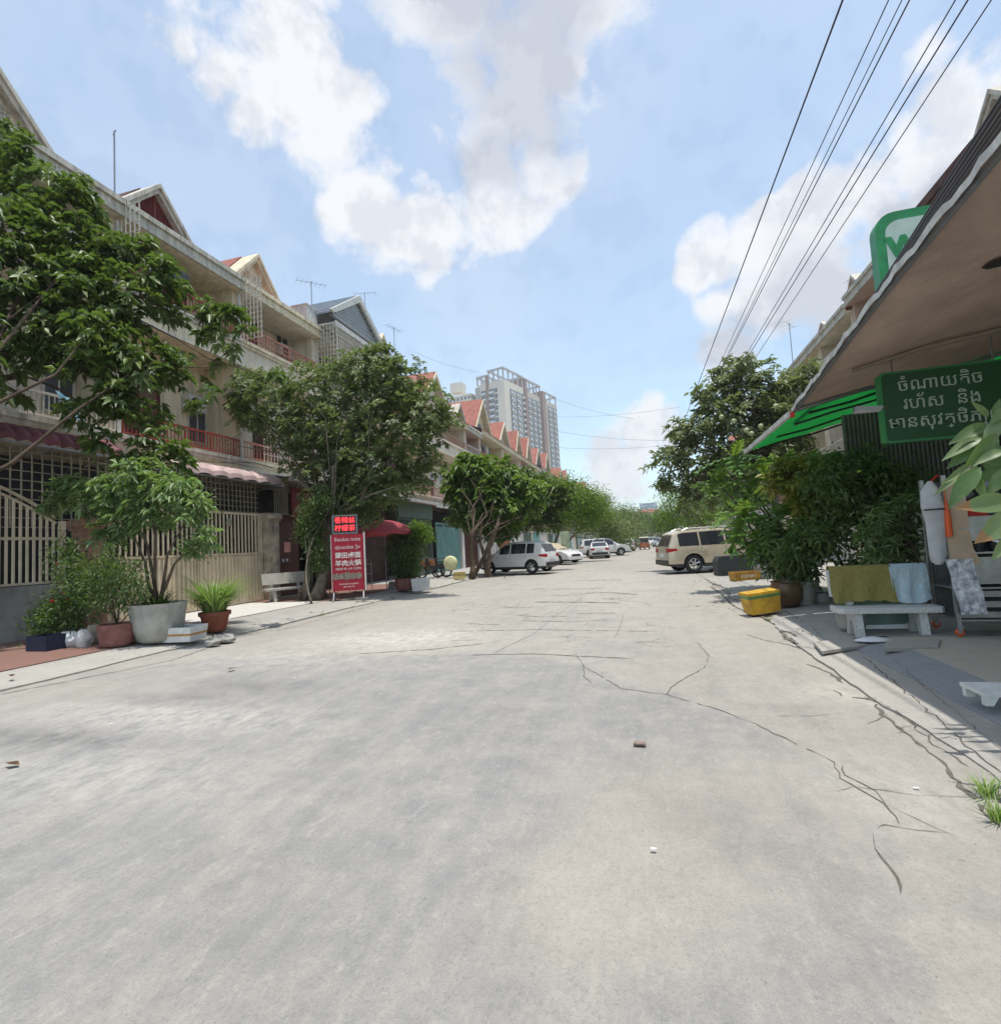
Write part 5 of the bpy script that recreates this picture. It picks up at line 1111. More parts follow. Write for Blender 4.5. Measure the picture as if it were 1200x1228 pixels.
def car(label, loc, rz, sp, paint, group=None, lod=0, rails=False, clad=blackp, cat='car', name='parked_car'):
    o = thing(name, label, cat, loc, rz, group); L_, W_, H = sp['L'], sp['W'], sp['H']; rw = sp['rw']; ra = rw + .055; xw = [-sp['wb'] / 2 - .02, sp['wb'] / 2 + .05]
    tx, tz = zip(*sp['top']); top = lambda x: float(np.interp(x, tx, tz)); 
    def zbm(x):
        z = sp['gc'] + (.10 * max(0, abs(x) - L_ / 2 + .35) / .35)
        for c in xw:
            if abs(x - c) < ra: z = max(z, rw + math.sqrt(max(0, ra * ra - (x - c) ** 2)))
        return z
    hwf = lambda x: W_ / 2 * (1 - .16 * (abs(x) / (L_ / 2)) ** 7 - .03 * (abs(x) / (L_ / 2)) ** 2)
    def sec(x):
        zb = zbm(x); t = top(x); hw = hwf(x); bl = min(sp['belt'], t - .03); g = max(0, min(1, (t - bl) / (H - sp['belt']))); thw = hw * (.95 - .20 * g)
        z2 = max(sp['gc'] + .14, zb + .012); z2 = min(z2, t - .08); z3 = min(max(.60, z2 + .03), t - .05); bl = max(bl, z3 + .01)
        return [(0, zb), (hw * .93, zb), (hw * .985, z2), (hw * 1.0, z3), (hw * .975, bl), (thw, max(t - .05, bl + .005)), (thw * .84, max(t, bl + .01)), (0, max(t + .02, bl + .012))]
    X = set(list(tx) + [L_ / 2 - .001, -L_ / 2 + .001] + list(np.linspace(-L_ / 2, L_ / 2, 22)))
    for c in xw:
        for q in (-1.01, -.99, -.93, -.8, -.6, -.35, 0, .35, .6, .8, .93, .99, 1.01): X.add(c + q * ra)
    X = sorted(x for x in X if -L_ / 2 <= x <= L_ / 2); b = MB(); n = 15
    for x in X: s = sec(x); ring = [(x, y, z) for (y, z) in s] + [(x, -y, z) for (y, z) in s[-2:0:-1]]; n = len(ring); b.v += ring
    for i in range(len(X) - 1):
        for k in range(n):
            kk = (k + 1) % n; b.f.append((i * n + k, i * n + kk, (i + 1) * n + kk, (i + 1) * n + k)); b.mi.append(1 if k in (0, 1, n - 1, n - 2) else 0)
    b.f.append(tuple(range(n))); b.mi.append(0); b.f.append(tuple(range((len(X) - 1) * n, len(X) * n))); b.mi.append(0)
    b.build('body', [paint, clad], o, smooth=38)
    def side(x, t, s, off=.006):
        S_ = sec(x); (y0, z0), (y1, z1) = S_[4], S_[5]; return Vector((x, s * (y0 + (y1 - y0) * t + off), z0 + (z1 - z0) * t + off * .4))
    for s in (-1, 1):
        for (a, c) in sp['win']:
            g = MB(); m_ = 4
            for i in range(m_): xa, xb = a + (c - a) * i / m_, a + (c - a) * (i + 1) / m_; g.quad(side(xa, .07, s), side(xb, .07, s), side(xb, .93, s), side(xa, .93, s))
            g.build('window', glassd, o)
    def cross(x0, x1, w, mt, nm, off=.008):
        g = MB(); za, zb_ = top(x0), top(x1); d = Vector((x1 - x0, 0, zb_ - za)).normalized(); nn = Vector((-d.z, 0, d.x)); nn = nn if nn.z > 0 else -nn
        def q(x, s): S_ = sec(x); return Vector((x, s * S_[6][0] * w, S_[6][1] - .0)) + nn * off
        g.quad(q(x0, -1), q(x1, -1), q(x1, 1), q(x0, 1)); K = MB()
        def q2(x): return Vector((x, 0, top(x) + .02)) + nn * off
        K.quad(q(x0, -1), q(x1, -1), q2(x1), q2(x0)); K.quad(q2(x0), q2(x1), q(x1, 1), q(x0, 1)); return K.build(nm, mt, o)
    # windscreen and rear glass between profile corners
    tp = sp['top']; iw = next(i for i in range(len(tp) - 1) if tp[i][0] > 0 and tp[i][1] - tp[i + 1][1] > .3); cross(tp[iw][0] + .06, tp[iw + 1][0] - .04, 1.02, glassd, 'windscreen')
    ir = max((i for i in range(5)), key=lambda i: (tp[i + 1][1] - tp[i][1]) * (1 if tp[i][1] > .9 else 0)); cross(tp[ir][0] + .03, tp[ir + 1][0] - .02, 1.0, glassd, 'rear_window')
    for c in xw:
        for s in (-1, 1):
            y = s * (W_ / 2 - .13); wl = MB(); wl.lathe([(rw * .62, y - .1), (rw * .95, y - .11), (rw, y - .07), (rw, y + .07), (rw * .95, y + .11), (rw * .62, y + .1), (rw * .6, y), (rw * .62, y - .1)], 26, (c, rw), 'y'); w = wl.build('wheel', blackrub, o, smooth=50)
            r = MB(); yo = y + s * .085
            for k in range(6 if lod < 2 else 0): a = k * 1.0472 + .3; dx, dz = math.cos(a), math.sin(a); r.tube([(c + dx * .04, yo, rw + dz * .04), (c + dx * rw * .6, yo + s * .008, rw + dz * rw * .6)], [.028, .036], 5)
            r.lathe([(rw * .58, yo - .02), (rw * .64, yo + s * .01), (rw * .66, yo + .02)], 24, (c, rw), 'y'); r.lathe([(0, yo + s * .012), (.06, yo + s * .01), (.065, yo - s * .02)], 12, (c, rw), 'y')
            if lod == 2: r.lathe([(0, yo), (rw * .6, yo)], 16, (c, rw), 'y')
            r.build('rim', chrome, w)
        MB().box(c - ra + .01, c + ra - .01, -W_ / 2 + .3, W_ / 2 - .3, .25, rw + ra * .6).build('wheel_well', blackp, o)
    xr, xf = -L_ / 2, L_ / 2; hb = hwf(xr + .05)
    for s in (-1, 1):
        t = MB(); z0, z1 = sp['belt'] - .20, sp['belt'] - .02; t.quad((xr - .006 + .02, s * hb * .62, z0), (xr - .006 + .02, s * (hb - .01), z0 + .02), (xr + .02, s * (hb - .01), z1), (xr + .02, s * hb * .62, z1)); x2 = xr + .36; t.quad((xr + .012, s * (hb + .004), z0 + .02), (x2, s * (hwf(x2) + .006), z0 + .08), (x2 - .04, s * (hwf(x2) + .004), z1 - .02), (xr + .012, s * (hb + .0), z1)); t.build('tail_light', redlamp, o)
        hf = hwf(xf - .15); t = MB(); zf = top(xf - .2) - .14; t.quad((xf - .02, s * hf * .55, zf - .10), (xf - .14, s * (hf + .004), zf - .06), (xf - .2, s * (hf + .002), zf + .07), (xf - .06, s * hf * .55, zf + .05)); t.build('headlight', lampw, o)
        if lod < 2:
            xm = sp['win'][-1][1] + .12; m_ = MB(); m_.box(xm - .07, xm + .07, s * (W_ / 2 - .04), s * (W_ / 2 + .16), sp['belt'] + .0, sp['belt'] + .14); m_.build('mirror', paint, o)
            for (a, c) in sp['win'][-2:]: h = MB(); h.box(a + .06, a + .24, s * (hwf(a) * .995), s * (hwf(a) + .028), sp['belt'] - .14, sp['belt'] - .105); h.build('door_handle', paint if not rails else chrome, o)
            sm = MB()
            for x_ in [sp['win'][-2][0] + .0, sp['win'][-1][0] - .05, sp['win'][-1][1] + .12]: yy_ = s * (hwf(x_) + .003); sm.quad((x_ - .006, yy_, .45), (x_ + .006, yy_, .45), (x_ + .006, yy_ - s * .02, sp['belt']), (x_ - .006, yy_ - s * .02, sp['belt']))
            sm.build('door_seam', blackp, o)
            if rails: rr_ = MB(); rr_.tube([(-1.7, s * .62, H - .03), (-1.5, s * .62, H + .05), (.1, s * .6, H + .06), (.4, s * .6, H - .02)], .018, 6); rr_.build('roof_rail', chrome, o)
    b = MB(); b.prism([(xr - .05, -hb * .9), (xr + .12, -hb - .0), (xr + .12, hb + .0), (xr - .05, hb * .9)], .2, 'z', .34); b.build('rear_bumper', clad, o)
    b = MB(); hf = hwf(xf - .1); b.prism([(xf + .03, -hf * .8), (xf - .12, -hf), (xf - .12, hf), (xf + .03, hf * .8)], .2, 'z', .3); b.build('front_bumper', paint if lod else clad, o)
    MB().box(xr - .012, xr + .01, -.26, .26, .66, .8).build('number_plate', plasticw, o)
    g = MB(); g.box(xf - .0, xf + .02, -.4, .4, .5, .66); g.build('front_grille', blackp, o)
    return o
goldp = carpaint('champagne_paint', (.58, .50, .37), .3); whitep = carpaint('white_car_paint', (.70, .70, .69), .0); silverp = carpaint('silver_paint', (.45, .46, .47), .5); darkp = carpaint('dark_paint', (.04, .045, .05), .4)
def wheel_at(pt, head, sp, which):
    """centre of a car from the ground point of its near wheel; which = (axle x, side)"""
    c, s = math.cos(head), math.sin(head); x, y = which; return (pt.x - (x * c - y * s), pt.y - (x * s + y * c), 0.)
gh = R(17); gp = G(834, 688, .0); loc = wheel_at(gp, gh, SUV, (-SUV['wb'] / 2 - .02, -SUV['W'] / 2)); car('champagne coloured large parked car with roof rails, its tail in the road on the right', (loc[0], loc[1], .03), gh, SUV, goldp, rails=True)
wh = R(161); wp = G(637, 688, .06); loc = wheel_at(wp, wh, CUV, (-CUV['wb'] / 2 - .02, CUV['W'] / 2)); car('white compact car with dark wheels parked nose-in behind the twin tree trunks', (loc[0], loc[1], .06), wh, CUV, whitep)
# tan-covered vehicle next to it
w2 = AY(664, 668, 37.4); oc = car('white car half hidden under a tan dust sheet, parked right of the compact car', (w2.x, 37.4, .05), R(-38), SED, whitep, lod=1)
tan = clothmat('tan_cover', (.50, .42, .28), .1, 5); b = MB(); K = 12; sp = SED
for i in range(K + 1):
    x = -2.0 + 3.0 * i / K; t = float(np.interp(x, *zip(*sp['top']))); hw = .90
    for j in range(11):
        a = (j / 10 - .5) * 2; y = hw * math.sin(a * 1.45) * 1.06; z = t + .05 - (abs(a) ** 2.6) * (t - .55) + .03 * math.sin(x * 9 + j); b.v.append((x, y, max(.5, z)))
for i in range(K):
    for j in range(10): q = i * 11 + j; b.f.append((q, q + 1, q + 12, q + 11)); b.mi.append(0)
b.build('dust_cover', tan, None, smooth=True, loc=(w2.x, 37.4, .07), rz=R(-38), label='tan dust sheet draped over the roof of the white car right of the compact car', cat='cover')
p = G(725, 666, .0); car('white saloon car seen from behind, parked beyond the lime green tree', (-3.9, 47.5, 0), R(97), SED, whitep, lod=1)
car('white off-road car parked nose toward the street beyond the white saloon', (-3.7, 51.5, .02), R(12), SUV, whitep, lod=1)
p = G(752, 656.5, 0); car('small white hatchback driving or standing alone further down the left side', (AY(752, 652, 70).x, 70, 0), R(95), CUV, whitep, lod=1)
for k, (u, y, pm, sp, hd_) in enumerate([(765, 92, darkp, SED, 92), (782, 104, whitep, SUV, -85), (786, 118, silverp, SED, -88), (789, 96, silverp, CUV, 265), (793, 86, whitep, SED, 268), (798, 78, whitep, CUV, 266), (778, 135, darkp, SUV, 90)]):
    car(['dark saloon first among the far cars, left of the rickshaw', 'white large car far off, right behind the rickshaw', 'silver saloon facing this way, farthest but one in the far line', 'silver compact car in the middle of the far line on the right', 'white saloon second from the near end of the far right-hand line', 'white compact car at the near end of the far right-hand line', 'dark large car farthest away, just right of the rickshaw'][k], (AY(u, 652, y).x, y, 0), R(hd_), sp, pm, lod=2, group='far cars at the end of the street')
o = thing('auto_rickshaw', 'orange and cream three-wheeled taxi driving away in the distance', 'auto rickshaw', (AY(772.5, 652, 74).x, 74, 0), R(90)); om = mat('rickshaw_orange', (.42, .15, .06), .5)
b = MB(); b.prism([(-1.3, .45), (-1.25, .95), (-.3, .9), (.5, .9), (.95, .85), (1.1, .35), (.6, .3), (-1.0, .3)], 1.2, 'y', -.6); b.build('body', om, o)
b = MB(); b.prism([(-1.3, 1.62), (-1.1, 1.75), (.6, 1.75), (.85, 1.6)], 1.26, 'y', -.63); b.build('roof', mat('rickshaw_cream', (.48, .45, .34), .6), o); f = MB()
for x in (-1.25, -.2, .75):
    for y in (-.57, .57): f.tube([(x, y, .85), (x, y, 1.65)], .025, 5)
f.build('roof_posts', blackp, o); MB().box(-1.27, -1.22, -.5, .5, 1.0, 1.55).build('rear_window', glassd, o)
for (x, y) in ((-.85, -.58), (-.85, .58), (.9, 0)): MB().lathe([(.0, y - .07), (.22, y - .08), (.27, y - .05), (.27, y + .05), (.22, y + .08), (0, y + .07)], 18, (x, .27), 'y').build('wheel', blackrub, o, smooth=50)
for y in (-.5, .5): MB().box(-1.33, -1.31, y - .07, y + .07, .55, .75).build('tail_light', redlamp, o)

# ------------------------------------------------------------------ right side
# front awning: brown cloth seen from below, and green tarpaulin beyond it
o = thing('awning', 'large brown cloth awning with a weathered white edge over the right-hand shop', 'awning', (2.6, -1, 0))
def aw(x, y): s = (9.7 - y) / 5.4; return 3.565 + .55 * s + .17 * (x - 2.6) + .025 * math.sin(3 * x + y)
b = MB(); xs_ = np.linspace(2.62, 10, 16); ys_ = np.linspace(-1.5, 9.65, 22)
for x in xs_:
    for y in ys_: xx = x + (y - 9.65) * 0; b.v.append((xx - 2.6, y + 1, aw(xx, y - (xx - 2.6) * -.0)))
for i in range(15):
    for j in range(21): q = i * 22 + j; b.f.append((q, q + 1, q + 23, q + 22)); b.mi.append(0)
b.build('awning_cloth', browntarp, o, smooth=True)
f = MB(); f.tube([(0.02, y + 1, aw(2.62, y) - .03) for y in ys_], .035, 6); f.tube([(x - 2.6, 9.65 + 1, aw(x, 9.65) - .04) for x in xs_], .035, 6); f.build('frame_tube', pipe, o)
f = MB(); f.tube([(x - 2.6, 8.3 + 1 - .0, aw(x, 8.3) - .05) for x in np.linspace(3.0, 10, 9)], .03, 6); f.build('cross_tube', mat('dusty_pipe', (.30, .25, .19), .7), o)
f = MB(); n = 90
for i in range(n):
    y0, y1 = -1.5 + 11.15 * i / n, -1.5 + 11.15 * (i + 1) / n; wv = lambda t: .035 * math.sin(t * 9) + .02 * math.sin(t * 23) ; f.quad((-.045, y0 + 1, aw(2.62, y0) - .05 + wv(y0) * .4), (-.045, y1 + 1, aw(2.62, y1) - .05 + wv(y1) * .4), (-.02 - .03, y1 + 1, aw(2.62, y1) + .015 + wv(y1) * .6), (-.02 - .03, y0 + 1, aw(2.62, y0) + .015 + wv(y0) * .6))
    f.quad((-.05, y0 + 1, aw(2.62, y0) + .016 + wv(y0) * .6), (-.05, y1 + 1, aw(2.62, y1) + .016 + wv(y1) * .6), (.1, y1 + 1, aw(2.7, y1) + .03), (.1, y0 + 1, aw(2.7, y0) + .03))
f.build('edge_flap', whitetrim, o)
f = MB()
for (x, y, w_) in [(4.2, 3.9, .25), (4.6, 7.1, .16), (3.6, 6.2, .12)]:
    f.cur = 0; f.lathe([(0, aw(x, y) - .03), (w_ * .6, aw(x, y) - .035), (w_, aw(x, y) - .02)], 7, (x - 2.6, y + 1))
f.build('dirt_hole', mat('dirt_black', (.03, .028, .025), .9), o)
o = thing('awning', 'translucent bright green tarpaulin awning with black ribs, beyond the brown awning', 'awning', (2.55, 9.75, 0))
def gw(x, y): return 3.50 + .015 * math.sin(5 * x + 3 * y) + .22 * (x - 2.6) - .0 * (y - 9.7)
b = MB(); xs_ = np.linspace(2.55, 7.5, 12); ys_ = np.linspace(9.75, 13.8, 9)
for x in xs_:
    for y in ys_: b.v.append((x - 2.55, y - 9.75, gw(x, y)))
for i in range(11):
    for j in range(8): q = i * 9 + j; b.f.append((q, q + 1, q + 10, q + 9)); b.mi.append(0)
b.build('awning_cloth', greentarp, o, smooth=True)
for y in (10.15, 11.0, 12.4, 13.75): MB().tube([(x - 2.55, y - 9.75, gw(x, y) - .05) for x in np.linspace(2.62 if y > 13 else 2.95, 7.5, 8)], .022, 6).build('rib', blackp, o)
f = MB(); f.box(-.03, .03, 0, 4.05, 3.43, 3.52); f.build('edge_strip', whitetrim, o); MB().box(.0, .07, -.02, .05, 3.42, 3.5).build('red_tie', redp, o)
# hanging Khmer light board
bp = AY(1062, 455, 8.6); o = thing('sign_board', 'dark green light board with three lines of pale script hanging under the awning', 'sign', (3.42, 8.55, 2.66), R(0)); Wb, Hb = 1.62, 1.02
def rrect(x0, x1, z0, z1, r, n=5):
    P = []
    for (cx_, cz_, a0) in ((x1 - r, z1 - r, 0), (x0 + r, z1 - r, 90), (x0 + r, z0 + r, 180), (x1 - r, z0 + r, 270)):
        for k in range(n + 1): a = R(a0 + 90 * k / n); P.append((cx_ + r * math.cos(a), cz_ + r * math.sin(a)))
    return P
MB().prism(rrect(0, Wb, 0, Hb, .06), .14, 'y', 0).build('box_frame', signgreenl, o); MB().prism(rrect(.03, Wb - .03, .03, Hb - .03, .05), .012, 'y', -.012).build('face', signgreen, o)
sp_ = mat('dim_print', (.42, .50, .43), .6, .05)
for k, s in enumerate(['ចំណាយតិច', 'រហ័ស  និង', 'មានសុវត្ថិភាព']): text_mesh('lettering', s, .235, sp_, o, face_mat(Vector((.72, -.016, .80 - k * .265)), (1, 0, 0)), .002)
for x in (.2, 1.4): MB().tube([(x, .07, Hb), (x, .07, Hb + .5)], .012, 5).build('hanger', pipe, o)
p = AY(1042, 490, 8.3); o = thing('floodlight', 'flat floodlight on a bracket at the left edge of the dark green board', 'lamp', (p.x, 8.3, p.z), R(-8)); b = MB(); b.prism([(-.19, -.03), (.13, -.045), (.15, .0), (-.17, .045)], .16, 'y', -.08); b.build('housing', pipe, o); b = MB(); b.prism([(-.18, -.036), (.12, -.051), (.12, -.047), (-.18, -.030)], .14, 'y', -.07); b.build('lens', lampw, o); MB().tube([(.13, 0, 0), (.22, .1, 0)], .012, 5).build('bracket', pipe, o)
# framed sign above the awning
p = AY(1047, 258, 9.4); q = AY(1053, 345, 9.4); o = thing('framed_sign', 'large pale sign with a rounded green frame standing above the brown awning', 'sign', (p.x, 9.4, 4.3)); HH = p.z - 4.3; WW = 2.1
MB().prism(rrect(0, WW, 0, HH, .28), .22, 'y', 0).build('frame_box', mat('frame_green', (.03, .27, .11), .4), o); MB().prism(rrect(.13, WW - .13, .13, HH - .15, .2), .01, 'y', -.012).build('face', tealglass, o)
text_mesh('lettering', 'W', .42, MATS['frame_green'], o, face_mat(Vector((.36, -.018, HH - .60)), (1, 0, 0)), .003, bold=.03); b = MB(); b.prism(rrect(.60, .70, HH - .76, HH - .44, .04), .004, 'y', -.018); b.build('emblem', MATS['frame_green'], o); MB().prism(rrect(.66, .92, HH - .36, HH - .32, .015), .004, 'y', -.018).build('emblem', mat('frame_blue', (.05, .2, .4), .5), o)
for x in (.4, 1.7): MB().box(x - .04, x + .04, .05, .13, -.5, 0).build('post', pipe, o)
# brown roof slope behind the sign
o = thing('side_roof', 'dark brown sloping tiled roof seen over the awning at upper right', 'roof', (7.0, 12.3, 9.2)); b = MB(); b.prism([(0, 0), (3.9, 2.4), (3.9, 2.2), (0, -.22)], 2.7, 'y', 0); b.build('roof_tiles', browntile, o); f = MB(); f.box(-.08, .05, -.05, 2.75, -.25, -.05); f.build('gutter', browntile, o)
for k in range(13): piece('tile_course', browntile, o, (.15 + k * .29, 1.35, .14 + k * .178), (.05, 2.7, .06), (0, R(-31), 0))
for xx in (0.3, 2.4): MB().box(3.6, 3.9, xx, xx + .1, -3, 1.8).build('roof_strut', pinkw, o)
# shutters / dim wall at the back of the forecourt
o = thing('shutter', 'dim grey vertical-ribbed shutter behind and below the dark green board', 'shutter', (3.75, 11.0, 2.05)); MB().box(0, 5.5, .02, .06, 0, 1.55).build('sheet', mat('shutter_grey', (.10, .105, .10), .6), o); s = MB()
for k in range(78): s.box(k * .07, k * .07 + .035, -.02, .019, 0, 1.55)
s.build('shutter_ribs', mat('shutter_rib', (.17, .175, .165), .5), o, kind='stuff'); MB().box(-.05, 5.55, -.03, .08, -.09, -.003).build('rail', pipe, o)
MB().box(9.7, 9.9, -3, 10.6, .12, 3.9).build('shop_wall', darkwall, None, label='shadowed inner wall of the right-hand shop', cat='wall')  # the shop's inner shade is put into the dark wall colour
MB().box(6.2, 9.69, 9.3, 9.42, .12, 3.4).build('shop_wall', greyw, None, label='dim side wall at the back of the right-hand forecourt', cat='wall')
# bench with towels (faces the road/camera)
brz = R(-94)
o = bench('stone_bench', 'white stone bench with an olive towel over its back, beside the metal rack', (2.98, 7.95, .03), R(-90), 1.16, benchw, .42)
def drape(name, label, x0, x1, m, zt=.945, drop=.46, yb=8.17, seed=0, hem=.03, cat='towel'):
    rs = np.random.RandomState(seed); b = MB(); nx, nz = 16, 12; ph = rs.uniform(0, 6, 4)
    prof = []
    for k in range(nz + 1):
        s = k / nz
        if s < .3: prof.append((.075 + .02 * s, -.30 + s)) # back side, hidden
    zs = [(.07, -.22), (.075, -.05), (.055, .02), (0.02, .035), (-.03, .02)] + [(-.045 + .105 * -k / 8 * 0 - .0 - .0 * k + (-.07) * k / 8, .0 - drop * k / 8) for k in range(9)]
    for (dy, dz) in zs:
        for i in range(nx + 1):
            x = x0 + (x1 - x0) * i / nx; t = max(0, -dz / drop) if dy < 0 else 0; b.v.append((x + .02 * t * math.sin(ph[0] + 4 * t), yb + dy - .022 * t * (1.4 + math.sin(14 * (x - x0) / (x1 - x0) + ph[1] + 3 * t) + .5 * math.sin(37 * (x - x0) / (x1 - x0) + 5 * t)) - .01, zt + dz + hem * t * math.sin(3 * (x - x0) / (x1 - x0) + ph[2]) + .008 * t * math.sin(31 * (x - x0) + ph[3])))
    for r in range(len(zs) - 1):
        for i in range(nx): q = r * (nx + 1) + i; b.f.append((q, q + 1, q + nx + 2, q + nx + 1)); b.mi.append(0)
    o = b.build(name, m, None, smooth=True, label=label, cat=cat); return o
drape('towel', 'olive green towel hanging over the left part of the stone bench back', 2.42, 3.16, towel, seed=1)
drape('towel', 'pale blue towel hanging over the right end of the stone bench back', 3.13, 3.56, towelb, drop=.42, seed=2, hem=.06)
o = thing('towel', 'dark teal cloth hanging under the seat behind the legs of the stone bench', 'towel', (3.05, 8.2, .16)); b = MB()
for i in range(13):
    for j in range(6): s, t = i / 12, j / 5; b.v.append((-.3 + .62 * s, .02 * math.sin(9 * s), t * .3 + (1 - t) * .09 * math.cos((s - .5) * 3) * -1))
for i in range(12):
    for j in range(5): q = i * 6 + j; b.f.append((q, q + 1, q + 7, q + 6)); b.mi.append(0)
b.build('cloth', towelg, o, smooth=True)
b = MB(); b.prism([(-.3, 0), (.25, .0), (.27, .12), (.18, .06), (-.28, .05)], .03, 'y', 0); b.build('plastic_scrap', plasticw, None, loc=(3.1, 8.15, .12), label='white plastic piece lying under the stone bench', cat='scrap')
b = MB(); b.lathe([(.0, .05), (.09, .035), (.17, .01), (.18, .0)], 14); b.v = [(x * 1.1, y * .6, z) for x, y, z in b.v]; b.build('dish', plasticw, None, smooth=True, loc=G(1046, 768, .11), label='white upturned dish on the ground at the left leg of the stone bench', cat='dish')
p4 = Vector((AY(1022, 760, 8.25).x, 8.25, .11)); o = pot('potted_grass', 'small grey pot of arching grassy leaves at the left end of the stone bench', p4, [(.13, 0), (.16, .03), (.18, .2), (.17, .26)], cempot, cat='potted plant'); link(blade_mesh('spider_leaves', 90, .38, .36, .018, lpale, np.random.RandomState(14), .9, .08), 'leaves', o, (0, 0, .22), 'stuff')
# flat paving panels broken up under bench
for k, P in enumerate([[(1060, 782), (1125, 779), (1128, 770), (1063, 772)], [(985, 779), (1040, 771), (1020, 763), (975, 768)]]):
    b = MB(); b.prism([(G(u, v, .1).x, G(u, v, .1).y) for u, v in P], .035, 'z', .10); b.v = [(x, y, z - (.0 if k == 0 else .055)) for x, y, z in b.v]; b.build('paving_piece', pavem, None, label=['loose concrete paving piece in front of the bench legs', 'raised broken pavement corner left of the potted grass'][k], cat='paving')
# metal rack on castors
o = thing('metal_rack', 'stainless steel display rack on orange castors at the right edge, laden with kitchen things', 'rack', (3.58, 7.55, .12), R(-4)); RW, RD = 2.3, .62
for (x, y) in ((0, 0), (0, RD), (RW, 0), (RW, RD)):
    MB().box(x - .022, x + .022, y - .022, y + .022, .13, 1.95).build('post', steel, o)
    c = MB(); c.box(x - .03, x + .03, y - .03, y + .03, .10, .13); c.box(x - .02, x + .02, y - .026, y - .019, .04, .1); c.box(x - .02, x + .02, y + .019, y + .026, .04, .1); cc = c.build('castor', pipe, o); MB().lathe([(0, y - .014), (.04, y - .016), (.048, y - .008), (.048, y + .008), (.04, y + .016), (0, y + .014)], 16, (x, .05), 'y').build('castor_wheel', orangep, cc, smooth=50)
for k, (z0, z1) in enumerate([(1.14, 1.42), (.62, .94)]): MB().box(.024, RW - .024, -.012, .0, z0, z1).build('front_panel', steel, o)
for k, z in enumerate([.22, .34, .46]): MB().box(.024, RW - .024, .02 + k * .02, .04 + k * .02, z, z + .07).build('slat', steel, o)
for z in (.2, .58, 1.0, 1.43): MB().box(.024, RW - .024, .004, RD - .024, z - .02, z).build('shelf', steel, o)
MB().box(.03, RW, RD - .02, RD, .2, 1.9).build('back_panel', mat('dull_steel', (.13, .135, .13), .6, .3, 3), o)
def at_rack(x, y, z): return Vector((3.58, 7.55, .12)) + Matrix.Rotation(R(-4), 3, 'Z') @ Vector((x, y, z))
# hanging things on the rack's left end
o = thing('plastic_bag', 'long white plastic bag hung at the left end of the metal rack', 'bag', at_rack(-.14, -.03, 1.12)); b = MB(); n = 16; zp = [(0.0, .03), (.04, .07), (.12, .085), (.5, .10), (.72, .11), (.9, .10), (.98, .05), (1.02, .025)]
for (z, r) in zp:
    for k in range(n): a = 6.283 * k / n; q = r * (1 + .18 * math.sin(3 * a + z * 6)); b.v.append((q * math.cos(a), q * .6 * math.sin(a), z - .25))
for i in range(len(zp) - 1):
    for k in range(n): b.f.append((i * n + k, i * n + (k + 1) % n, (i + 1) * n + (k + 1) % n, (i + 1) * n + k)); b.mi.append(0)
b.build('bag_body', clothmat('bag_white', (.72, .73, .74), .4, 9), o, smooth=True); MB().lathe([(.112, .41), (.118, .415), (.112, .43)], 14).build('tie_band', blackp, o); MB().tube([(0, 0, .76), (.1, .03, .84)], .012, 5).build('handle', redp, o)
MB().lathe([(.0, 0), (.035, .0), (.038, .2), (.03, .36), (.012, .42), (0, .6)], 10).build('orange_tube', orangep, None, loc=at_rack(-.02, -.06, 1.2), label='orange tube hanging between the white bag and the cardboard', cat='tube')
b = MB(); b.box(.0, .22, -.05, -.035, 1.3, 1.84); b.build('cardboard_sheet', cardboard, None, loc=at_rack(-.03, 0, 0), label='upright cardboard sheet at the left post of the metal rack', cat='cardboard')
b = MB(); b.prism([(0.03, .82), (.34, .80), (.27, 1.0), (.25, 1.22), (.02, 1.27)], .012, 'y', -.05); b.build('cardboard_sheet', cardboard, None, loc=at_rack(-.06, 0, .05), label='lower torn cardboard piece above the newspaper', cat='cardboard')
np_ = mat('newsprint', (.62, .62, .62), .8, .9, 14, .3, col2=(.12, .14, .2)); b = MB()
for i in range(7):
    for j in range(14): b.v.append((.0 + .27 * i / 6 + .10 * (1 - j / 13) , -.06 - .012 * math.sin(i * 1.7 + j * .8), .22 + .66 * j / 13))
for i in range(6):
    for j in range(13): q = i * 14 + j; b.f.append((q, q + 1, q + 15, q + 14)); b.mi.append(0)
b.build('newspaper', np_, None, smooth=True, loc=at_rack(-.09, 0, .05), label='crumpled newspaper sheet hanging at the front left corner of the metal rack', cat='newspaper')
# things on the shelves
zsh = 1.43
b = MB(); b.prism([(-.0, 0), (.36, .0), (.33, .12), (.2, .17), (.08, .15), (.0, .1)], .2, 'y', 0); b.build('red_bag', redp, None, smooth=40, loc=at_rack(.08, .05, zsh), label='shiny red plastic bag lying on the upper shelf of the rack', cat='bag')
MB().lathe([(0, 0), (.07, .01), (.11, .08), (.10, .16), (.05, .2), (0, .21)], 14).build('green_bowl', greenp, None, smooth=True, loc=at_rack(.12, .33, zsh + .01), label='green rounded plastic bowl behind the red bag', cat='bowl')
for k in range(16):
    a = (k % 8) * .24 + .15; MB().lathe([(0, 0), (.08, .01), (.11, .06), (.07, .12), (0, .13)], 10).build('dark_bag', [blackp, mat('dark_bundle', (.07, .075, .1), .5, .5, 15), mat('light_bundle', (.28, .29, .33), .5, .4, 15)][(k * 5) % 3], None, smooth=True, loc=at_rack(a, .42 + .07 * (k % 2), zsh + .22 + .11 * (k // 8)), label='one of the small dark wrapped bundles heaped on the top shelf of the rack', cat='bundle', group='bundles on the top shelf')
MB().box(.05, RW, .3, .55, 0, .2).build('carton', mat('dark_carton', (.12, .11, .10), .8, .3), None, loc=at_rack(0, 0, zsh + .005), rz=R(-4), label='long dark carton under the bundles on the top shelf', cat='box')
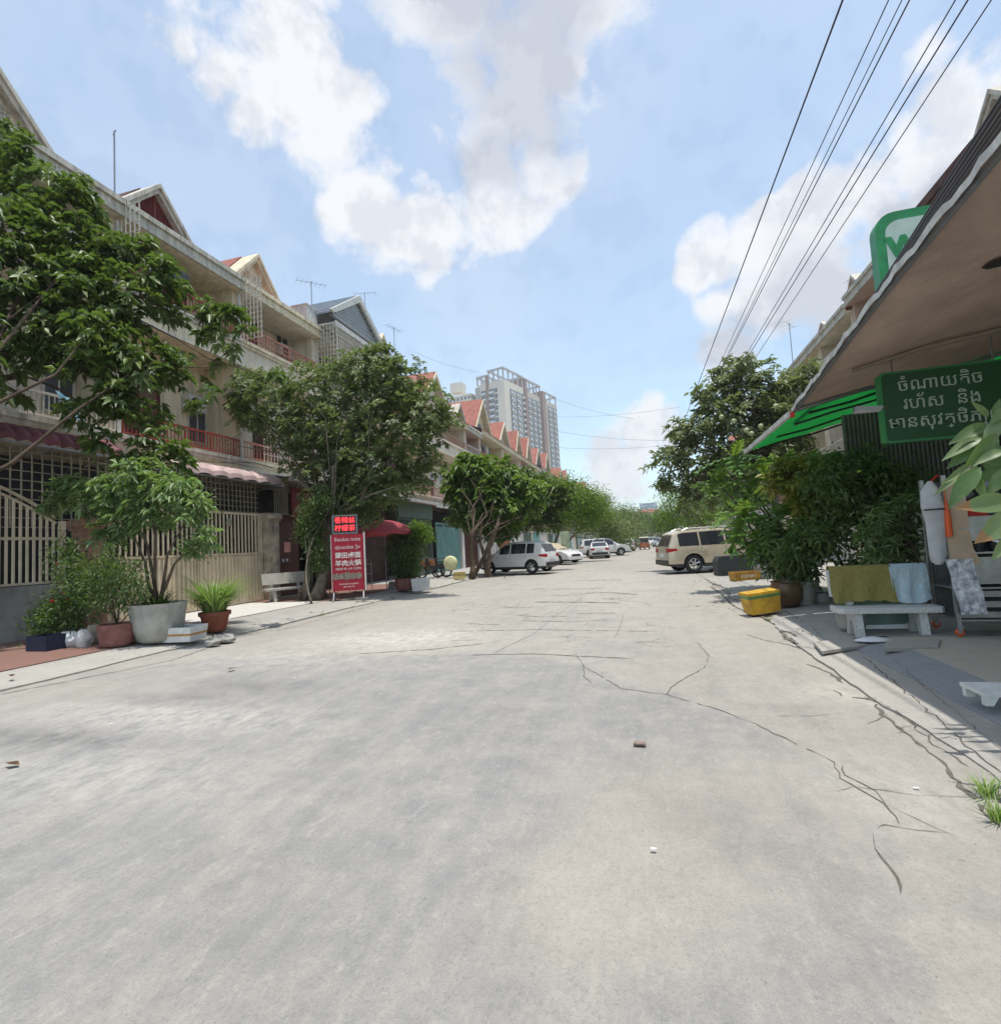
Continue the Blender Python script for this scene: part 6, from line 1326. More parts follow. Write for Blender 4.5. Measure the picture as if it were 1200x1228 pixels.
o = thing('basin', 'white oval plastic basin lying tilted on the middle shelf of the rack', 'basin', at_rack(.95, .2, 1.0)); b = MB(); n = 22
for (r, z) in ((.30, .0), (.42, .10), (.45, .105), (.44, .13), (.40, .12), (.28, .025)):
    for k in range(n): a = 6.283 * k / n; b.v.append((r * math.cos(a) * 1.1, r * .6 * math.sin(a), z))
for i in range(5):
    for k in range(n): b.f.append((i * n + k, i * n + (k + 1) % n, (i + 1) * n + (k + 1) % n, (i + 1) * n + k)); b.mi.append(0)
b.build('basin_shell', plasticw, o, smooth=50); o.rotation_euler = (R(14), 0, R(5)); o.location = at_rack(.9, .12, 1.02)
sack('pinkish translucent bag of goods on the lower shelf at the right edge', at_rack(.75, .12, .58), .24, .24, pinkbag, 9, 'bag')
for k in range(3): MB().lathe([(0, 0), (.11, .01), (.14, .05), (.13, .05), (.10, .02), (0, .02)], 16).build('dish', steel, None, smooth=50, loc=at_rack(.22 + k * .05, .15 + k * .08, .581 + k * .055), label='one of the stacked metal dishes on the lower shelf of the rack', cat='dish', group='metal dishes on the rack')
for k in range(3): MB().lathe([(0, 0), (.07, .005), (.09, .10), (.06, .12), (0, .12)], 12).build('dark_pan', blackp, None, smooth=50, loc=at_rack(.12 + k * .19, .12, 1.001), label=['first black pan from the left on the middle shelf of the rack', 'second black pan on the middle shelf of the rack', 'third black pan, next to the white basin'][k], cat='pan')
# white low stool at the right edge
o = thing('stool', 'low white stool or step at the right edge of the forecourt', 'stool', G(1180, 846, .12)); b = MB(); b.box(-.01, .5, -.03, .28, .07, .10); b.build('seat', foam, o)
for (x, y) in ((0, -.02), (0, .22), (.44, -.02), (.44, .22)): l = MB(); l.prism([(x, 0), (x + .05, 0), (x + .09, .069), (x - .0, .069)], .05, 'y', y); l.build('leg', foam, o)
# ---- yellow boxes, pots, tyre
yb = foam_box('foam_box', 'yellow styrofoam box with a green taped rim tipped at the pavement edge', G(914, 734, .07), R(14), .50, .32, .33, yellowbox, tape=greentape, tilt=(0, -.10), tapez=(.84, .99), lid=True)
yb = foam_box('foam_box', 'smaller yellow-brown tray with white print beyond the green-rimmed yellow box', G(893, 696, .08), R(17), .72, .4, .26, mat('yellow_brown', (.50, .29, .03), .6, .3, 8, col2=(.3, .13, .03)), tape=None)
text_mesh('lettering', '8 58 BAT', .12, plasticw, yb, face_mat(Vector((.02, -.225, .14)), (1, 0, 0)), .002)
b = MB(); b.prism([(-.62, 0), (.62, 0), (.66, .55), (.5, .68), (-.55, .66), (-.64, .5)], .5, 'y', 0); b.build('black_bin', mat('bin_grey', (.045, .05, .052), .6, .2), None, loc=G(884, 690, .08), label='dark grey plastic tub standing behind the smaller yellow tray', cat='tub', rz=R(10))
MB().lathe([(0, 0), (.1, .0), (.13, .1), (.1, .2), (0, .21)], 12).build('white_ball', plasticw, None, smooth=True, loc=G(870, 683, .25), label='small white round object left of the dark grey tub', cat='ball')
pot('flower_pot', 'brown glazed round pot behind the green-rimmed yellow box', G(944, 726, .1), [(.17, 0), (.26, .12), (.28, .3), (.24, .42), (.27, .45)], mat('glazed_brown', (.17, .10, .05), .35, .3, 5), cat='flower pot')
o = pot('potted_plant', 'white ribbed pot with a dark leafy plant, right of the brown glazed pot', G(964, 724, .1), [(.19, 0), (.24, .35), (.27, .38), (.27, .43)], cempot, cat='potted plant'); P = leaf_ball(o, [(0, 0, .85, .38, .38, .4), (.1, 0, 1.15, .3, .3, .3)], 170, 10, .17, .26, ldark, 40, .09); stems(o, (0, 0, .38), [tuple(q) for q in P[:6]], .012, bark, 5)
pot('flower_pot', 'low pale dish-shaped pot on the pavement right of the white pot', G(984, 722, .1), [(.15, 0), (.2, .12), (.2, .18)], cempot)
sack('grey standing sack behind the smaller yellow tray', G(918, 694, .1), .28, .85, mat('grey_sack', (.42, .42, .42), .7, .2, 8), 12)
for k, (u, v) in enumerate([(1000, 722), (1006, 720), (1012, 722), (1018, 718)]): rs_ = np.random.RandomState(k + 5); b = MB().lathe([(0, 0), (.07, .0), (.085, .05), (.05, .1), (0, .11)], 9); b.v = [(x * (1 + .2 * rs_.normal()), y, z * (1 + .15 * rs_.normal())) for x, y, z in b.v]; b.build('stone', conc, None, loc=G(u, v, .1), label=['leftmost', 'second', 'third', 'rightmost'][k] + ' of the four pale stones at the foot of the shrubs left of the bench', cat='stone', group='pale stones at the shrub feet')
o = thing('notice_plate', 'small pinkish notice plate with dark red script among the plants', 'sign', AY(959, 668, 12.6) , R(-4)); MB().box(0, .62, -.01, .01, -.02, .36).build('plate', mat('plate_pink', (.42, .33, .31), .6, .15, 8), o); rd = mat('print_red', (.22, .03, .03), .6)
text_mesh('lettering', 'កន្លែងចត', .15, rd, o, face_mat(Vector((.31, -.012, .26)), (1, 0, 0)), .001, bold=.003); text_mesh('lettering', 'សម្រាប់ភ្ញៀវ', .13, rd, o, face_mat(Vector((.31, -.012, .09)), (1, 0, 0)), .001, bold=.003); MB().tube([(.3, .03, -.9), (.3, .03, .3)], .014, 5).build('post', pipe, o)
MB().box(-.14, .14, -.1, .1, 0, .42).build('meter_box', foam, None, loc=AY(976, 648, 12.8), label='small white box fixed among the stems above the pink notice', cat='box')
MB().tube([(0, 0, 0), (-.04, 0, 2.3)], .03, 6).build('garden_post', pipe, None, loc=G(982, 716, .1), label='thin grey post standing among the shrubs', cat='post')
# litter
b = MB(); b.prism([(-.045, -.03), (.04, -.035), (.045, .02), (-.04, .03)], .011, 'z', 0); b.build('brick_chip', mat('brick_chip', (.30, .22, .18), .9, .3, 20), None, loc=G(767, 892, .012), label='small flat brick chip lying in the middle of the road', cat='stone')
for k, (u, v, lb) in enumerate([(134, 868, 'white paper scrap on the road at the lower left'), (353, 813, 'tiny white scrap on the road left of centre'), (783, 1018, 'tiny white scrap in the lower right of the road'), (1098, 945, 'white scrap by the grass tuft at the right edge')]):
    b = MB(); b.prism([(-.014, -.006), (.012, -.009), (.018, .006), (-.010, .009)], .002, 'z', 0); b.build('paper_scrap', foam, None, loc=G(u, v, .014), label=lb, cat='litter')
def dryleaf(p, s, lb): b = MB(); a = rnd.uniform(0, 6); c_, s_ = math.cos(a), math.sin(a); P = [(-.07, 0, .005), (-.02, .035, .025), (.06, .0, .02), (-.01, -.035, .022)]; b.quad(*[(s * (x * c_ - y * s_), s * (x * s_ + y * c_), z) for x, y, z in P]); return b.build('dry_leaf', mat('dry_leaf', (.14, .075, .035), .85, .4, 20), None, loc=p, label=lb, cat='leaf')
for k, (u, v, lb) in enumerate([(277, 803, 'curled dry leaf on the road near the left kerb'), (14, 811, 'dry leaf on the red paving at the left edge'), (14, 918, 'dry leaf on the road at the lower left edge')]): dryleaf(G(u, v, .115 if v == 811 else .02), 1.1, lb)
for k in range(90): dryleaf(Vector((rnd.uniform(1.3, 2.2), rnd.uniform(12, 18), .03)) if k < 26 else Vector((rnd.uniform(-8.8, -7.6), rnd.uniform(9, 30), .06)), rnd.uniform(.5, .9), 'one of the tiny dry leaves scattered along the road edge')['group'] = 'tiny dry leaves'
for k, (u, v) in enumerate([(1198, 985), (1185, 955), (605, 693)]): o = thing('weed_tuft', ['green grass tuft in the crack at the lower right edge', 'small grass tuft just above the other at the right edge', 'small weed at the left kerb before the white car'][k], 'grass', G(u, v, .01)); link(blade_mesh('weed', 60, .12, .12, .008, lgrass, np.random.RandomState(k), .6, .05), 'blades', o, None, 'stuff')
# ------------------------------------------------------------------ trees
# near tree on the left, trunk outside the frame
rsn = np.random.RandomState(5)
base = Vector((-10.9, 3.8, .11)); nt_ = thing('near_tree', 'large-leaved tree reaching in from the left edge, its crown in front of the nearest houses', 'tree', base)
B = pb([(15, 190, 30, 8), (40, 225, 40, 8), (75, 245, 32, 8.2), (25, 280, 50, 7.6), (80, 300, 48, 8), (130, 300, 38, 8.6), (165, 300, 30, 9), (190, 335, 30, 9), (30, 350, 60, 7.4), (95, 360, 55, 8), (150, 365, 45, 8.5), (205, 375, 18, 9.4),
        (45, 410, 40, 7.4), (110, 425, 50, 7.8), (160, 430, 42, 8.2), (200, 440, 28, 8.8), (140, 480, 34, 8), (190, 500, 26, 8.4), (100, 490, 24, 7.6), (175, 545, 24, 8.2), (215, 545, 20, 8.4), (120, 530, 16, 7.8), (250, 465, 13, 9), (240, 490, 12, 9), (90, 225, 20, 8.5), (110, 255, 18, 8.6), (200, 310, 12, 9.2), (-60, 300, 80, 6.6), (-80, 420, 90, 6.2), (10, 155, 12, 8.2), (25, 480, 10, 7.4), (30, 495, 8, 7.4)], 8, .9)
B2 = pb([(255, 375, 13), (280, 372, 13), (292, 395, 9), (262, 400, 12), (280, 420, 10), (262, 440, 12), (245, 455, 8), (270, 385, 8), (240, 365, 9), (215, 350, 10), (330, 450, 11), (232, 430, 9), (240, 400, 7), (215, 340, 9)], 9.6)
loc_ = [(b[0] - base.x, b[1] - base.y, b[2] - base.z) + b[3:] for b in B]; loc2 = [(b[0] - base.x, b[1] - base.y, b[2] - base.z) + b[3:] for b in B2]
c1, P1 = foliage('crown', loc_, 1150, 14, .23, .42, lgreen, nt_, rsn, spread=.12, rosette=True, droop=.35, fill=.45)
c2, P2 = foliage('outer_crown', loc2, 80, 12, .22, .42, lgreen, nt_, rsn, spread=.05, rosette=True, droop=.45, fill=.6)
ends = [P1[i] for i in rsn.choice(len(P1), 44)]
trunk(nt_, (0, 0, 0), (-.1, 2.2, 3.6), .2, .09, [e for e in ends if e[2] > 3.6][:11], bark, rsn)
lb = MB()
A_ = AY(-30, 470, 7.2) - base; path = [(-10, 455, 7.3), (28, 450, 7.5), (45, 425, 7.7), (90, 380, 8), (150, 350, 8.6)]
lb.tube([AY(*q) - base for q in path], [.07, .065, .05, .035, .02], 7)
for pth, r in [([(28, 450, 7.5), (80, 470, 7.9), (110, 500, 8), (125, 520, 8)], .025), ([(160, 380, 8.6), (210, 405, 9.2), (250, 430, 9.5), (300, 445, 9.6), (325, 455, 9.6)], .018), ([(150, 350, 8.6), (215, 370, 9.2), (250, 385, 9.6), (285, 385, 9.6)], .018), ([(45, 425, 7.7), (50, 330, 7.8), (60, 250, 8)], .04), ([(90, 380, 8), (150, 440, 8.2), (230, 440, 9), (265, 440, 9.6)], .022), ([(-10, 455, 7.3), (20, 470, 7.4), (35, 478, 7.4)], .04), ([(50, 320, 7.8), (110, 322, 8.2), (150, 318, 8.6)], .02)]:
    lb.tube([AY(*q) - base for q in pth], [r * (1 - .6 * i / (len(pth) - 1)) for i in range(len(pth))], 6)
lb.build('limbs', bark, nt_, smooth=True)
# single large leaves nearest the viewer
me = []
for k in range(4):
    v, f = leaf_arrays(np.zeros((1, 3)), np.array([[1., 0, 0]]), np.array([[0, .1 * (k - 1.5), 1.]]), np.array([.25]), np.array([.11]), .35); mm = mesh_np('single_leaf', v, f, np.full(2, .25 + .22 * k), lgreen); me.append(mm)
allp = np.concatenate([P1, P2]); dcam = [(depth(Vector(p) + base), i) for i, p in enumerate(allp)]; dcam.sort(); cnt = 0
for _, i in dcam:
    p = Vector(allp[i]); w = p + base
    if w.x / max(w.y, .1) < -1.65 : continue
    for k in range(2):
        a = rnd.uniform(0, 6.28); o = bpy.data.objects.new('leaf', me[rnd.randrange(4)]); COL.objects.link(o); o.parent = nt_; o.location = p + Vector((math.cos(a) * .08, math.sin(a) * .08, .05)); o.rotation_euler = (rnd.uniform(-.4, .4), rnd.uniform(-.1, .6), a); cnt += 1
    if cnt >= 260: break
# round small-leaved tree on the left
tree('round_tree', 'large round small-leaved tree with a thick trunk beside the red standing sign', G(378, 720, .11),
     pb([(330, 480, 40), (300, 470, 28), (375, 470, 42), (415, 455, 36), (450, 450, 36), (480, 460, 36), (510, 490, 34), (530, 500, 20), (470, 500, 45), (420, 510, 48), (370, 520, 36), (500, 530, 36), (450, 550, 45), (400, 570, 40), (440, 600, 32), (480, 570, 30), (380, 600, 22), (395, 625, 16), (345, 520, 26), (460, 425, 16), (440, 432, 14), (475, 436, 12), (310, 500, 22), (515, 555, 18), (280, 485, 14), (410, 610, 26), (425, 585, 30), (470, 585, 24), (500, 580, 18), (290, 500, 18), (545, 510, 10), (300, 455, 16), (360, 560, 22), (395, 540, 30)], 15.6, 1.),
     2800, 17, .165, .42, lgreen2, barkg, 21, tr=.17, topf=.4, spread=.13, rosette=True, nends=22, lean=(.25, .7, 3.0), fill=.4)
tree('trunk_shrub', 'leafy shrub wrapped round the foot of the thick trunk, left of the red standing sign', G(374, 724, .11), pb([(372, 640, 14), (380, 655, 16), (375, 610, 12), (382, 675, 12), (372, 625, 14), (388, 600, 12)], 14.6), 240, 18, .10, .42, ldark, barkg, 22, tr=.03, spread=.1, nends=5)
b = MB()
rs_ = np.random.RandomState(3)
for k in range(9): a = rs_.uniform(0, 6.28); r = rs_.uniform(.3, .5); b.tube([(r * math.cos(a), r * math.sin(a), 0), (r * .6 * math.cos(a), r * .6 * math.sin(a), .5 + .4 * rs_.rand()), (.12 * math.cos(a), .12 * math.sin(a), 1.6)], [.09, .07, .05], 7)
b.build('tree_roots', barkg, None, smooth=True, loc=G(378, 720, .08), label='gnarled root flare at the foot of the round tree behind the bench', cat='roots')
# broad-leaved trees further down left
tree('twin_trunk_tree', 'bright broad-leaved tree with a leaning double trunk before the teal gate', G(566, 692, .12),
     pb([(555, 560, 16), (545, 590, 16), (575, 570, 20), (600, 565, 18), (570, 610, 22), (600, 600, 26), (620, 580, 16), (550, 625, 12), (630, 610, 18), (590, 630, 16), (540, 565, 10), (560, 600, 18), (590, 585, 26), (575, 560, 16), (610, 615, 22), (555, 570, 16), (640, 590, 16), (590, 635, 16), (565, 625, 12), (615, 640, 12)], 26.2), 720, 11, .40, .45, lmid, bark, 41, tr=.13, rosette=True, spread=.2, nends=12, lean=(.2, 0, 2.3), droop=.35)
b = MB(); b.tube([(0, 0, 0), (.55, .2, 1.0), (1.1, .3, 2.2), (1.6, .3, 3.3)], [.12, .10, .08, .05], 8); b.build('second_trunk', bark, None, smooth=True, loc=G(568, 691, .1), label='leaning second trunk of the broad-leaved tree before the teal gate', cat='trunk')
tree('broad_leaved_tree', 'darker broad-leaved tree whose twin trunks stand before the white compact car', G(586, 690, .12),
     pb([(610, 590, 20), (635, 590, 20), (650, 600, 20), (620, 615, 20), (645, 620, 18), (600, 615, 16), (665, 600, 16), (660, 625, 14), (675, 590, 14), (630, 575, 16), (655, 580, 14), (645, 605, 22)], 29), 560, 11, .36, .42, lgreen, bark, 42, tr=.13, rosette=True, spread=.25, nends=12, lean=(.6, .2, 2.6), droop=.35)
b = MB(); b.tube([(0, 0, 0), (-.12, .05, .9), (-.3, .1, 1.7), (-.1, .1, 2.9)], [.12, .10, .08, .05], 8); b.build('second_trunk', bark, None, smooth=True, loc=G(584, 690, .1), label='left one of the twin trunks before the white compact car', cat='trunk')
tree('lime_green_tree', 'lime green fine-leaved tree beyond the dust-sheeted car', Vector((AY(690, 665, 40).x - 2.2, 40, .1)), pb([(660, 590, 16), (680, 600, 18), (700, 605, 18), (695, 590, 12), (712, 615, 13), (680, 620, 14), (718, 600, 8), (700, 625, 14), (660, 610, 16), (672, 582, 12), (690, 610, 22), (710, 600, 14), (680, 585, 14), (725, 615, 8)], 40), 800, 18, .2, .42, lbright, bark, 43, tr=.13, spread=.35, nends=12)
tree('street_tree', 'darker street tree just beyond the lime green one', Vector((-8.8, 52, .1)), pb([(715, 615, 13), (725, 622, 12), (735, 630, 10), (712, 630, 12), (722, 605, 12), (733, 642, 9), (705, 600, 12), (725, 630, 14), (740, 636, 8)], 52), 420, 16, .22, .42, lgreen2, bark, 44, tr=.15, spread=.4, nends=8)
for k, (u, y, r, lbn) in enumerate([(738, 64, 1.9, 'street tree behind the white hatchback'), (748, 80, 2.8, 'bushy street tree, first of the far clump'), (757, 98, 3.2, 'tall middle tree of the far clump closing the street'), (768, 120, 3.8, 'broad tree at the very end of the street'), (742, 110, 4.4, 'tree at the left of the far clump below the pale block'), (780, 135, 4., 'tree at the end of the street below the red roofed building')]):
    cpt = AY(u, 632 if k else 642, y); bz = [(cpt.x + dx * r, cpt.y + dy * r, cpt.z + dz * r, r * .6, r * .6, r * .55) for dx, dy, dz in ((0, 0, .2), (-.6, .2, -.2), (.6, -.2, -.1), (-.25, 0, .6), (.35, 0, .5), (0, -.3, -.5))]
    tree('far_tree', lbn, Vector((cpt.x, cpt.y, .05)), bz, 230, 14, .34, .45, lfar if k > 1 else lgreen2, bark, 50 + k, tr=.2, spread=.5, nends=6)
# right side: mango-like tree and lower greenery
tree('mango_tree', 'large olive-green fruit tree behind the parked champagne car on the right', Vector((6.6, 24.5, .1)),
     pb([(885, 440, 20), (870, 465, 26), (905, 455, 28), (845, 480, 20), (930, 470, 28), (960, 455, 24), (985, 450, 20), (880, 500, 40), (930, 510, 40), (840, 520, 30), (815, 520, 18), (810, 555, 22), (850, 560, 36), (900, 550, 38), (800, 580, 16), (830, 595, 28), (950, 540, 30), (795, 545, 10), (880, 590, 28), (975, 480, 24), (780, 560, 6), (860, 450, 10), (1000, 470, 22)], 24.5), 1350, 15, .29, .32, lmango, bark, 61, tr=.2, spread=.22, rosette=True, nends=40, lean=(-.6, 0, 4.2), fill=.55)
rsf = np.random.RandomState(2)
fr = MB()
for (u, v) in [(912, 511), (901, 520), (895, 516), (930, 487), (880, 505), (865, 500), (905, 535)]:
    p = AY(u, v, 22.6); r = .11; fr.lathe([(0, p.z - r), (r * .8, p.z - r * .6), (r, p.z), (r * .7, p.z + r * .7), (0, p.z + r)], 8, (p.x, p.y))
fr.build('fruit', mat('pale_fruit', (.42, .46, .25), .5), None, smooth=True, kind='stuff', label='pale green fruits hanging in the right-hand fruit tree', cat='fruit')
tree('street_tree', 'yellow-green tree left of the fruit tree, beyond the champagne car', Vector((5.2, 40, .1)), pb([(815, 600, 16), (800, 615, 13), (830, 615, 16), (805, 590, 10), (850, 610, 16), (795, 628, 8), (820, 630, 12), (840, 628, 10), (868, 620, 12)], 40), 360, 18, .17, .42, lbright, bark, 62, tr=.15, spread=.35, nends=8)
tree('street_tree', 'dark tree next to the far cars on the right side', Vector((4.6, 58, .1)), pb([(790, 625, 8), (798, 620, 9), (806, 628, 9), (812, 618, 9), (800, 636, 7)], 58), 200, 16, .25, .42, lfar, bark, 63, tr=.15, spread=.4, nends=6)
tree('street_tree', 'small tree at the far right end of the street', Vector((4.2, 85, .1)), pb([(786, 630, 6), (791, 624, 7), (797, 630, 7)], 85), 130, 14, .3, .42, lfar, bark, 64, tr=.15, spread=.5, nends=6)
# dark greenery behind the bench
tree('shade_tree', 'dark leafy tree in the shade under the awnings, behind the stone bench', Vector((4.6, 10.6, .1)), pb([(1000, 580, 30), (1040, 570, 30), (1070, 590, 28), (1020, 620, 30), (1060, 640, 28), (1085, 660, 18), (990, 640, 20), (1040, 680, 22), (1090, 620, 16), (1010, 560, 18), (1095, 575, 14), (1080, 690, 12)], 10.6), 400, 13, .15, .36, ldark, bark, 71, tr=.07, spread=.13, nends=24)
tree('croton_shrub', 'yellow-speckled shrub between the breadfruit plant and the dark shade tree', Vector((3.9, 11.6, .1)), pb([(960, 580, 18), (975, 570, 20), (985, 600, 18), (1010, 600, 16), (945, 560, 16), (925, 580, 14), (1000, 560, 14), (980, 625, 12), (960, 600, 16)], 11.6), 260, 10, .2, .36, lyel, bark, 72, tr=.04, rosette=True, spread=.1, nends=14)
tree('shrub', 'pale spiky-leaved shrub in the shade left of the white bag', Vector((4.6, 9.4, .1)), pb([(1060, 620, 18), (1075, 650, 18), (1040, 640, 14), (1085, 600, 12), (1050, 665, 14)], 9.4), 80, 9, .18, .16, lpale, bark, 73, tr=.03, rosette=True, spread=.06, nends=8)
tree('shrub', 'dark low shrub behind the yellow boxes', Vector((3.3, 12.9, .1)), pb([(935, 680, 14), (925, 660, 16), (950, 690, 12), (940, 650, 16), (905, 660, 12)], 12.9), 170, 12, .16, .3, ldark, bark, 74, tr=.04, spread=.1, nends=8)
# breadfruit plant, every large lobed leaf its own piece
def lobed(n=5, L_=.8, W_=.27, droop=.3, seed=0, m=lbread, tint=.4):
    V = []; F = []; 
    def zc(t): return -droop * L_ * t * t
    for k in range(n + 1): t = k / n; V.append((L_ * t, 0, zc(t)))
    for s in (-1, 1):
        for k in range(n):
            t0, t1 = k / n, (k + 1) / n; w = W_ * math.sin(math.pi * min(1, (k + .9) / (n + .8))) * 1.05 + .03; xt = L_ * (t0 + 1.5 / n); a = len(V)
            V += [(L_ * (t0 + .25 / n), s * .02, zc(t0) + .012), (L_ * (t1 + .1 / n), s * w * .72, zc(t1) + .02), (min(xt, L_ * 1.03), s * w, zc(t1) - .02), (L_ * (t1 + .65 / n), s * w * .68, zc(t1) + .02)]
            F += [(k, a, a + 1), (k, a + 1, k + 1), (a + 1, a + 2, a + 3), (k + 1, a + 1, a + 3)]
    a = len(V); V.append((L_ * 1.15, 0, zc(1.12))); V += [(L_ * .97, .05, zc(1)), (L_ * .97, -.05, zc(1))]; F += [(n, a + 1, a), (n, a, a + 2)]
    me = mesh_np('lobed_leaf', np.array(V), np.array(F), np.full(len(F), tint), m); return me
def big_plant(label, base, crowns, meshes, nl=8, s0=1., seed=0, stemr=.03, name='leaf', cat='plant', obj='breadfruit_plant'):
    r = random.Random(seed); o = thing(obj, label, cat, base)
    st = MB()
    for (u, v, y, s) in crowns:
        c = AY(u, v, y) - Vector(base); mid = Vector((c.x * .55 + r.uniform(-.1, .1), c.y * .5, c.z * .55)); st.tube([(0, 0, 0), mid, c], [stemr * 1.4, stemr, stemr * .6], 7)
        n = nl
        for k in range(n):
            a = 6.283 * k / n + r.uniform(-.3, .3); pit = r.uniform(-.35, .55) if k % 2 else r.uniform(.3, .9)
            l = bpy.data.objects.new(name, meshes[r.randrange(len(meshes) - 1)]); COL.objects.link(l); l.parent = o; sc = s * r.uniform(.8, 1.15); l.scale = (sc, sc, sc); l.location = c + Vector((0, 0, -.03 * k % .1)); l.rotation_euler = (r.uniform(-.3, .3), pit - .25, a)
        for k in range(3): l = bpy.data.objects.new(name, meshes[-1]); COL.objects.link(l); l.parent = o; l.scale = (s * .62,) * 3; l.location = c + Vector((0, 0, .02)); l.rotation_euler = (0, -1.05 + .3 * k * .5, 2.1 * k + r.uniform(0, 1))
    st.build('stem', bark, o, smooth=True); return o
LM = [lobed(seed=k, tint=.1 + .22 * k, droop=.15 + .12 * k, W_=.28) for k in range(4)] + [lobed(m=lbright, tint=.75, droop=.05, W_=.24)]
big_plant('young breadfruit plant with big lobed leaves beside the notice plate and yellow boxes', G(955, 716, .1), [(892, 620, 12.9, .95), (932, 626, 12.3, 1.), (968, 612, 12, .95), (905, 650, 12.6, .7), (990, 590, 12, .8), (950, 655, 12, .75)], LM, 9, seed=3)
big_plant('taller breadfruit plant whose pale top leaves rise under the green awning', Vector((3.9, 14.6, .1)), [(880, 550, 14.6, 1.05), (915, 570, 14.4, 1.05), (940, 560, 14, .9), (862, 580, 14.8, .8), (975, 560, 13.6, .9), (905, 600, 14, .9)], LM, 9, seed=5)
# foreground plant at the right edge
def plain_leaf(L_=.15, W_=.055, m=lvar, tint=.4, droop=.25, tipbrown=False):
    V = []; F = []; n = 8; T = []
    for k in range(n + 1):
        t = k / n; w = W_ * math.sin(math.pi * t ** .8) * (1.02) + .0006; z = -droop * L_ * t * t; V += [(L_ * t, -w / 2, z + w * .18), (L_ * t, 0, z), (L_ * t, w / 2, z + w * .18)]
    for k in range(n):
        for j in range(2): a = 3 * k + j; F.append((a, a + 1, a + 4, a + 3)); T.append(tint)
    me = mesh_np('plain_leaf', np.array(V), np.array(F), np.array(T), m)
    if tipbrown:
        me.materials.append(lbrown); me.polygons.foreach_set('material_index', [1 if i >= 12 else 0 for i in range(16)])
    me.polygons.foreach_set('use_smooth', [True] * len(F)); return me
fo = thing('foreground_shrub', 'pale large-leaved shrub reaching in at the right edge before the metal rack', 'plant', Vector((3.4, 4.1, .12)))
fm_ = [plain_leaf(tint=.2), plain_leaf(tint=.55), plain_leaf(tint=.9), plain_leaf(.17, .07, tint=.8, tipbrown=True)]
def fleaf(u0, v0, u1, v1, y, wmul, k, roll=0.):
    y = y * 1.55
    a = AY(u0, v0, y); b_ = AY(u1, v1, y - .05); d = b_ - a; l = bpy.data.objects.new('leaf', fm_[k]); COL.objects.link(l); l.parent = fo
    L0 = .17 if k == 3 else .15; sx = d.length / L0; x = d.normalized(); cam_ = (Vector((0, 0, CAMH)) - a).normalized(); z = (cam_ - x * cam_.dot(x)).normalized(); z = Matrix.Rotation(roll, 3, x) @ z; y_ = z.cross(x)
    M = Matrix((x, y_, z)).transposed().to_4x4(); M = M @ Matrix.Diagonal((sx, sx * wmul, sx, 1)); M.translation = a - fo.location; l.matrix_local = M
FL = [(1185, 508, 1142, 527, 2.9, .9, 1, .3), (1182, 512, 1160, 542, 2.9, 1, 0, -.3), (1178, 524, 1132, 545, 2.85, .8, 2, .5), (1176, 528, 1140, 558, 2.85, 1., 0, 0), (1172, 552, 1123, 588, 2.8, .5, 2, .2), (1170, 550, 1150, 585, 2.8, .8, 1, .4),
      (1185, 500, 1168, 482, 2.9, .8, 1, .3), (1190, 498, 1200, 478, 2.9, 1, 0, .2), (1195, 520, 1165, 560, 2.75, 1.1, 1, -.5), (1190, 530, 1192, 575, 2.75, 1.2, 0, 0), (1200, 500, 1178, 540, 2.8, .9, 2, .4),
      (1175, 560, 1138, 604, 2.6, .9, 0, .2), (1168, 565, 1180, 600, 2.6, .8, 1, .2), (1212, 600, 1155, 607, 2.3, 1.05, 3, .1), (1225, 612, 1176, 648, 2.2, 1.1, 3, -.1), (1220, 640, 1190, 668, 2.3, .9, 2, .2), (1150, 568, 1132, 578, 2.75, .7, 2, 0), (1150, 566, 1158, 590, 2.75, .8, 2, .3),
      (1205, 540, 1170, 552, 2.7, .9, 1, .6), (1215, 560, 1185, 590, 2.6, 1.1, 0, .1), (1210, 488, 1188, 505, 2.8, 1, 1, .3), (1198, 540, 1160, 530, 2.85, .9, 0, .3), (1200, 560, 1172, 578, 2.7, 1.1, 0, -.2)]
for f in FL: fleaf(*f)
b = MB(); b.tube([(0, 0, 0), (.1, .1, 1.0), AY(1225, 590, 4.03) - fo.location, AY(1195, 545, 4.34) - fo.location, AY(1182, 505, 4.5) - fo.location], [.028, .022, .016, .012, .008], 6); b.tube([AY(1205, 560, 4.26) - fo.location, AY(1172, 555, 4.34) - fo.location, AY(1150, 568, 4.26) - fo.location], [.006, .005, .003], 5); b.build('stem', barkg, fo, smooth=True)

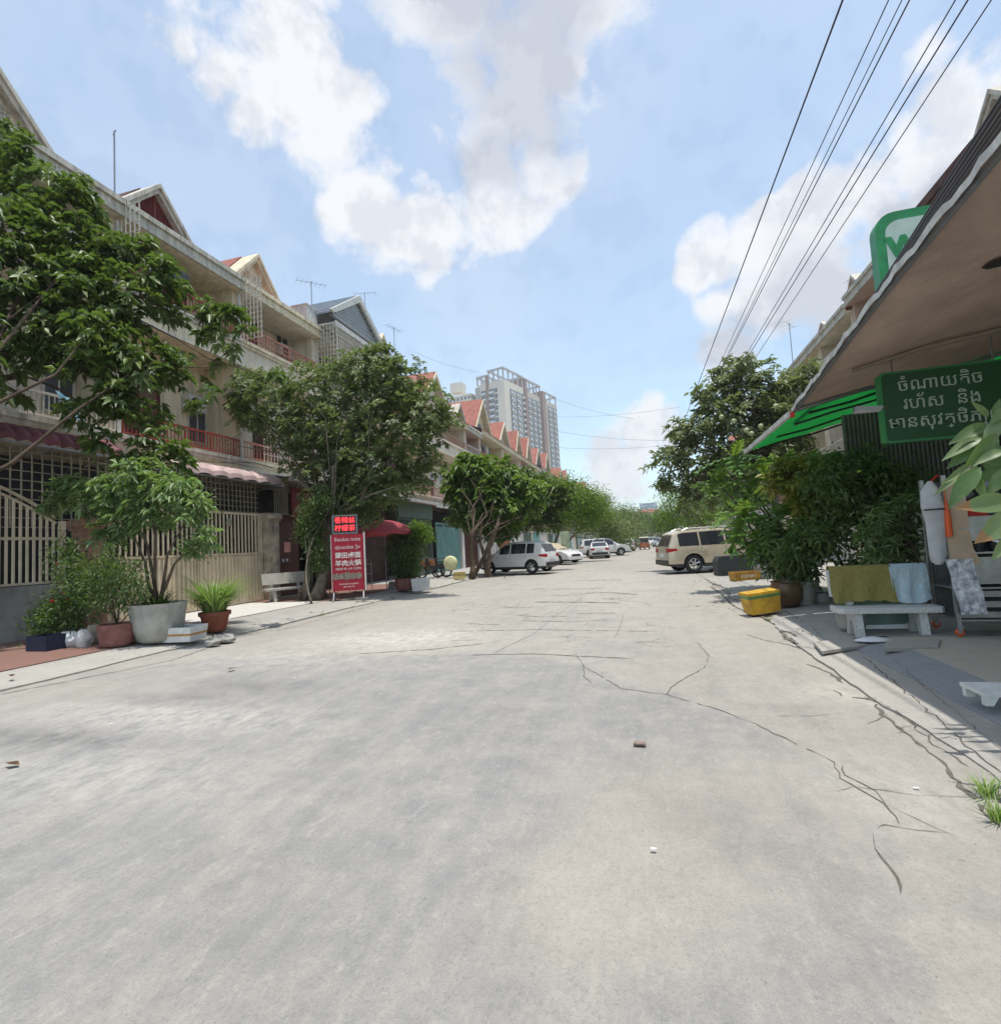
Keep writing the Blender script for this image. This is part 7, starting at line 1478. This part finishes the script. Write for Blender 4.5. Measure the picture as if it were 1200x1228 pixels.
# ------------------------------------------------------------------ tower and far buildings
tw1 = mat('tower_white', (.70, .65, .56), .8, .05, .1, 0); tw2 = mat('tower_brown', (.34, .25, .22), .8, .08, .1, 0); tw3 = mat('tower_beige', (.56, .50, .42), .8, .05, .1, 0); tw4 = mat('tower_grey', (.45, .45, .45), .8, .05, .1, 0)
twg = mat('tower_glass', (.20, .235, .26), .2, .25, .5, 0); twr = mat('tower_rail', (.62, .64, .66), .6, .1, .5, 0)
def tower():
    C = Vector((-61.9, 250, 0)); o = thing('residential_tower', 'tall pale and brown residential tower beyond the left row of houses', 'tower', C, 0)
    a = math.atan2(59, 17.5); o.rotation_euler = (0, 0, a)   # local +x runs back along the long right-hand face, -y... left face
    # local frame: x along the long face (away), y to the left of it
    fl = 3.05; n = 29; H0 = n * fl
    segs = [(0, 20, tw1, 0, 85.5, 16.4), (20.3, 23.2, tw2, -.8, 91, 15), (23.4, 40, tw3, .4, 85, 15.5), (40.2, 44.5, tw2, -.9, 88.5, 15), (44.7, 62, tw3, .5, 84.6, 14)]
    for k, (x0, x1, m_, y0, h, dp) in enumerate(segs): MB().box(x0, x1, y0, dp, 0, h).build('block', m_, o)
    g = MB(); r = MB(); sl = MB()
    def bays(x0, x1, y, top, nb, rail=True):
        w = (x1 - x0) / nb
        for f in range(int(top / fl)):
            z = f * fl + .2
            for b_ in range(nb):
                xa = x0 + b_ * w + w * .12; xb = x0 + (b_ + 1) * w - w * .12; g.box(xa, xb, y - .06, y - .01, z + .35, z + 2.5)
                if rail and b_ % 2 == 0: r.box(xa - .1, xb + .1, y - .95, y - .85, z, z + 1.0); sl.box(xa - .15, xb + .15, y - .95, y - .07, z - .18, z - .01)
                if rail and b_ % 2 == 1: r.box(xa + w * .2, xa + w * .5, y - .5, y - .07, z, z + .75)
    bays(5, 20, 0, 84, 5); bays(24, 39.8, .4, 84, 6); bays(49, 61.5, .5, 83, 4)
    # left face (plane x = 0, spanning y 0..16)
    for f in range(27):
        z = f * fl + .2
        for (ya, yb, bal) in ((4.2, 5.6, 0), (5.9, 8.9, 1), (10.9, 12.0, 1), (12.2, 14.0, 1)):
            g.box(-.06, -.01, ya, yb, z + .35, z + 2.45)
            if bal: r.box(-1.0, -.9, ya - .1, yb + .1, z, z + 1.0); sl.box(-1.0, -.07, ya - .1, yb + .1, z - .2, z - .01)
    g.build('windows', twg, o, kind='stuff'); r.build('balcony_rails', twr, o, kind='stuff'); sl.build('balcony_slabs', tw4, o, kind='stuff')
    MB().box(-.7, .3, 9.3, 10.6, 0, 89.5).build('pier', tw2, o); MB().box(-1.2, -.02, 15.2, 16.9, 0, 84).build('corner_balconies', tw4, o)
    # roof frames
    f = MB()
    def frame(x0, x1, y0, y1, z0, z1, nx, ny):
        for i in range(nx + 1):
            x = x0 + (x1 - x0) * i / nx
            for y in (y0, y1): f.box(x - .3, x + .3, y - .3, y + .3, z0, z1)
        for i in range(1, ny):
            y = y0 + (y1 - y0) * i / ny
            for x in (x0, x1): f.box(x - .3, x + .3, y - .3, y + .3, z0, z1)
        for y in (y0, y1): f.box(x0 - .6, x1 + .6, y - .45, y + .45, z1, z1 + .9)
        for x in (x0, x1): f.box(x - .45, x + .45, y0 + .46, y1 - .46, z1 + .02, z1 + .88)
    frame(0, 19.8, .3, 9, 85.5, 91.0, 4, 3); frame(0, 12, 10.8, 16, 85.5, 89.0, 2, 2); frame(24.6, 40.6, .8, 12, 85, 91.0, 4, 3); frame(46, 61.6, 1, 12, 84.6, 89, 2, 2); f.build('roof_frame', tw4, o)
tower()
def block(label, p, w, d, h, m, nf, nb, rot=0., cat='building', roof=None, top=None):
    o = thing('building', label, cat, p, rot); MB().box(-w / 2, w / 2, -d / 2, d / 2, 0, h).build('wall', m, o); fl = h / nf
    if nf * nb < 200:
        for f in range(nf):
            for k in range(nb): x = -w / 2 + w * (k + .5) / nb; piece('window', twg, o, (x, -d / 2 - .01, f * fl + fl * .55), (w / nb * .55, .1, fl * .5)); 
    if nf * nb < 200:
        for f in range(nf):
            for k in range(max(2, nb)): y = -d / 2 + d * (k + .5) / nb; piece('window', twg, o, (w / 2 + .01, y, f * fl + fl * .55), (.1, d / nb * .5, fl * .5))
    pr = MB(); pr.box(-w / 2 - .2, w / 2 + .2, -d / 2 - .2, d / 2 + .2, h, h + .5); pr.build('parapet', m, o)
    if roof: b = MB(); b.v = [(-w / 2 - .8, -d / 2 - .8, h + .51), (w / 2 + .8, -d / 2 - .8, h + .51), (w / 2 + .8, d / 2 + .8, h + .51), (-w / 2 - .8, d / 2 + .8, h + .51), (-w * .2, 0, h + roof), (w * .2, 0, h + roof)]; b.f = [(0, 1, 5, 4), (1, 2, 5), (2, 3, 4, 5), (3, 0, 4), (3, 2, 1, 0)]; b.mi = [0] * 5; b.build('roof', redtile, o)
    return o
p = AY(556, 480, 262); block('lower white apartment block joined left of the residential tower', Vector((p.x, 262, 0)), 16, 12, p.z + .5, tw1, 26, 7, R(-12))
p = AY(549, 464, 262); MB().box(-3.4, 3.4, -3, 3, 0, 5).build('roof_house', tw1, None, loc=(p.x, 262, p.z - 3.5), label='small white roof house on the lower apartment block', cat='roof house')
p = AY(777, 604, 900); block('faint haze-blue block far away over the end of the street', Vector((p.x, 900, 0)), 27, 25, p.z, mat('haze_blue', (.42, .52, .60), .6), 14, 1)  # the blue fade of distant haze is put into the wall colour
p = AY(777, 613, 190); block('low building with a red hipped roof behind the far trees', Vector((p.x, 190, 0)), 9, 9, p.z - 1.2, cream2, 3, 3, roof=1.9)
p = AY(722, 606, 150); block('pale flat-topped block at the far end of the left row', Vector((p.x - 3, 152, 0)), 10, 14, 13.6, white_r, 4, 3)
p = AY(743, 622, 175); block('small cream block to the right of the pale flat-topped block', Vector((p.x - 1, 176, 0)), 9, 12, 10.5, cream2, 3, 3)
# ------------------------------------------------------------------ overhead wires
def wire(label, pts, r, group=None, sag=0., name='wire'):
    P = []; 
    for a, b_ in zip(pts, pts[1:]):
        for i in range(12): s = i / 12; q = Vector(a).lerp(Vector(b_), s); q.z -= sag * 4 * s * (1 - s); P.append(q)
    P.append(Vector(pts[-1])); return MB().tube(P, r, 5).build(name, cable, None, label=label, cat='wire', group=group)
for k, (u0, u1, v1, r) in enumerate([(1010, 822, 500, .013), (1065, 845, 475, .008), (1081, 850, 470, .007), (1090, 856, 460, .010), (1145, 880, 450, .009), (1160, 886, 445, .011), (1188, 905, 430, .009)]):
    a = G(u0, 0, 8); b_ = G(u1, v1, 8); d = (b_ - a).normalized(); ext = a - d * 14
    wire(['leftmost of the long overhead wires', 'second overhead wire from the left', 'third overhead wire from the left, close to the fourth', 'fourth overhead wire from the left', 'fifth overhead wire from the left', 'sixth overhead wire from the left', 'rightmost of the long overhead wires before the awning'][k] + ', crossing the sky', [ext, a, b_, b_ + d * 45 + Vector((0, 0, -.2))], r)
for k in range(9):
    j = rnd.uniform(-.06, .06); pts = [AX(1320 + 4 * k, -70 + k * 4, 3.0 + j), AX(1200, 118 + k * 4.4, 3.0 + j), AX(1092, 292 + k * 2.0 - 6, 3.02 + j), AX(995, 437 + k * 1., 3.0 + j), AX(952, 500, 3.0 + j)]
    wire(['lowest', 'second lowest', 'third', 'fourth', 'middle', 'sixth', 'seventh', 'second highest', 'highest'][8 - k] + ' black cable of the bundle along the awning edge', pts, rnd.choice([.012, .016, .02]), 'cables along the awning edge')
for k, (a, b_, lbn) in enumerate([(AY(497, 422, 60), AY(572, 446, 60), 'thin wire sloping down to the top of the tower'), (AY(667, 500, 60), AY(815, 488, 60), 'thin wire crossing the sky right of the tower'), (AY(667, 517, 60), AY(800, 528, 60), 'lower thin wire crossing the sky right of the tower'), (AY(660, 536, 60), AY(800, 534, 60), 'lowest thin wire crossing the sky right of the tower'), (AY(665, 478, 60), AY(760, 502, 60), 'thin sloping wire just right of the tower top')]): wire(lbn, [a, b_], .012, sag=.3)
print('OBJECTS', len(bpy.data.objects))

wd = np.random.RandomState(6)
for k in range(16):
    x, y = (2.0 + wd.uniform(-.1, .12), wd.uniform(8.5, 19)) if k < 8 else (-8.05 + wd.uniform(-.06, .06), wd.uniform(10, 30))
    o = thing('weed_tuft', 'tiny weed sprouting in the joint along the ' + ('right' if k < 8 else 'left') + ' road edge', 'weed', (x, y, .02), 0, 'weeds along the ' + ('right' if k < 8 else 'left') + ' road edge'); link(blade_mesh('weed', 26, .07, .08, .007, lgrass, wd, .6, .05), 'blades', o, None, 'stuff')
# loose grit and pebbles on the road, thickest along the edges
gb = MB(); rg = random.Random(9)
for k in range(2600):
    m_ = rg.random()
    if m_ < .35: x, y = rg.uniform(1.2, 2.3), 2.5 + 16 * rg.random() ** 1.5
    elif m_ < .6: x, y = rg.uniform(-8.6, -7.2), rg.uniform(4, 30)
    else: x, y = rg.uniform(-7, 1.8), 1.6 + 12 * rg.random() ** 1.6
    q = .0022 + .007 * rg.random() ** 4; a = rg.uniform(0, 6.28); z = surfz(x, y) if x > -8 else .04
    c_, s_ = math.cos(a) * q, math.sin(a) * q; n = len(gb.v); gb.v += [(x + c_, y + s_, z), (x - s_ * .7, y + c_ * .8, z), (x - c_, y - s_ * .8, z), (x + s_ * .8, y - c_, z), (x, y, z + q * .9)]; gb.f += [(n, n + 1, n + 4), (n + 1, n + 2, n + 4), (n + 2, n + 3, n + 4), (n + 3, n, n + 4)]; gb.mi += [0] * 4
gb.build('grit', mat('grit', (.17, .155, .135), .9, .5, 9, 0, col2=(.42, .39, .34)), kind='stuff')
# ------------------------------------------------------------------ air
hm = bpy.data.materials.new('haze_air'); hm.use_nodes = True; hm.node_tree.nodes.clear()
ho = N(hm.node_tree, 'ShaderNodeOutputMaterial'); hv = N(hm.node_tree, 'ShaderNodeVolumePrincipled'); hv.inputs['Color'].default_value = (.86, .91, .97, 1); hv.inputs['Density'].default_value = .00045; hv.inputs['Anisotropy'].default_value = .2
L(hm.node_tree, hv.outputs[0], ho.inputs['Volume'])
hz_ = MB().box(-950, 950, -250, 2550, -1.5, 100).build('haze', hm, None, kind='stuff')
